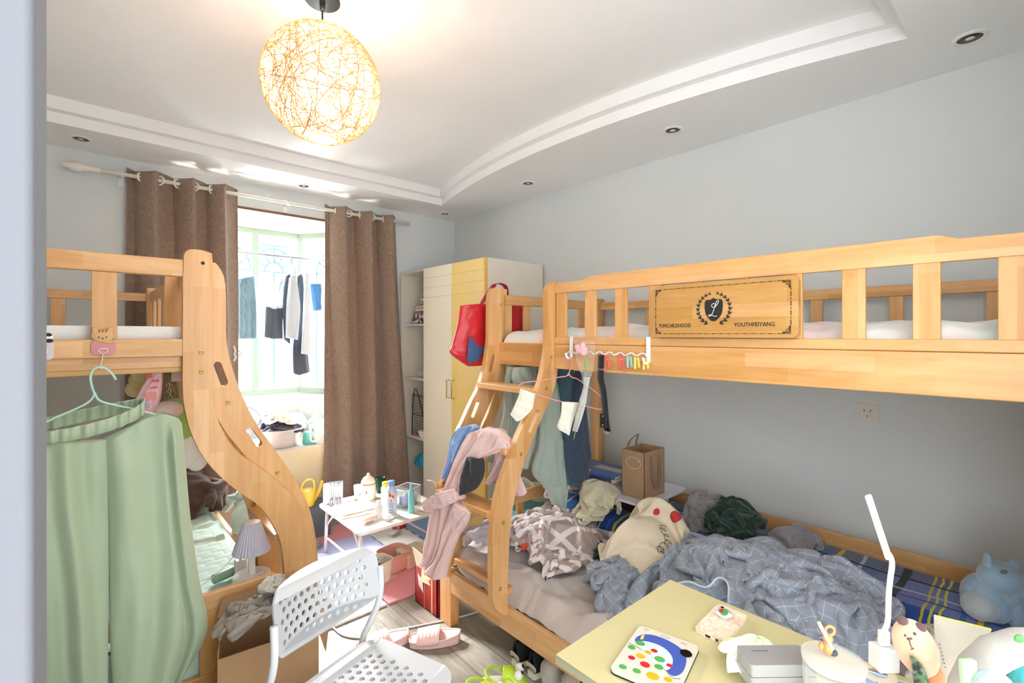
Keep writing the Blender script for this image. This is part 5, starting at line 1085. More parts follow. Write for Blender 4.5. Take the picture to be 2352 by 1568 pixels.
def plaid(a, c):
    x = 2.592-.56*a; y = .0+1.98*c; s = a*.56
    z = .455+.065*math.sin(min(1, (1-a)*2.2)*PI/2)*1.0+.008*noise.noise(Vector((x*6, y*4, 3)))-.10*max(0, a-.86)/.14*(1)
    if a < .05: z -= .05*(1-a/.05)
    return (x, y, z)
b = B(); b.sheet(plaid, 60, 150); pm = None
for k, uvs in b.uv.items(): b.uv[k] = [(p[0]*.56, p[1]*1.98) for p in uvs]
solo('sleeping_mat', b, plaidmat(), 'blue plaid padded mat along the wall side of the right lower bunk', 'mat', sm=True, sol=.012)
# grey quilt
def gridfab(name, base, line, n, w, extra=None):
    t = NT(name); u, v = t.uv(); g = t.math('MAXIMUM', t.band(u, n, w), t.band(v, n, w)); c = t.mix(t.math('MULTIPLY', g, .75), lin(base), lin(line))
    t.put(t.b.inputs['Base Color'], c); t.b.inputs['Roughness'].default_value = .88; t.b.inputs['Sheen Weight'].default_value = .25
    co, _ = t.obj(); nz = t.n('TexNoise', i_Vector=co, i_Scale=16.0, i_Detail=4.0); t.bump(nz.outputs[0], .3, .012); return t.m
m_q = gridfab('grey blue grid cotton', (140, 146, 158), (192, 198, 208), 25, .05)
bedf = lambda x, y: np.where(x > 2.05, .50, .385)
heap('quilt', 1.75, 1.3, lay(1.90, .68, .33, .52, .80, 0), mound(bedf, (1.90, .70, .25, .50, .27), (1.75, .42, .16, .26, .12), (1.72, 1.0, .14, .25, .06)), m_q, 'grey blue grid patterned quilt bunched along the middle of the right lower bunk', 'quilt', n=120, seed=102, lim=(1.47, 2.16, .2, 1.18), bumps=.10, us=1.75, steps=120, thick=.01)
heap('blanket', .75, .6, lay(1.68, 1.2, .17, .16, .5, .2), mound(bedf, (1.7, 1.2, .16, .15, .12)), m_q, 'small bunched end of grey blue grid cloth beside the cherry cushion', 'blanket', n=54, seed=104, lim=(1.5, 1.95, 1.0, 1.42), bumps=.06, us=.75, thick=.008)
heap('blanket', .5, .4, lay(1.88, .20, .13, .10, .66), mound(bedf, (1.9, .22, .15, .12, .2)), fab('cream beige flannel', (206, 192, 174), .4), 'cream beige flannel blanket edge at the near end of the grey quilt', 'blanket', n=40, seed=105, lim=(1.6, 2.1, .0, .34), bumps=.05)
# strawberry check blanket
def checkmat():
    t = NT('brown check flannel'); u, v = t.uv(); g = t.math('MAXIMUM', t.band(u, 6.5, .2), t.band(v, 6.5, .2))
    co, _ = t.obj(); wv = t.n('TexNoise', i_Vector=co, i_Scale=240.0); rip = t.math('GREATER_THAN', t.math('SINE', t.math('MULTIPLY', t.math('ADD', u, v), 900)), .0)
    c = t.mix(t.math('MULTIPLY', rip, .5), lin((158, 140, 132)), lin((190, 174, 166))); c = t.mix(g, c, lin((226, 214, 212)))
    t.put(t.b.inputs['Base Color'], c); t.b.inputs['Roughness'].default_value = .92; t.b.inputs['Sheen Weight'].default_value = .3; nz = t.n('TexNoise', i_Vector=co, i_Scale=18.0, i_Detail=4.0); t.bump(nz.outputs[0], .3, .012); return t.m
m_ck = checkmat()
P_ = crumple(1.02, .94, 104, 92, lay(1.76, 1.70, .33, .32, .62, .3), mound(bedf, (1.84, 1.74, .24, .26, .15), (1.64, 1.5, .13, .16, .07), (1.6, 1.95, .13, .1, .10)), seed=111, steps=120, lim=(1.46, 2.16, 1.28, 2.04), bumps=.075, stiff=.8)
P_b = P_; sbk = thing('blanket', 'brown check blanket with a red strawberry, bunched inside the ladder end of the bed', 'blanket', (1.74, 1.75, .38))
b = B(); b.sheet(lambda a, c: tuple(P_b[int(round(c*92)), int(round(a*104))]), 104, 92, us=1.02, vs_=.94); part('fabric', b, m_ck, sbk, sm=True, sol=.007, sub=1)
def decal(P_, u, v, rad, cam_=Vector((0, 0, H))):        # the cloth point that shows nearest a picture point, and a way to lay marks on the cloth
    d = P_-np.array(cam_); dep = d[..., 0]*FW.x+d[..., 1]*FW.y; uu = 1176+FP*(d[..., 0]*RT.x+d[..., 1]*RT.y)/dep; vv = 768-FP*d[..., 2]/dep
    q = (uu-u)**2+(vv-v)**2; ok = q < 12**2; k = np.where(ok, dep, 99+q); j, i = np.unravel_index(np.argmin(k), k.shape); return i, j
def onsurf(P_, i0, j0, hx, hy, sx=1, sy=1, lift=.008):
    ny_, nx_ = P_.shape[0]-1, P_.shape[1]-1
    def f(x, y):
        i = min(nx_-1.001, max(0, i0+sx*x/hx)); j = min(ny_-1.001, max(0, j0+sy*y/hy)); a, c = int(i), int(j); fa, fc = i-a, j-c
        p = (P_[c, a]*(1-fa)+P_[c, a+1]*fa)*(1-fc)+(P_[c+1, a]*(1-fa)+P_[c+1, a+1]*fa)*fc
        n = np.cross(P_[c, a+1]-P_[c, a], P_[c+1, a]-P_[c, a]); n = n/(np.linalg.norm(n)+1e-9)
        if np.dot(n, np.array((0, 0, H))-p) < 0: n = -n
        return Vector(tuple(p+n*lift))
    return f
def disc2(b, f, cx, cy, rx, ry, n=16, rings=3, shape=None):
    vs = [f(cx, cy)]; fs = []
    for r in range(1, rings+1):
        for k in range(n):
            t = 2*PI*k/n; s_ = shape(t) if shape else 1; vs.append(f(cx+rx*s_*r/rings*math.cos(t), cy+ry*s_*r/rings*math.sin(t)))
    for k in range(n): fs.append((0, 1+k, 1+(k+1) % n))
    for r in range(rings-1):
        for k in range(n): fs.append((1+r*n+k, 1+r*n+(k+1) % n, 1+(r+1)*n+(k+1) % n, 1+(r+1)*n+k))
    b.add(vs, fs)
i, j = decal(P_b, 1196, 1250, 10); f = onsurf(P_b, i, j, 1.02/104, .94/92)
b = B(); disc2(b, f, 0, 0, .03, .036, shape=lambda t: 1-.25*abs(math.sin((t+PI/2)/2))**3 if True else 1); part('strawberry_print', b, M('strawberry red', (222, 74, 44), .8), sbk, sm=True, sol=.002)
b = B()
for k in range(5): a = PI/2+(k-2)*.45; b.tube([f(.0+.01*math.cos(a), .028), f(.024*math.cos(a), .036+.016*math.sin(a))], .002, 5)
part('strawberry_leaves', b, m_ink, sbk)
i, j = decal(P_b, 1270, 1325, 10); f = onsurf(P_b, i, j, 1.02/104, .94/92)
b = B(); text(b, 'STRAWB', .034, lambda x, y, z: tuple(f(x, y)), ext=0); part('lettering', b, m_ink, sbk)
# cherry cushion
cc = Vector((1.94, 1.22, .40)); PC = crumple(.66, .60, 66, 60, lay(1.93, 1.22, .25, .22, .66, -.5), mound(bedf, (1.95, 1.24, .20, .19, .25), (1.82, 1.14, .14, .14, .16)), seed=131, steps=120, lim=(1.6, 2.2, .96, 1.5), bumps=.035, stiff=1.2)
b = B(); b.sheet(lambda a, c: tuple(PC[int(round(c*60)), int(round(a*66))]), 66, 60, us=.66, vs_=.6); chn = thing('cushion_cover', 'cream cotton cover with red cherries and looping script, heaped on the lower bunk', 'cushion cover', cc)
part('cover', b, fab('cream calico', (230, 216, 190), .45), chn, sm=True, sub=1, sol=.006)
for (u, v, r) in ((1540, 1184, .026), (1500, 1172, .018)):
    i, j = decal(PC, u, v, 10); f = onsurf(PC, i, j, .01, .01, lift=.0055)
    b = B(); disc2(b, f, 0, 0, r, r*.9); part('cherry_print', b, M('cherry red', (196, 58, 56), .8, var=.2, vs=40), chn, sm=True, sol=.002)
i, j = decal(PC, 1530, 1232, 10); f = onsurf(PC, i, j, .01, .01, lift=.0055)
b = B(); b.tube([f(*(lambda X_, Y_: (X_*.55-Y_*.83, X_*.83+Y_*.55))(-.08+.16*t+.012*math.sin(t*40), .015*math.cos(t*40)+.015*math.sin(t*9))) for t in [k/140 for k in range(141)]], .0013, 4); part('script_print', b, m_ink, chn)
# other clothes on the bed
heap('clothes', .55, .5, lay(2.05, 1.62, .13, .12, .62), mound(bedf, (2.05, 1.62, .14, .12, .2)), fab('stone beige cotton', (202, 194, 166), .4), 'stone beige garment with dark trim heaped between check blanket and cherry cushion', 'clothes', n=44, seed=121, lim=(1.86, 2.2, 1.44, 1.84), bumps=.06)
heap('cloth', .22, .2, lay(1.92, 1.5, .07, .04, .56), mound(bedf, (1.95, 1.52, .08, .06, .10)), fab('dark teal satin', (22, 66, 62), .3), 'little dark teal satin cloth under the stone beige garment', 'cloth', n=22, seed=122, lim=(1.8, 2.05, 1.4, 1.6))
heap('clothes', .6, .5, lay(2.13, 1.9, .16, .1, .62), mound(bedf, (2.12, 1.9, .17, .12, .2)), m_ck, 'far end of brown check cloth piled below the white shelf board', 'clothes', n=44, seed=123, lim=(1.9, 2.35, 1.75, 2.06), bumps=.06, us=.6)
heap('towel', .6, .42, lay(2.38, 1.17, .11, .13, .64), mound(.50, (2.42, 1.18, .12, .17, .14)), fab('grey fleece with cream spots', (150, 146, 144), .6, .6, var=.25), 'grey fluffy towel crumpled at the wall beside the kraft bag', 'towel', n=44, seed=124, lim=(2.24, 2.58, .98, 1.36), bumps=.07, thick=.014)
heap('jacket', .66, .6, lay(2.28, .98, .12, .12, .62), mound(.50, (2.3, .98, .13, .13, .20)), fab('bottle green satin', (20, 52, 42), .3, .2, .5), 'bottle green jacket heaped near the wall behind the grey quilt', 'jacket', n=52, seed=125, lim=(2.1, 2.5, .80, 1.18), bumps=.08)
heap('towel', .5, .4, lay(2.34, .74, .10, .10, .6), mound(.50, (2.34, .74, .11, .11, .12)), fab('grey fleece', (146, 144, 150), .6, .6, var=.2), 'grey fluffy towel rolled in front of the bottle green jacket', 'towel', n=40, seed=126, lim=(2.2, 2.5, .6, .88), bumps=.05, thick=.014)
heap('pillow_case', .5, .42, lay(1.56, 1.98, .1, .09, .5), mound(bedf, (1.56, 1.95, .10, .10, .12)), fab('pale lilac cotton', (206, 198, 206), .4), 'pale lilac pillow case lump behind the ladder foot', 'bedding', n=36, seed=127, lim=(1.44, 1.72, 1.82, 2.06), bumps=.05)
# shelf board with books and kraft bag
bz = .625
wb = thing('lap_table', 'small white folding lap table against the wall on the right lower bunk', 'table', (2.38, 1.68, .51))
b = B(); b.prism([rrect(2.13, 2.58, 1.36, 2.0, .05)], lambda x, y, t: (x, y, t), bz-.014, bz); part('top', b, M('white laminate', (222, 224, 236), .3), wb, bev=.003)
for y in (1.45, 1.92): b = B(); b.tube(smooth([(2.2, y, bz-.014), (2.2, y, .525), (2.5, y, .525), (2.5, y, bz-.014)], 1), .008, 8); part('leg', b, m_cht, wb, sm=True)
b = B(); b.box(2.25, 2.5, 1.5, 1.85, .505, .575); solo('storage_box', b, M('dark maroon', (70, 24, 26), .6), 'dark maroon box under the white lap table', 'box', bev=.006)
def book(x, y, z, w, d, h, a, cov, nm, label, cl=(232, 224, 204)):
    t = thing('book', label, 'book', (x, y, z), a); m = M(nm, cov, .35)
    b = B(); b.box(-w/2, w/2, -d/2, d/2, 0, .0025); part('cover', b, m, t, w=False, bev=.001); b = B(); b.box(-w/2, w/2, -d/2, d/2, h-.0025, h); tp = part('cover', b, m, t, w=False, bev=.001)
    b = B(); b.box(-w/2, -w/2+.003, -d/2, d/2, 0, h); part('spine', b, m, t, w=False); b = B(); b.box(-w/2+.003, w/2-.004, -d/2+.004, d/2-.004, .0025, h-.0025); part('pages', b, M('page edge', cl, .8), t, w=False); return t, tp
book(2.31, 1.80, bz, .2, .30, .03, .1, (150, 186, 196), 'pale teal cover', 'pale teal book at the bottom of the stack on the lap table')
book(2.31, 1.75, bz+.031, .2, .26, .036, -.05, (96, 96, 116), 'slate cover', 'thick slate grey book in the middle of the stack')
t, tp = book(2.30, 1.77, bz+.068, .24, .34, .014, .06, (64, 96, 158), 'blue magazine cover', 'blue magazine with a pale label on top of the book stack')
b = B(); b.box(-.02, .05, -.15, .04, .0142, .0148); lbp = part('pale_label', b, M('taupe label', (176, 164, 152), .5), t, w=False)
b = B(); text(b, 'english reader', .02, lambda x, y, z: (.064, -.07+x, .0146), ext=0) if False else [b.box(.062, .067, -.14+k*.018, -.128+k*.018, .0142, .0147) for k in range(9)]; part('title_marks', b, m_ink, t, w=False)
kb = thing('paper_bag', 'tan kraft paper bag with ribbon handles standing on the lap table', 'bag', (2.30, 1.47, bz)); m_kr = M('kraft paper', (170, 138, 106), .8, var=.05, vs=12)
kx0, kx1, ky0, ky1, kh = 2.20, 2.40, 1.41, 1.55, .25
b = B()
for (x0, x1, y0, y1) in ((kx0, kx0+.002, ky0, ky1), (kx1-.002, kx1, ky0, ky1), (kx0, kx1, ky0, ky0+.002), (kx0, kx1, ky1-.002, ky1)): b.box(x0, x1, y0, y1, bz+.002, bz+kh)
b.box(kx0, kx1, ky0, ky1, bz+.001, bz+.003); part('body', b, m_kr, kb)
m_rb = M('taupe ribbon', (150, 122, 94), .6)
for y, up in ((ky0-.002, -1), (ky1+.002, 1)):
    pts = [(kx0+.06, y, bz+kh-.03), (kx0+.06, y, bz+kh+.03), (2.30, y+(.03 if up < 0 else -.05), bz+kh+.085), (kx1-.06, y, bz+kh+.03), (kx1-.06, y, bz+kh-.03)] if up > 0 else [(kx0+.06, y, bz+kh-.03), (kx0+.065, y-.01, bz+.10), (2.30, y-.02, bz+.035), (kx1-.065, y-.01, bz+.10), (kx1-.06, y, bz+kh-.03)]
    ps = smooth(pts, 3); b = B(); b.sheet(lambda a, c: tuple(ps[int(round(c*(len(ps)-1)))]+Vector(((a-.5)*.016, 0, 0))), 1, len(ps)-1); part('handle', b, m_rb, kb, sm=True, sol=.002)
b = B(); b.tube([(kx0-.012, 1.47+.045*math.cos(t), bz+.19+.03*math.sin(t)) for t in [2*PI*k/24 for k in range(24)]], .0014, 6, closed=True); part('string_ring', b, M('white string', (222, 212, 206), .6), kb)
# light blue rhino plush
rh = thing('plush_toy', 'pale blue rhino plush sitting on the plaid mat at the right edge', 'toy', PD(2290, 1400, 1.78)); m_rh = fab('pale blue plush', (150, 178, 200), .6, .8, var=.06)
DR = 1.66
def RB(name, u, v, r, dd=0, nz=.03, m=None, par=None, rz=0): b = B(); b.ball(PD(u, v, DR+dd), r, 24, 16, rot(rz), nz=nz, sc=6); return part(name, b, m or m_rh, par or rh, sm=True)
RB('body', 2266, 1372, (.075, .07, .082)); RB('body_front', 2300, 1360, (.06, .055, .075), -.02); hd_ = RB('head', 2300, 1328, (.07, .06, .055), -.03, rz=-.5)
RB('muzzle', 2338, 1350, (.05, .045, .042), -.045); RB('leg', 2298, 1400, (.028, .028, .045), -.05); RB('leg', 2335, 1410, (.03, .028, .05), -.06); RB('haunch', 2250, 1392, (.045, .05, .045), -.03, m=fab('pale grey blue plush', (184, 194, 198), .6, .8))
RB('ear', 2268, 1290, (.022, .010, .03), -.02, rz=.4); RB('ear', 2332, 1296, (.034, .012, .022), -.03, rz=-.4); RB('tail', 2228, 1352, (.012, .012, .02))
b = B(); c = PD(2305, 1313, DR-.088); b.ball(c, (.013, .004, .007), R=rot(-AL)); part('eye', b, M('grey eye', (120, 126, 128), .2), hd_, sm=True)
# wall socket
c = PX(1993, 948, XW); so = thing('wall_socket', 'white wall socket plate below the upper bunk', 'socket', c); b = B(); b.prism([rrect(c.y-.043, c.y+.043, c.z-.043, c.z+.043, .006)], lambda y, z, t: (t, y, z), XW-.008, XW); part('plate', b, M('socket white', (222, 218, 210), .35), so, bev=.002)
b = B()
for dy, dz_ in ((-.012, .012), (.012, .012), (0, -.014)): b.box(XW-.0085, XW-.0078, c.y+dy-.0015, c.y+dy+.0015, c.z+dz_-.005, c.z+dz_+.005)
part('slots', b, m_ink, so)
# ================================================================= floor: play mat, folding table and its things
def matmat(name, col, plate=False):
    if name in MATS: return MATS[name]
    t = NT(name); co, X = t.obj(); t.b.inputs['Base Color'].default_value = lin(col); t.b.inputs['Roughness'].default_value = .7
    if plate:
        a = t.math('MULTIPLY', t.math('ADD', X[0], X[1]), 26); c = t.math('MULTIPLY', t.math('SUBTRACT', X[0], X[1]), 26)
        ck = t.math('MODULO', t.math('ADD', t.math('FLOOR', a), t.math('FLOOR', c)), 2)
        fa, fc = t.math('FRACT', a), t.math('FRACT', c)
        s1 = t.math('LESS_THAN', t.math('ABSOLUTE', t.math('SUBTRACT', fa, .5)), .12); s2 = t.math('LESS_THAN', t.math('ABSOLUTE', t.math('SUBTRACT', fc, .5)), .12)
        k1 = t.math('LESS_THAN', t.math('ABSOLUTE', t.math('SUBTRACT', fc, .5)), .38); k2 = t.math('LESS_THAN', t.math('ABSOLUTE', t.math('SUBTRACT', fa, .5)), .38)
        par = t.math('ABSOLUTE', ck); h = t.math('ADD', t.math('MULTIPLY', t.math('MULTIPLY', s1, k1), par), t.math('MULTIPLY', t.math('MULTIPLY', s2, k2), t.math('SUBTRACT', 1, par)))
        t.bump(h, .6, .004)
    MATS[name] = t.m; return t.m
pm = thing('play_mat', 'interlocking foam play mat of white, pink, blue and lavender tiles', 'mat', (1.25, 3.0, 0))
def tile(x0, x1, y0, y1, m, jx0=0, jx1=0, jy1=0, jy0=0):
    def edge(p, q, amp):
        p, q = Vector((*p, 0)), Vector((*q, 0)); d = q-p; L = d.length; n = max(2, int(L/.055)); d.normalize(); nn = Vector((d.y, -d.x, 0)); o = []
        if not amp: return [(p.x, p.y)]
        for i in range(n):
            s = L*i/n; w = L/n
            if i % 2: pts = [(0, 0), (.22, 0), (.12, amp), (.88, amp), (.78, 0)]
            else: pts = [(0, 0)]
            o += [tuple((p+d*(s+a*w)+nn*h)[:2]) for a, h in pts]
        return o
    ol_ = edge((x0, y0), (x1, y0), jy0)+edge((x1, y0), (x1, y1), jx1)+edge((x1, y1), (x0, y1), jy1)+edge((x0, y1), (x0, y0), jx0)
    b = B(); b.prism([ol_], lambda x, y, t: (x, y, t), .001, .012); return part('foam_tile', b, m, pm, bev=.001)
mw, mp_, mb, ml = matmat('white foam', (236, 236, 230), True), matmat('pink foam', (232, 158, 166)), matmat('blue foam', (136, 170, 214)), matmat('lavender foam', (196, 200, 236), True)
A_ = .012
tile(.66, 1.25, 2.43, 2.80, mw, jx1=A_, jy1=A_); tile(1.2635, 1.86, 2.43, 2.80, mp_, jy1=0)
tile(.66, 1.58, 2.8145, 3.42, ml, jx1=A_); tile(1.5935, 1.84, 2.802, 3.42, mw, jx1=A_, jy1=0); tile(1.8535, 2.1, 2.802, 3.42, mb); tile(.9, 1.84, 3.422, 3.7, mp_)
TZ = .34; ft = thing('folding_table', 'low white folding table crowded with bottles and papers below the window', 'table', (1.51, 3.0, .012))
def tableln():
    t = NT('pale marbled laminate'); co, _ = t.obj(); nz = t.n('TexNoise', i_Vector=co, i_Scale=3.0, i_Detail=5.0, i_Distortion=2.0); r = t.n('MapRange', i_Value=nz.outputs[0], i_1=.45, i_2=.65)
    t.put(t.b.inputs['Base Color'], t.mix(r.outputs[0], lin((240, 238, 230)), lin((222, 220, 192)))); t.b.inputs['Roughness'].default_value = .25; return t.m
b = B(); b.prism([rrect(1.2, 1.82, 2.665, 3.33, .035)], lambda x, y, t: (x, y, t), TZ-.018, TZ-.0005); part('top', b, tableln(), ft, bev=.003)
m_pt = M('pale pink tube', (240, 224, 220), .3)
for x in (1.235, 1.785):
    b = B(); b.tube([(x, 2.70, .0125), (x, 2.74, TZ-.02)], .011, 10); part('leg', b, m_pt, ft, sm=True); b = B(); b.tube([(x, 3.29, .0125), (x, 3.25, TZ-.02)], .011, 10); part('leg', b, m_pt, ft, sm=True)
    b = B(); b.tube([(x, 2.715, .12), (x, 3.275, .12)], .007, 8); part('crossbar', b, m_pt, ft, sm=True)
    for y0, y1 in ((2.715, 2.86), (3.275, 3.13)): b = B(); b.tube([(x, y0, .19), (x-.0, y1, TZ-.02)], .006, 8); part('brace', b, m_pt, ft, sm=True)
def TP(u, v): return PZ(u, v, TZ)
def bottle(name, label, c, prof, m, caps=(), cat='bottle', sx=1, sy=1, seg=28, rz=0):
    t = thing(name, label, cat, c, rz); b = B(); b.lathe(prof, (0, 0, 0), seg, sx=sx, sy=sy); part('body', b, m, t, w=False, sm=True, bev=.0)
    for nm, pr, mm in caps: b = B(); b.lathe(pr, (0, 0, 0), seg, sx=sx, sy=sy); part(nm, b, mm, t, w=False, sm=True)
    return t
m_wp = M('white bottle plastic', (240, 240, 238), .3)
bottle('bottle', 'plain white bottle at the left corner of the folding table beside the pens', TP(750, 1156), [(0, 0), (.021, 0), (.022, .004), (.022, .125), (.018, .135), (0, .136)], m_wp)
c = TP(772, 1158); pb_ = thing('pen_box', 'clear plastic box of coloured pens at the left corner of the folding table', 'pen box', c, -.4); b = B()
b.box(-.045, .045, -.03, -.0285, 0, .15); b.box(-.045, .045, .0285, .03, 0, .15); b.box(-.045, -.0435, -.03, .03, 0, .15); b.box(.0435, .045, -.03, .03, 0, .15); b.box(-.045, .045, -.03, .03, 0, .002); part('case', b, glass('clear box', (240, 244, 250), .08), pb_, w=False)
rg = random.Random(8)
for i, (nm, cl_) in enumerate((('red', (206, 84, 84)), ('navy', (60, 66, 110)), ('pale grey', (200, 200, 206)), ('slate blue', (120, 130, 170)), ('crimson', (160, 40, 60)), ('black', (30, 30, 34)), ('lilac', (190, 170, 214)))):
    x = -.036+i*.012; pt = thing('pen', 'slim %s barrelled pen standing in the clear box on the folding table' % nm, 'pen', c, -.4, 'pens in the clear box'); h_ = rg.uniform(.12, .15)
    b = B(); b.tube([(x, -.012+.02*(i % 2), .003), (x, -.012+.02*(i % 2), .05)], .0042, 8); part('barrel', b, M('pen '+nm, cl_, .4), pt, w=False, sm=True)
    b = B(); b.tube([(x, -.012+.02*(i % 2), .05), (x, -.012+.02*(i % 2), h_)], .0045, 8); part('cap', b, M('pen white', (236, 236, 240), .4), pt, w=False, sm=True)
m_cr = M('cream enamel', (244, 236, 214), .25, coat=.4)
t = bottle('bottle', 'cream round bottle with a pointed lid and a thin red band on the folding table', TP(846, 1145), [(0, 0), (.048, 0), (.052, .006), (.052, .10), (.048, .11)], m_cr, (('lid', [(.049, .113), (.049, .125), (.035, .15), (.012, .165), (.010, .18), (0, .182)], m_cr), ('red_band', [(.0495, .109), (.051, .110), (.051, .113), (.0495, .114)], M('red band', (170, 60, 50), .4))))
b = B(); b.prism([circ(0, .06, .012, 5)], lambda x, z, t_: (x*.8-.031, -.0425+t_+.0*x, z), -.0005, .0008); part('flower_print', b, M('red print', (208, 92, 84), .6), t, w=False)
bottle('cup', 'small frosted white cup behind the paper stack on the folding table', TP(822, 1136), [(0, 0), (.026, 0), (.03, .07), (.028, .07), (.025, .004), (0, .004)], thin('frosted plastic', (244, 244, 246), .4), cat='cup')
bottle('glass', 'dark green drinking glass behind the cream bottle', TP(874, 1130), [(0, 0), (.028, 0), (.036, .11), (.034, .11), (.027, .006), (0, .006)], glass('green glass', (40, 96, 72), .5), cat='glass')
bottle('bottle', 'white bottle with a yellow cap behind the blue drink bottle', TP(887, 1160), [(0, 0), (.032, 0), (.034, .005), (.034, .12), (.026, .135), (0, .136)], m_wp, (('cap', [(.027, .134), (.027, .158), (0, .16)], M('yellow cap', (240, 212, 70), .35)),))
c = TP(899, 1183); t = bottle('drink_bottle', 'blue and white sports drink bottle on the folding table', c, [(0, 0), (.030, 0), (.034, .006), (.034, .05), (.031, .06), (.034, .07), (.034, .15), (.028, .17), (.018, .185), (.018, .195)], M('light blue plastic', (190, 212, 240), .2, coat=.4), (('cap', [(.021, .192), (.022, .194), (.022, .218), (.020, .222), (0, .222)], M('blue cap', (130, 172, 226), .35)),))
def cyl(R_, a0):                                         # onto the bottle's side: x along the girth, y up
    d0 = math.atan2(-c.y, -c.x)
    return lambda x, y, z: (R_*math.cos(d0+a0+x/R_), R_*math.sin(d0+a0+x/R_), y)
f = cyl(.0346, .0); b = B(); b.sheet(lambda a, q: f((a-.5)*.085, .012+.14*q, 0), 20, 4); part('label', b, M('white blue label', (226, 234, 246), .35), t, w=False, sm=True, sol=.0003)
f = cyl(.0352, .0); f2 = lambda x, y, z: f(-(y-.0)*1.0, .02+x, 0)
b = B(); text(b, '\u8109\u52a8+', .036, lambda x, y, z: f(.012-y, .022+x, 0), ext=0, align='LEFT'); part('lettering', b, M('blue print deep', (30, 84, 176), .5), t, w=False)
b = B(); zg = [(.018, .148), (-.022, .148), (-.020, .12), (-.024, .07), (-.0195, .118), (.006, .118), (.004, .13)]; b.prism([[(x, y) for x, y in [(-.026, .146), (.016, .150), (.006, .118), (.020, .128), (.026, .09), (.014, .112), (-.002, .104), (.004, .134), (-.020, .132)]]], lambda x, y, q: f(x, y, 0), 0, 1) if False else b.sheet(lambda a, q: f(-.02+.03*a+.01*q, .145-.02*q+.008*math.sin(a*6), 0), 8, 2); part('red_flash', b, M('red orange print', (226, 84, 52), .5), t, w=False, sol=.0004)
bottle('bottle', 'slim turquoise tube bottle with a pointed tip on the folding table', TP(945, 1176), [(0, 0), (.02, 0), (.021, .004), (.019, .13), (.012, .15), (.010, .165), (.006, .185), (0, .187)], M('turquoise tube', (122, 214, 214), .3, coat=.3))
bottle('bottle', 'small white lotion bottle in front of the drink bottle', TP(870, 1190), [(0, 0), (.022, 0), (.023, .003), (.023, .075), (.012, .09)], m_wp, (('cap', [(.013, .088), (.013, .112), (0, .114)], m_wp),))
c = TP(934, 1158); tb = thing('storage_tub', 'clear square tub of purple and pink things on the folding table', 'tub', c, .35); b = B(); w_, d_ = .075, .06
for (x0, x1, y0, y1) in ((-w_, w_, -d_, -d_+.002), (-w_, w_, d_-.002, d_), (-w_, -w_+.002, -d_, d_), (w_-.002, w_, -d_, d_)): b.box(x0, x1, y0, y1, 0, .12)
b.box(-w_, w_, -d_, d_, 0, .002); part('wall', b, glass('clear tub', (240, 244, 250), .07), tb, w=False)
b = B(); b.tube([(x, y, .12) for x, y in rrect(-w_-.003, w_+.003, -d_-.003, d_+.003, .01)], .003, 6, closed=True); part('rim', b, M('tub rim', (226, 232, 242), .3), tb, w=False, sm=True)
for nm, lb_, dx, dy, pr, cc_ in (('bottle', 'purple bottle inside the clear tub', -.035, -.02, [(0, .003), (.024, .003), (.024, .07), (.012, .085), (0, .09)], (184, 160, 214)), ('jar', 'pink jar inside the clear tub', .035, -.025, [(0, .003), (.028, .003), (.03, .06), (.026, .075), (0, .076)], (232, 168, 190)), ('jar', 'dark jar at the back of the clear tub', -.01, .03, [(0, .003), (.02, .003), (.02, .05), (0, .052)], (90, 84, 104))):
    q = c+rot(.35)@Vector((dx, dy, 0)); bottle(nm, lb_, q, pr, M(lb_, cc_, .3), cat='container')
def stackp(name, label, cx, cy, z, w, d, h, a, m, cat='paper', **k):
    t = Vector((cx, cy, z)); b = B(); b.obox((0, 0, h/2), (w/2, d/2, h/2), rot(a)); b.v = [(v[0]+cx, v[1]+cy, v[2]+z) for v in b.v]; return solo(name, b, m, label, cat, **k)
c = TP(815, 1172)
stackp('notebook', 'flat cream notebook under the paper stack on the folding table', c.x+.005, c.y-.02, TZ, .24, .19, .010, -.15, M('cream cover', (232, 216, 196), .5), 'notebook', bev=.002)
stackp('paper_stack', 'stack of white paper on the folding table', c.x, c.y+.01, TZ+.0102, .22, .17, .02, -.05, M('paper white', (238, 234, 226), .7), bev=.001)
c = TP(850, 1150); stackp('paper_sheet', 'printed sheet with a red corner lying behind the paper stack', c.x+.06, c.y+.06, TZ, .12, .1, .002, .5, M('red white print', (226, 196, 190), .6, var=.3, vs=30))
c = TP(848, 1198); b = B(); b.ball(c+Vector((0, 0, .02)), (.062, .028, .02), 28, 14, rot(.25)); o = solo('pencil_case', b, M('pale pink shell', (240, 214, 206), .25, coat=.4), 'pale pink oval case at the front edge of the folding table', 'case', sm=True)
c = TP(902, 1190); b = B(); b.obox(c+Vector((0, 0, .006)), (.055, .010, .006), rot(.35)); solo('tube', b, m_wp, 'slim white tube lying in front of the drink bottle', 'tube', bev=.003)
c = TP(978, 1172); bx_ = thing('small_box', 'small red and white box on the right corner of the folding table', 'box', c, .3); b = B(); b.box(-.05, .05, -.03, .03, 0, .022); part('body', b, M('box white grey', (226, 220, 218), .5), bx_, w=False, bev=.001); b = B(); b.box(-.051, .051, -.031, .031, .008, .012); part('stripe', b, M('red print', (208, 92, 84), .6), bx_, w=False)
c = TP(994, 1164); b = B(); b.ball(c+Vector((0, 0, .035)), .013, 14, 10); solo('red_ball', b, M('red gloss', (222, 48, 52), .25), 'small red ball lying on the red and white box', 'ball', sm=True)
c = TP(816, 1146); heap('cloth', .12, .08, lay(c.x, c.y, .05, .03, TZ+.02), mound(TZ, (c.x, c.y, .045, .02, .015)), fab('peach cloth', (232, 196, 180)), 'small peach cloth behind the paper stack on the folding table', 'cloth', n=18, seed=131, bumps=.01, thick=.002)
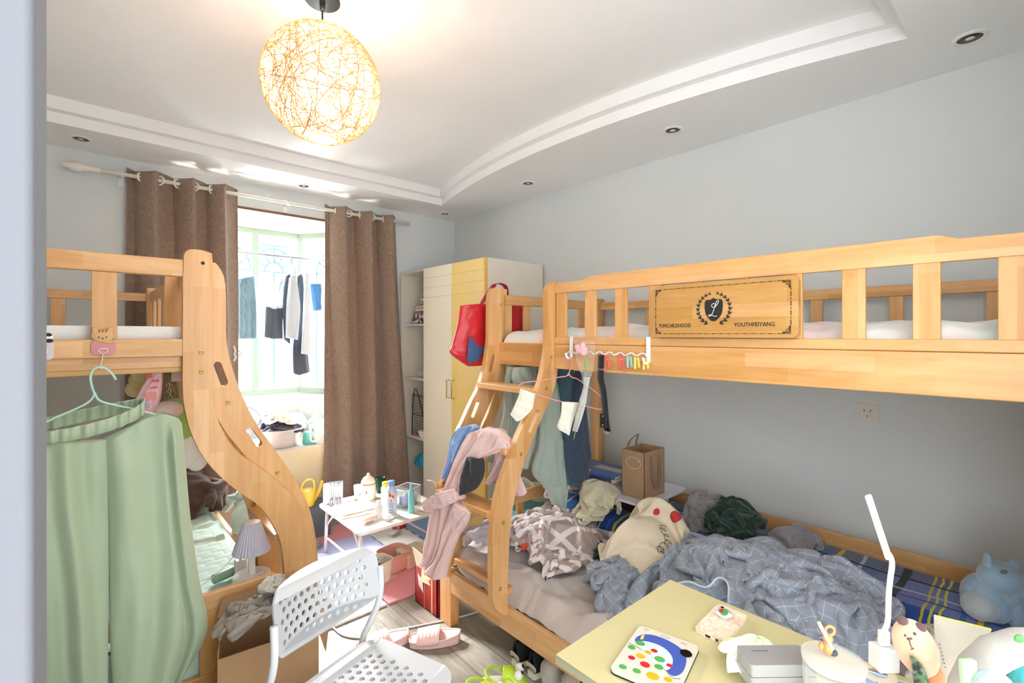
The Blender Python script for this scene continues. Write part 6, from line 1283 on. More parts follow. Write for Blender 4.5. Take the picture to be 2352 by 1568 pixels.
# things on the floor
for (u, v, a, cl_, lb_) in ((905, 1228, .3, (196, 186, 176), 'white playing card box on the mat under the folding table'), (917, 1212, .15, (206, 40, 56), 'red card box on the mat behind the white one')):
    c = PZ(u, v, .013); t = thing('card_box', lb_, 'box', c, a); b = B(); b.box(-.045, .045, -.03, .03, 0, .022); part('body', b, M('card box %d' % cl_[0], cl_, .4), t, w=False, bev=.001); b = B(); b.box(-.03, .03, -.018, .018, .0222, .0228); part('label', b, M('card face', (240, 236, 230), .4), t, w=False)
def basket(name, label, c, w, d, h, m, rz, holes, cat='basket'):
    t = thing(name, label, cat, c, rz, None)
    def sh_(a, q, inn=0):
        k = .86+.14*q; p = rr_[int(a*len(rr_)) % len(rr_)]; return (p[0]*k*(1-inn), p[1]*k*(1-inn), h*q)
    rr_ = rrect(-w/2, w/2, -d/2, d/2, min(w, d)*.3, 8); n = len(rr_); b = B(); rows = 8
    vs = [(p[0]*(.86+.14*j/rows), p[1]*(.86+.14*j/rows), .001+h*j/rows) for j in range(rows+1) for p in rr_]; fs = []
    for j in range(rows):
        for i in range(n):
            p = rr_[i]; mid = abs(p[1]) < d*.22 if False else abs(p[0]) < w*.2
            if mid and j in (5, 6): continue
            fs.append((j*n+i, j*n+(i+1) % n, (j+1)*n+(i+1) % n, (j+1)*n+i))
    b.add(vs, fs); b.add([(p[0]*.86, p[1]*.86, .001) for p in rr_], [tuple(range(n))]); part('body', b, m, t, w=False, sm=True, sol=.003)
    b = B(); b.tube([(p[0], p[1], h) for p in rr_], .004, 6, closed=True); part('rim', b, m, t, w=False, sm=True)
    if holes:
        b = B()
        for j in range(6):
            for i in range(28):
                a = i/28*2*PI; q = .12+.085*j; k = .86+.14*q; x = (w/2)*k*1.005*math.copysign(abs(math.cos(a))**.75, math.cos(a)); y = (d/2)*k*1.005*math.copysign(abs(math.sin(a))**.75, math.sin(a)); b.ball((x, y, h*q), (.0026, .0026, .004), 6, 4)
        part('slots', b, M('basket slot shade', (120, 108, 88), .8), t, w=False)
    return t
c = PZ(868, 1335, .013); basket('basket', 'cream slotted basket of brown bits standing on the mat edge', c, .15, .14, .13, M('cream basket plastic', (236, 228, 204), .4), .2, True)
b = B(); q = c+Vector((-.02, .0, .02)); b.tube(smooth([q+Vector((-.03, 0, 0)), q+Vector((-.02, 0, .07)), q+Vector((.01, .01, .12))], 1), [.022]*0 or .018, 8); solo('brush', b, M('brown plastic', (112, 84, 74), .5), 'brown brush handle sticking out of the cream basket', 'brush', sm=True)
heap('clothes', .15, .14, lay(c.x+.01, c.y, .045, .04, .11), mound(.05, (c.x+.01, c.y, .05, .05, .05)), fab('black bits', (60, 58, 66)), 'dark bits filling the cream slotted basket', 'clothes', n=18, seed=141, lim=(c.x-.05, c.x+.055, c.y-.05, c.y+.05), bumps=.02, thick=.003)
c = PZ(905, 1303, .013); basket('basket', 'salmon pink basket with cut-out handles on the mat', c, .19, .17, .11, M('salmon plastic', (238, 178, 160), .4), .15, False)
for (dx, dy, r, cl_, lb_) in ((-.02, .01, (.03, .022, .02), (120, 100, 92), 'brown thing inside the salmon basket'), (.035, -.01, (.03, .02, .03), (150, 130, 122), 'taupe rounded thing inside the salmon basket'), (-.04, -.02, (.02, .015, .012), (226, 214, 216), 'white small thing inside the salmon basket')):
    b = B(); b.ball((c.x+dx, c.y+dy, .035+r[2]), r, 14, 10, rot(.5), nz=.2); solo('trinket', b, M(lb_, cl_, .5), lb_, 'trinket', sm=True)
c = PZ(950, 1290, .013); lu = thing('lunch_box', 'cream and pink lidded lunch box on the mat by the red box', 'box', c, .1)
b = B(); b.prism([rrect(-.085, .085, -.06, .08, .02)], lambda x, y, t: (x, y, t), 0, .065); part('body', b, M('pale pink box', (240, 208, 198), .4), lu, w=False, bev=.006, seg=3); b = B(); b.prism([rrect(-.09, .09, -.065, .085, .022)], lambda x, y, t: (x, y, t), .066, .085); part('lid', b, M('cream lid', (232, 220, 188), .4), lu, w=False, bev=.008, seg=3)
for s in (-1,): b = B(); b.box(-.02, .02, -.072, -.066, .03, .07); part('latch', b, MATS['pale pink box'], lu, w=False, bev=.002)
stackp('card', 'small pink paper tag lying beside the cream basket', *(lambda p: (p.x, p.y))(PZ(900, 1325, .013)), .0125, .06, .03, .001, .3, M('pale pink paper', (244, 210, 214), .6))
rb_ = thing('carton', 'torn red and cream carton standing behind the bed leg', 'box', (1.46, 2.26, 0)); m_rd = M('red printed carton', (176, 40, 44), .5, var=.35, vs=14)
b = B(); b.box(1.395, 1.40, 2.15, 2.37, .001, .215); b.box(1.53, 1.535, 2.15, 2.37, .001, .215); b.box(1.395, 1.535, 2.15, 2.155, .001, .215); b.box(1.395, 1.535, 2.365, 2.37, .001, .215); b.box(1.395, 1.535, 2.15, 2.37, .001, .006); part('body', b, m_rd, rb_)
b = B(); b.box(1.3935, 1.3945, 2.19, 2.205, .001, .215); b.box(1.3935, 1.3945, 2.27, 2.275, .001, .215); part('gold_stripe', b, M('tan print', (206, 160, 104), .4), rb_)
m_cf = M('cream carton flap', (236, 216, 182), .8)
panel('flap', (1.394, 2.16, .21), (1.394, 2.36, .205), (1.375, 2.37, .31), (1.38, 2.20, .29), m_cf, rb_); panel('flap', (1.394, 2.30, .21), (1.394, 2.16, .21), (1.40, 2.15, .15), (1.388, 2.30, .14), m_cf, rb_); panel('flap', (1.40, 2.149, .215), (1.53, 2.149, .215), (1.52, 2.12, .27), (1.42, 2.12, .26), M('brown carton', (176, 134, 92), .8), rb_)
panel('label', (1.3925, 2.33, .03+.08), (1.3925, 2.28, .03+.05), (1.3925, 2.29, .15), (1.3925, 2.34, .17), M('label paper', (214, 206, 200), .7), rb_, t=.0008)
# slippers
def slipper(label, loc, rz):
    t = thing('slipper', label, 'slipper', loc, rz); m = M('pink rubber', (244, 200, 196), .45, coat=.15)
    def half(x): 
        q = (x+.125)/.25; return .047*(max(0, math.sin(PI*min(1, max(0, .04+q*.94))))**.42)*(1+.16*(1-q)-.1*q)
    N = 26; xs = [-.125+.25*i/N for i in range(N+1)]; ol_ = [(x, half(x)) for x in xs]+[(x, -half(x)) for x in reversed(xs)][1:-1]
    def zt(x): q = (x+.125)/.25; return .028+.016*q**2
    b = B(); b.prism([ol_], lambda x, y, q: (x, y, (.002+.004*0) if q < .5 else zt(x)), 0, 1); part('sole', b, m, t, w=False, bev=.005, seg=3)
    b = B(); b.tube([(x, y, zt(x)+.001) for x, y in ol_], .005, 6, closed=True); part('rim', b, m, t, w=False, sm=True)
    def up(a, q): th = PI*a; x = -.085+.105*q; w = half(x)+.004; rib = .0016*math.sin(q*PI*12)*math.sin(th); return (x+.006*math.sin(th), -w*math.cos(th), zt(x)-.012+(.046+.008*q)*math.sin(th)**.6+rib)
    b = B(); b.sheet(up, 24, 36); part('strap', b, m, t, w=False, sm=True, sol=.006); return t
sl = slipper('pink ribbed slide slipper beside the bed leg', (1.275, 1.985, 0), -AL+.12); c = PZ(888, 1482, 0); o = dup(sl, (c.x-.02, c.y+.0, 0), -AL+.45, label='pink slide slipper half hidden behind the white chair')
b = B(); b.tube(smooth([PZ(u, v, .005) for u, v in ((740, 1425), (765, 1440), (785, 1460), (830, 1466), (858, 1458), (890, 1449), (920, 1444), (960, 1437), (1005, 1428), (1060, 1416), (1100, 1404), (1150, 1392))], 3), .0045, 8); solo('floor_cable', b, M('white cable', (228, 228, 226), .4), 'white cable running across the grey floor under the right bed', 'cord', sm=True)
def shoe(label, loc, rz, mu, ms, mst, group=None):
    t = thing('sneaker', label, 'shoe', loc, rz, group)
    def prof(x): q = x/.25; return .036*(math.sin(PI*min(1, .1+.86*q))**.35)*(.86+.22*q)
    xs = [.25*i/20 for i in range(21)]; ol_ = [(x, prof(x)) for x in xs]+[(x, -prof(x)) for x in reversed(xs)]
    b = B(); b.prism([ol_], lambda x, y, q: (x, y, q), .001, .03); part('sole', b, ms, t, w=False, bev=.006, seg=3)
    def up(a, q):
        x = .004+.24*q; th = PI*a; h = .085*(1-.55*min(1, max(0, (q-.35)/.6)))-(.02 if q > .9 else 0); w = prof(x)*.95; k = abs(math.sin(th))**.6
        if q < .45: k = min(k, .93)
        return (x, -w*math.cos(th)*(1-.35*k), .028+h*k)
    b = B(); b.sheet(up, 20, 24); part('upper', b, mu, t, w=False, sm=True, sol=.004)
    b = B(); b.sheet(lambda a, q: (.002-.001*math.sin(PI*a), -.033*math.cos(PI*a), .034+.02*q+.01*math.sin(PI*a)), 12, 2); part('heel_stripe', b, mst, t, w=False, sm=True, sol=.003)
    return t
m_sb = M('black suede', (26, 26, 28), .8); m_ss = M('off white rubber', (214, 212, 190), .5); m_st = M('beige suede', (206, 186, 172), .8)
s1 = shoe('black and beige sneaker under the bed, left of its pair', (1.45, 1.60, 0), -.12, m_sb, m_ss, m_st); dup(s1, (1.455, 1.50, 0), -.05, label='black and beige sneaker under the bed, right of its pair')
m_fz = fab('grey beige fleece boot', (186, 176, 160), .5, .6)
for x, y, lb_ in ((1.44, 1.40, 'grey beige fuzzy slipper under the bed next to the sneakers'), (1.45, 1.29, 'grey beige fuzzy slipper under the bed nearest the desk')):
    b = B(); b.ball((x+.11, y, .055), (.12, .045, .055), 24, 14, nz=.1); b.ball((x+.03, y, .08), (.04, .042, .05), 16, 10, nz=.1); solo('fuzzy_slipper', b, m_fz, lb_, 'slipper', sm=True)
m_fr = M('lime green foam', (190, 226, 60), .4, coat=.2)
def clog(label, loc, rz):
    t = thing('clog', label, 'clog', loc, rz)
    xs = [-.1+.2*i/20 for i in range(21)]; w = lambda x: .045*(math.sin(PI*min(1, .08+.86*(x+.1)/.2))**.4)
    b = B(); b.prism([[(x, w(x)) for x in xs]+[(x, -w(x)) for x in reversed(xs)]], lambda x, y, q: (x, y, q), .001, .028); part('sole', b, m_fr, t, w=False, bev=.006, seg=3)
    b = B(); b.sheet(lambda a, q: (-.005+.105*q, -(w(-.005+.105*q))*math.cos(PI*a)*1.02, .02+(.075*math.cos(q*PI/2)**.6)*math.sin(PI*a)**.7), 24, 20); part('upper', b, m_fr, t, w=False, sm=True, sol=.005)
    b = B(); b.tube(smooth([(.0, .047, .045), (-.05, .049, .065), (-.09, .0, .075), (-.05, -.049, .065), (0, -.047, .045)], 3), .006, 8); part('heel_strap', b, m_fr, t, w=False, sm=True)
    b = B(); b.prism([[(x*.9, w(x)*.85) for x in xs]+[(x*.9, -w(x)*.85) for x in reversed(xs)]], lambda x, y, q: (x, y, q), .028, .032); part('insole', b, M('cream insole', (226, 216, 200), .8), t, w=False)
    for s in (-1, 1):
        b = B(); b.ball((.062, s*.022, .083), .019, 18, 12); e = part('eye', b, M('white gloss', (242, 242, 240), .2), t, w=False, sm=True)
        b = B(); b.ball((.075, s*.020, .092), (.008, .008, .008), 12, 8); part('pupil', b, M('black gloss', (14, 14, 16), .15), e, w=False, sm=True)
        b = B(); b.ball((.02, s*.04, .06), (.022, .012, .018), 14, 10); part('side_bump', b, m_fr, t, w=False, sm=True)
    return t
cl1 = clog('lime green clog with bulging frog eyes by the bed rail', (1.325, 1.525, 0), -AL-.12); dup(cl1, (1.21, 1.515, 0), -AL-.5, label='lime green frog clog next to the white chair')
heap('plastic_bag', .4, .34, lay(1.12, 3.42, .13, .1, .1), mound(.013, (1.12, 3.44, .12, .1, .08)), m_pl, 'clear crumpled plastic bag on the mat left of the folding table', 'bag', n=36, seed=151, lim=(.98, 1.32, 3.3, 3.6), thick=.001)
c = PY(712, 1160, 3.62); stackp('storage_crate', 'dark storage crate under the yellow watering can by the window wall', c.x, 3.66, 0, .26, .2, c.z, 0, M('slate plastic', (96, 104, 104), .5), 'crate', bev=.006)
wc = Vector((c.x-.02, 3.62, c.z)); wt_ = thing('watering_can', 'yellow plastic watering can standing by the window wall', 'watering can', wc); m_yw = M('yellow plastic can', (250, 206, 70), .35, coat=.3)
b = B(); b.lathe([(0, 0), (.045, 0), (.05, .005), (.058, .11), (.05, .12), (.02, .122)], wc, 28); part('body', b, m_yw, wt_, sm=True)
b = B(); b.tube(smooth([wc+Vector((-.05, 0, .10)), wc+Vector((-.03, 0, .19)), wc+Vector((.05, 0, .19)), wc+Vector((.05, 0, .11))], 2), .008, 8); part('handle', b, m_yw, wt_, sm=True); b = B(); b.tube([wc+Vector((.045, -.01, .03)), wc+Vector((.08, -.02, .1)), wc+Vector((.10, -.03, .17))], [.014, .012, .01], 10); part('spout', b, m_yw, wt_, sm=True)
# on the shelves
heap('plastic_bag', .6, .5, lay(2.3, 3.63, .12, .12, .3), mound(.09, (2.3, 3.64, .14, .13, .42)), M('turquoise plastic bag', (50, 158, 196), .4), 'turquoise blue plastic bag stuffed in the bottom of the shelf unit', 'bag', n=40, seed=161, lim=(2.16, 2.5, 3.49, 3.83), bumps=.05)
def fold(name, label, x, y, z, w, d, h, m): 
    b = B()
    for k in range(2): b.prism([rrect(x-w/2, x+w/2, y-d/2, y+d/2, .03)], lambda a, c_, t_: (a+.006*k, c_+.004*k, t_+.01*noise.noise(Vector((a*12, c_*12, k)))), z+.005+k*h/2, z+(k+1)*h/2)
    return solo(name, b, m, label, 'clothes', bev=.01, seg=3)
fold('folded_clothes', 'navy printed folded clothes on the top shelf', 2.26, 3.62, 1.593, .2, .24, .09, softpatch('navy print', (34, 38, 66), (44, 46, 80), (226, 206, 214), 14)); fold('folded_clothes', 'pale pink folded clothes above the navy ones on the top shelf', 2.27, 3.60, 1.70, .2, .22, .05, fab('pale pink knit', (232, 208, 208))); fold('folded_clothes', 'white and black clothes topping the pile on the shelf', 2.27, 3.58, 1.762, .16, .16, .05, softpatch('white black knit', (236, 226, 212), (40, 40, 50), (236, 226, 212), 12))
c = Vector((2.24, 3.535, 1.123)); bottle('cup', 'lime yellow cup holding a brush on the middle shelf', c, [(0, 0), (.032, 0), (.034, .12), (.032, .12), (.03, .005), (0, .005)], M('lime cup', (226, 232, 140), .4), cat='cup')
b = B(); b.tube([c+Vector((0, 0, .01)), c+Vector((-.02, .02, .15))], .004, 8); b.ball(c+Vector((-.024, .024, .175)), (.008, .006, .02), 10, 8); solo('brush', b, m_ink, 'thin dark brush leaning in the lime cup', 'brush', sm=True)
heap('cloth', .16, .14, lay(2.22, 3.66, .06, .05, 1.16), mound(1.123, (2.22, 3.66, .06, .05, .04)), thin('white tissue', (232, 238, 240), .3), 'white crumpled tissue beside the lime cup on the shelf', 'tissue', n=22, seed=163, thick=.002, bumps=.02)
wr_ = thing('wire_rack', 'black two tier wire rack on the lower shelf', 'rack', (2.25, 3.6, .613)); b = B()
for z in (.63, .8, .97): b.tube([(2.17, 3.52, z), (2.17, 3.74, z), (2.32, 3.74, z), (2.32, 3.52, z)], .003, 6, closed=True)
for y in (3.52, 3.74): b.tube(smooth([(2.17, y, .613), (2.17, y-.0, .8), (2.19, y, 1.02), (2.2, y-.03, 1.02), (2.32, y, .613)], 1), .004, 6)
for k in range(12): b.tube([(2.17, 3.52+.02*k, .63), (2.17, 3.52+.02*k, .97)], .0013, 4)
for k in range(14): b.tube([(2.17, 3.52, .65+.025*k), (2.17, 3.74, .65+.025*k)], .0011, 4)
part('wire_frame', b, M('black wire', (30, 34, 34), .4), wr_, sm=True)
c = Vector((2.155, 3.53, .6135)); bottle('bowl', 'white bowl at the front of the lower shelf', c, [(0, 0), (.02, 0), (.022, .01), (.045, .06), (.046, .07), (.043, .07), (.02, .014), (0, .013)], m_wp, cat='bowl')
b = B(); b.ball((2.17, 3.68, .63), (.03, .02, .012), 12, 8, nz=.2); solo('packet', b, M('orange foil', (210, 130, 100), .3), 'small orange packet beside the white bowl', 'packet', sm=True)
# behind the far end of the right bed
for k, z in enumerate((.0, .1, .2, .3)):
    pass
b = B(); b.prism([rrect(2.02, 2.4, 2.2, 2.52, .04)], lambda x, y, t: (x, y, t), 0, .36); solo('storage_box', b, M('pale blue plastic', (160, 200, 216), .4), 'pale blue storage box on the floor between bed and wardrobe', 'box', bev=.01)
heap('cushion', .5, .44, lay(2.2, 2.35, .15, .13, .4), mound(.36, (2.2, 2.35, .17, .14, .12)), fab('pale mint plush', (218, 232, 210), .5), 'pale mint cushion on the pale blue box behind the bed', 'cushion', n=30, seed=171, lim=(2.03, 2.4, 2.18, 2.52), thick=.012)

# ================================================================= desk and its things
DX0, DX1, DY1, DZ = .827, 1.341, .768, .75
dk = thing('desk', 'pale yellow topped desk in the lower right corner', 'desk', (1.08, .1, 0))
b = B(); b.box(DX0, DX1, -.75, DY1, DZ-.0225, DZ-.0005); part('top', b, M('pale yellow laminate', (208, 199, 150), .35, var=.02, vs=3), dk, bev=.0015)
b = B(); b.box(DX0-.0006, DX0, -.75, DY1, DZ-.022, DZ-.0015); b.box(DX0, DX1, DY1, DY1+.0006, DZ-.022, DZ-.0015); part('edge_band', b, wood('grey green ash edge', 1, (186, 180, 150), (150, 146, 118), .6), dk)
m_bk = M('black steel', (30, 30, 32), .4, .5)
for x in (DX0+.05, DX1-.05):
    for y in (-.7, DY1-.06): b = B(); b.box(x-.015, x+.015, y-.015, y+.015, 0, DZ-.0225); part('leg', b, m_bk, dk)
b = B(); b.box(DX0+.065, DX1-.065, DY1-.075, DY1-.06, DZ-.3, DZ-.0225); part('back_panel', b, m_bk, dk)
def frame(c, ax, z):                                     # local frame on the desk: x along ax
    ax = Vector((*ax, 0)).normalized(); ay = Vector((-ax.y, ax.x, 0)); return lambda x, y, h=0: Vector((c[0], c[1], z))+ax*x+ay*y+Vector((0, 0, h))
def flat(name, F, outl, h0, h1, m, par, **k): b = B(); b.prism([outl], lambda x, y, t: F(x, y, t), h0, h1); return part(name, b, m, par, **k)
# tablet: x runs along its short top edge, y towards its top
F = frame((.98, .597), (.034, -.142), DZ); tbl = thing('tablet', 'tablet face down in a cream case with a blue patch and coloured dots', 'tablet', (.98, .597, DZ))
flat('case', F, rrect(-.073, .073, -.098, .098, .014, 6), 0, .010, M('cream tablet case', (220, 214, 200), .35, coat=.3), tbl, bev=.003, seg=3)
flat('case_edge', F, rrect(-.0738, .0738, -.0988, .0988, .0145, 6), .001, .004, M('black rubber', (28, 28, 30), .5), tbl)
m_bl, m_dr, m_dg, m_do, m_dy = M('print blue', (66, 92, 178), .4), M('print red', (206, 34, 44), .4), M('print green', (84, 168, 84), .4), M('print orange', (240, 174, 30), .4), M('print yellow', (236, 214, 90), .4)
flat('printed_patch', F, chai([(-.06, .055), (-.04, .075), (.0, .078), (.045, .062), (.062, .03), (.066, -.02), (.05, -.045), (.03, -.03), (.02, .0), (-.02, .012), (-.05, .02), (-.064, .03)], 2), .0099, .0103, m_bl, tbl)
flat('printed_patch', F, chai([(-.05, .04), (-.0, .048), (.035, .02), (.04, -.02), (.03, -.035), (-.02, -.005), (-.05, .015)], 2), .0099, .0106, M('print pale blue', (206, 226, 234), .4), tbl)
flat('printed_band', F, [(-.054, .057), (-.048, .063), (-.046, .045), (-.052, .04)], .0099, .0107, m_dy, tbl)
for x, y, r, mm in ((-.046, .026, .011, m_dg), (-.058, .0, .009, m_dg), (-.01, .018, .008, m_dr), (-.02, .004, .008, m_do), (.01, -.004, .012, m_dg), (.034, -.012, .007, m_dr), (-.03, -.018, .010, m_do), (-.045, -.035, .008, m_dr), (-.012, -.04, .011, m_dr), (.016, -.03, .010, m_dg), (-.02, -.07, .009, m_dg), (.014, -.066, .014, m_do), (.045, -.058, .009, m_do), (-.05, -.075, .009, m_dg), (.05, -.085, .008, m_dr)):
    flat('dot', F, circ(x, y, r, 14, r*.8), .0099, .0110, mm, tbl)
flat('camera_window', F, chai([(.038, .055), (.055, .066), (.070, .052), (.060, .036), (.044, .04)], 1), .0099, .0118, M('black gloss', (14, 14, 16), .15), tbl)
for k, pts in enumerate(([(-.06, .088), (-.05, .092), (-.045, .086), (-.052, .082)], [(-.02, .084), (-.005, .09), (.01, .086), (.0, .08)], [(.03, .082), (.04, .088), (.05, .082)])): b = B(); b.tube(smooth([F(x, y, .0102) for x, y in pts], 2, True), .0005, 4, closed=True); part('sketch_line', b, M('thin brown line', (150, 130, 110), .6), tbl)
b = B(); b.tube(smooth([F(x, y, .0104) for x, y in ((-.07, .012), (-.04, .008), (.0, -.008), (.03, -.03), (.05, -.05), (.066, -.04))], 2), .0005, 4); part('sketch_line', b, m_ink, tbl)
# phone: x along its long axis
F = frame((1.225, .557), (.151, .01), DZ); ph3 = thing('phone', 'phone face down in a mottled cream case with a salad grip', 'phone', (1.225, .557, DZ))
flat('case', F, rrect(-.077, .077, -.039, .039, .012, 6), 0, .012, softpatch('mottled cream case', (236, 214, 186), (228, 200, 170), (240, 226, 206), 60), ph3, bev=.003, seg=3)
for x, y, r in ((.064, .022, .0045), (.052, .024, .0045), (.060, .010, .0035), (.048, .012, .003), (.040, .025, .003)): flat('camera_lens', F, circ(x, y, r, 14), .0119, .0130, M('black gloss', (14, 14, 16), .15), ph3)
flat('port', F, rrect(-.0006, .0006, -.006, .006, .0005, 2), .004, .007, m_ink, ph3) if False else None
b = B(); b.obox(F(-.0772, .004, .006), (.0006, .006, .0025), Matrix((Vector((.9978, .066, 0)), Vector((-.066, .9978, 0)), Vector((0, 0, 1)))).transposed()); part('port', b, m_ink, ph3)
b = B(); b.obox(F(-.0772, -.018, .006), (.0006, .003, .0028), Matrix.Identity(3)); part('audio_jack', b, m_ink, ph3)
gp = F(.022, .002, .012); b = B(); b.lathe([(0, 0), (.012, 0), (.012, .006), (.020, .009), (.021, .012), (0, .012)], gp, 24); gr_ = part('grip', b, M('white gloss', (242, 242, 240), .2), ph3, sm=True)
b = B(); b.ball(gp+Vector((.0, .0, .013)), (.017, .010, .003), 16, 8, rot(.3)); part('green_leaf', b, m_dg, gr_, sm=True); b = B(); b.ball(gp+Vector((-.004, .006, .016)), (.008, .005, .003), 14, 8); part('red_slice', b, m_dr, gr_, sm=True)
# tissue pack and grey case
c = PZ(1728, 1512, DZ+.02); heap('tissue_pack', .2, .17, lay(c.x, c.y, .068, .055, DZ+.05, .3), mound(DZ, (c.x, c.y, .085, .07, .045)), softpatch('green white wrapper', (238, 242, 232), (240, 244, 238), (206, 232, 150), 9), 'green and white soft tissue pack at the corner of the grey case', 'tissues', n=34, seed=181, lim=(c.x-.1, c.x+.1, c.y-.09, c.y+.09), thick=.002, bumps=.018)
c = PZ(1782, 1500, DZ+.075); gc = thing('glasses_case', 'grey rectangular hinged case behind the glass jar on the desk', 'case', (c.x, c.y, DZ+.022), -AL+.02)
b = B(); b.prism([rrect(-.07, .07, -.032, .032, .008)], lambda x, y, t: (x, y, t), 0, .024); part('bottom', b, M('grey metal case', (172, 172, 174), .35, .3), gc, w=False, bev=.003); b = B(); b.prism([rrect(-.07, .07, -.032, .032, .008)], lambda x, y, t: (x, y, t), .0255, .05); part('lid', b, MATS['grey metal case'], gc, w=False, bev=.004, seg=3)
b = B(); text(b, 'AMBITIOUS', .006, lambda x, y, z: (-.03+x, .014+y, .0503), ext=0) if False else [b.box(-.045+k*.004, -.0425+k*.004, .012, .014, .05, .0503) for k in range(9)]; part('print', b, m_ink, gc, w=False)
b = B(); b.box(c.x-.05, c.x+.05, c.y-.03, c.y+.03, DZ, DZ+.0215); solo('tray', b, M('lime pack', (206, 230, 140), .4), 'lime green flat pack under the grey case', 'pack', bev=.004)
# glass jar with figure and straw
c = Vector((1.10, .279, DZ)); gj = thing('glass_jar', 'clear lidded glass jar with an orange figure on top', 'jar', c)
m_gl = glass('jar glass', (246, 248, 246), .14)
b = B(); b.lathe([(0, .001), (.046, .001), (.05, .006), (.052, .09), (.05, .098), (.048, .09), (.046, .008), (0, .006)], c, 40); part('body', b, m_gl, gj, sm=True)
b = B(); b.lathe([(.05, .10), (.054, .103), (.054, .109), (.05, .112), (.02, .110), (0, .110)], c, 40); part('lid', b, glass('lid glass', (240, 238, 230), .45), gj, sm=True)
b = B(); b.tube([c+Vector((.053*math.cos(t), .053*math.sin(t), .112)) for t in [2*PI*k/40 for k in range(40)]], .002, 6, closed=True); part('lid_rim', b, m_gl, gj, sm=True)
fg = c+Vector((.003, .01, .113)); fi = thing('figurine', 'small orange squirrel-like figure on the jar lid', 'figurine', fg); m_of = M('orange plastic', (246, 158, 98), .4)
b = B(); b.ball(fg+Vector((0, 0, .014)), (.010, .009, .014)); part('body', b, m_of, fi, sm=True); b = B(); b.ball(fg+Vector((0, 0, .033)), (.010, .009, .009)); hd = part('head', b, m_of, fi, sm=True)
b = B(); b.tube([fg+RT*(.004+.009*math.cos(t))+Vector((0, 0, .048+.009*math.sin(t))) for t in [2*PI*k/16 for k in range(16)]], .0028, 8, closed=True); part('ear_loop', b, m_of, hd, sm=True)
b = B(); b.ball(fg-RT*.013+Vector((0, 0, .018)), (.007, .005, .007)); part('arm', b, m_of, fi, sm=True)
b = B(); b.ball(fg+RT*.012+Vector((0, 0, .004)), (.009, .007, .005)); solo('dark_clip', b, M('slate rubber', (74, 82, 94), .5), 'dark slate clip at the foot of the orange figure', 'clip', sm=True)
b = B(); b.tube([PD(1912, 1490, .93), PD(1880, 1428, .93)], .0035, 10); solo('straw', b, glass('straw plastic', (236, 214, 204), .6), 'clear straw leaning up behind the orange figure', 'straw', sm=True)
c = PZ(2016, 1553, DZ+.02); b = B(); b.lathe([(.017, 0), (.034, 0), (.035, .002), (.035, .026), (.034, .028), (.017, .028), (.017, 0)], (c.x, c.y, DZ), 32, cap=False); solo('tape_roll', b, M('cream tape', (228, 214, 186), .5), 'cream roll of tape between the jar and the power strip', 'tape', sm=False, bev=.001)
# power strip, adapter, usb lamp
F = frame((1.255, .235), (FW.x*.4+RT.x, FW.y*.4+RT.y), DZ); ps = thing('power_strip', 'white power strip with pale blue socket faces on the desk', 'power strip', (1.255, .235, DZ))
F = frame((1.22, .2), (.25, -.97), DZ)
flat('body', F, rrect(-.06, .12, -.055, .055, .008), 0, .026, M('white strip plastic', (238, 240, 244), .35), ps, bev=.003)
m_pbl = M('pale blue socket', (150, 190, 236), .4)
for x in (-.03, .03, .09):
    for y in (-.027, .027):
        f_ = flat('socket_face', F, rrect(x-.024, x+.024, y-.022, y+.022, .003), .0258, .0268, m_pbl, ps)
        b = B()
        for dx, dy in ((-.009, .004), (.0, .006), (.009, .004), (.0, -.009)): b.obox(F(x+dx, y+dy, .0268), (.0012, .004, .0004), Matrix((Vector((.25, -.97, 0)), Vector((.97, .25, 0)), Vector((0, 0, 1)))).transposed())
        part('slots', b, m_ink, f_)
ac = PZ(2030, 1535, DZ+.0275); ad2 = thing('usb_adapter', 'white cube charger plugged in the power strip, holding the lamp', 'adapter', (ac.x, ac.y, DZ+.0275), -AL)
dA = Vector((ac.x, ac.y, 0)).dot(FW)
b = B(); b.box(-.022, .022, -.018, .018, 0, .05); part('body', b, m_lw, ad2, w=False, bev=.004, seg=3)
ul_ = thing('usb_lamp', 'slim white USB lamp with a bent neck rising from the cube charger', 'lamp', (ac.x, ac.y, DZ+.0785))
def LD(u, v): return PD(u, v, dA)
top = LD(2038, 1485); b = B(); b.obox((ac.x, ac.y, DZ+.0785+.016), (.010, .006, .016), rot(-AL)); part('plug', b, m_lw, ul_, bev=.002)
b = B(); z0 = Vector((ac.x, ac.y, DZ+.108)); b.tube(smooth([z0, LD(2040, 1430), LD(2040, 1380), LD(2044, 1330), LD(2050, 1295), LD(2046, 1278), LD(2038, 1268)], 3), .0055, 10); part('neck', b, m_lw, ul_, sm=True)
b = B(); b.bar(LD(2042, 1284), LD(1993, 1136), .007, .0145, up=tuple(FW.cross(Vector((0, 0, 1))))); part('arm', b, m_lw, ul_, bev=.004, seg=3)
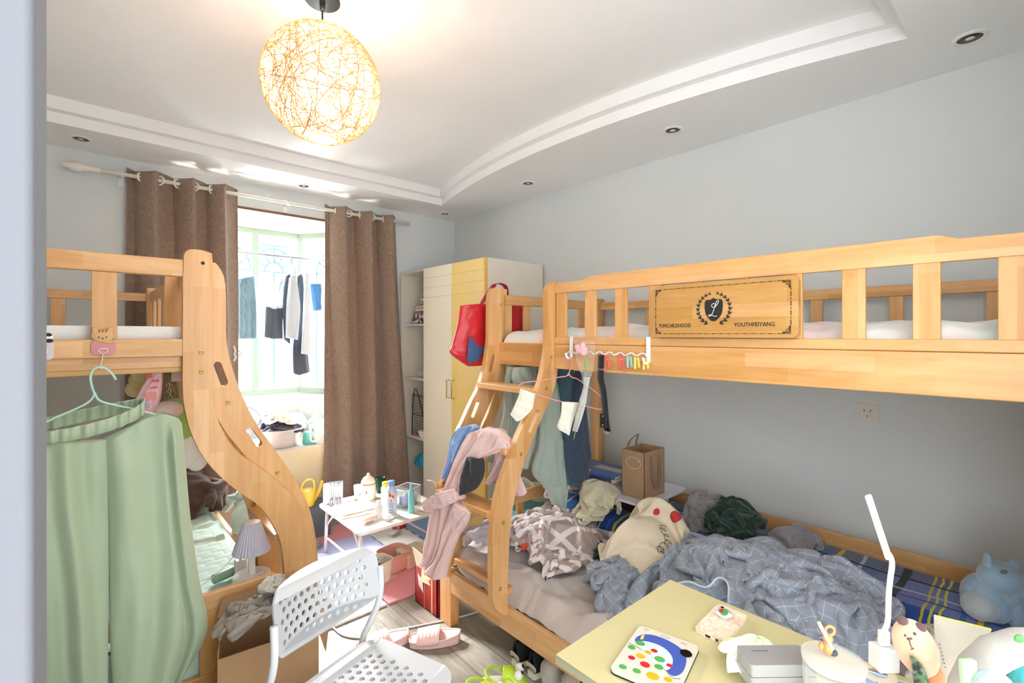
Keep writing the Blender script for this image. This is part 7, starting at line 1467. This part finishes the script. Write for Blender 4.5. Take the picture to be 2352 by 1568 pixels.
# bear plush, notepad, soft toys
dB = .93
m_bp = fab('peach plush', (248, 196, 162), .3, .6); be = thing('plush_toy', 'peach bear plush leaning on the power strip', 'toy', PD(2110, 1560, dB))
m_br = fab('brown felt', (110, 78, 76), .3)
Rb = Matrix((RT, FW, Vector((0, 0, 1)))).transposed()
b = B(); b.ball(PD(2103, 1487, dB), (.036, .03, .058), 28, 18, Rb@rot(0, 0, -.42), nz=.02); hd = part('head', b, m_bp, be, sm=True)
for u, v, s in ((2073, 1425, .010), (2112, 1442, .012)): b = B(); b.ball(PD(u, v, dB-.01), (s, .008, s*.8), 14, 10, Rb); part('ear', b, m_br, hd, sm=True)
b = B()
for u, v, s in ((2079, 1459, .0022), (2101, 1455, .0028), (2087, 1467, .003), (2093, 1466, .002)): b.ball(PD(u, v, dB-.032), s, 10, 8)
b.tube([PD(u, v, dB-.033) for u, v in ((2088, 1468), (2091, 1480), (2096, 1490))], .0011, 5); b.tube([PD(u, v, dB-.033) for u, v in ((2092, 1491), (2096, 1490), (2099, 1488))], .0011, 5); part('face', b, m_br, hd)
b = B(); b.tube([PD(2125, 1520, dB), PD(2145, 1560, dB), PD(2155, 1620, dB)], [.020, .020, .020], 14); part('body', b, fab('orange plush', (232, 140, 96), .3, .6), be, sm=True)
drape('pouch', [[(2093, 1510), (2100, 1508)], [(2096, 1535), (2120, 1530)], [(2100, 1570), (2134, 1568)], [(2110, 1620), (2140, 1620)]], lambda u, v, o: PD(u, v, dB-.035)+FW*o, softpatch('leaf print vinyl', (40, 44, 40), (84, 120, 84), (120, 140, 120), 40), 'dark leaf printed pouch in front of the peach bear', 'pouch', dep=.006, am=.002, nf=2, wr=.001, nu=14, nv=20)
m_pp = M('notepad paper', (190, 185, 171), .7, var=.03, vs=40)
nt_ = thing('notepad', 'upright cream grid notepad with a yellow top edge', 'notepad', PD(2210, 1560, .96))
q = [PD(2144, 1412, .97), PD(2274, 1444, .93), PD(2278, 1640, .91), PD(2150, 1640, .95)]; panel('pages', q[3], q[2], q[1], q[0], m_pp, nt_, t=.006)
b = B(); b.tube([q[0]-FW*.002, q[1]-FW*.002], .0022, 6); part('yellow_edge', b, m_dy, nt_)
b = B()
for k in range(12): t_ = .0+k/12; p = q[3].lerp(q[0], .45).lerp(q[2], 0)+ (q[1]-q[0])*(.04+.2*t_) + Vector((0, 0, .055-.085*t_)); b.ball(p-FW*.006, .0012, 6, 4)
part('dotted_line', b, M('navy dots', (70, 84, 140), .5), nt_)
dS = .84
wl = thing('plush_toy', 'white tube-shaped plush with teal end in the lower right corner', 'toy', PD(2270, 1540, dS))
b = B(); b.tube([PD(2190, 1612, dS+.02), PD(2210, 1575, dS+.01), PD(2240, 1535, dS), PD(2285, 1500, dS), PD(2345, 1484, dS), PD(2420, 1484, dS)], [.012, .020, .025, .028, .029, .029], 20); part('body', b, fab('off white plush', (180, 175, 166), .4), wl, sm=True)
b = B(); b.ball(PD(2342, 1466, dS-.026), (.009, .004, .007), R=Rb); part('green_patch', b, M('print green', (84, 168, 84), .4), wl, sm=True)
b = B(); b.ball(PD(2352, 1552, dS-.02), (.024, .024, .024), nz=.05); solo('pompom', b, fab('teal plush', (60, 160, 164), .5), 'teal plush ball at the right edge of the frame', 'toy', sm=True)
b = B(); b.bar(PD(2222, 1514, .78), PD(2230, 1640, .78), .024, .011, up=tuple(FW)); solo('highlighter', b, M('pale green plastic', (186, 234, 178), .4), 'pale green highlighter pen standing in the lower right corner', 'pen', bev=.003)
b = B(); b.ball(PD(2285, 1582, .76), (.028, .026, .028), nz=.03); solo('soft_ball', b, fab('lilac grey plush', (196, 198, 222), .4, .6), 'lilac grey round plush beside the green highlighter', 'toy', sm=True)
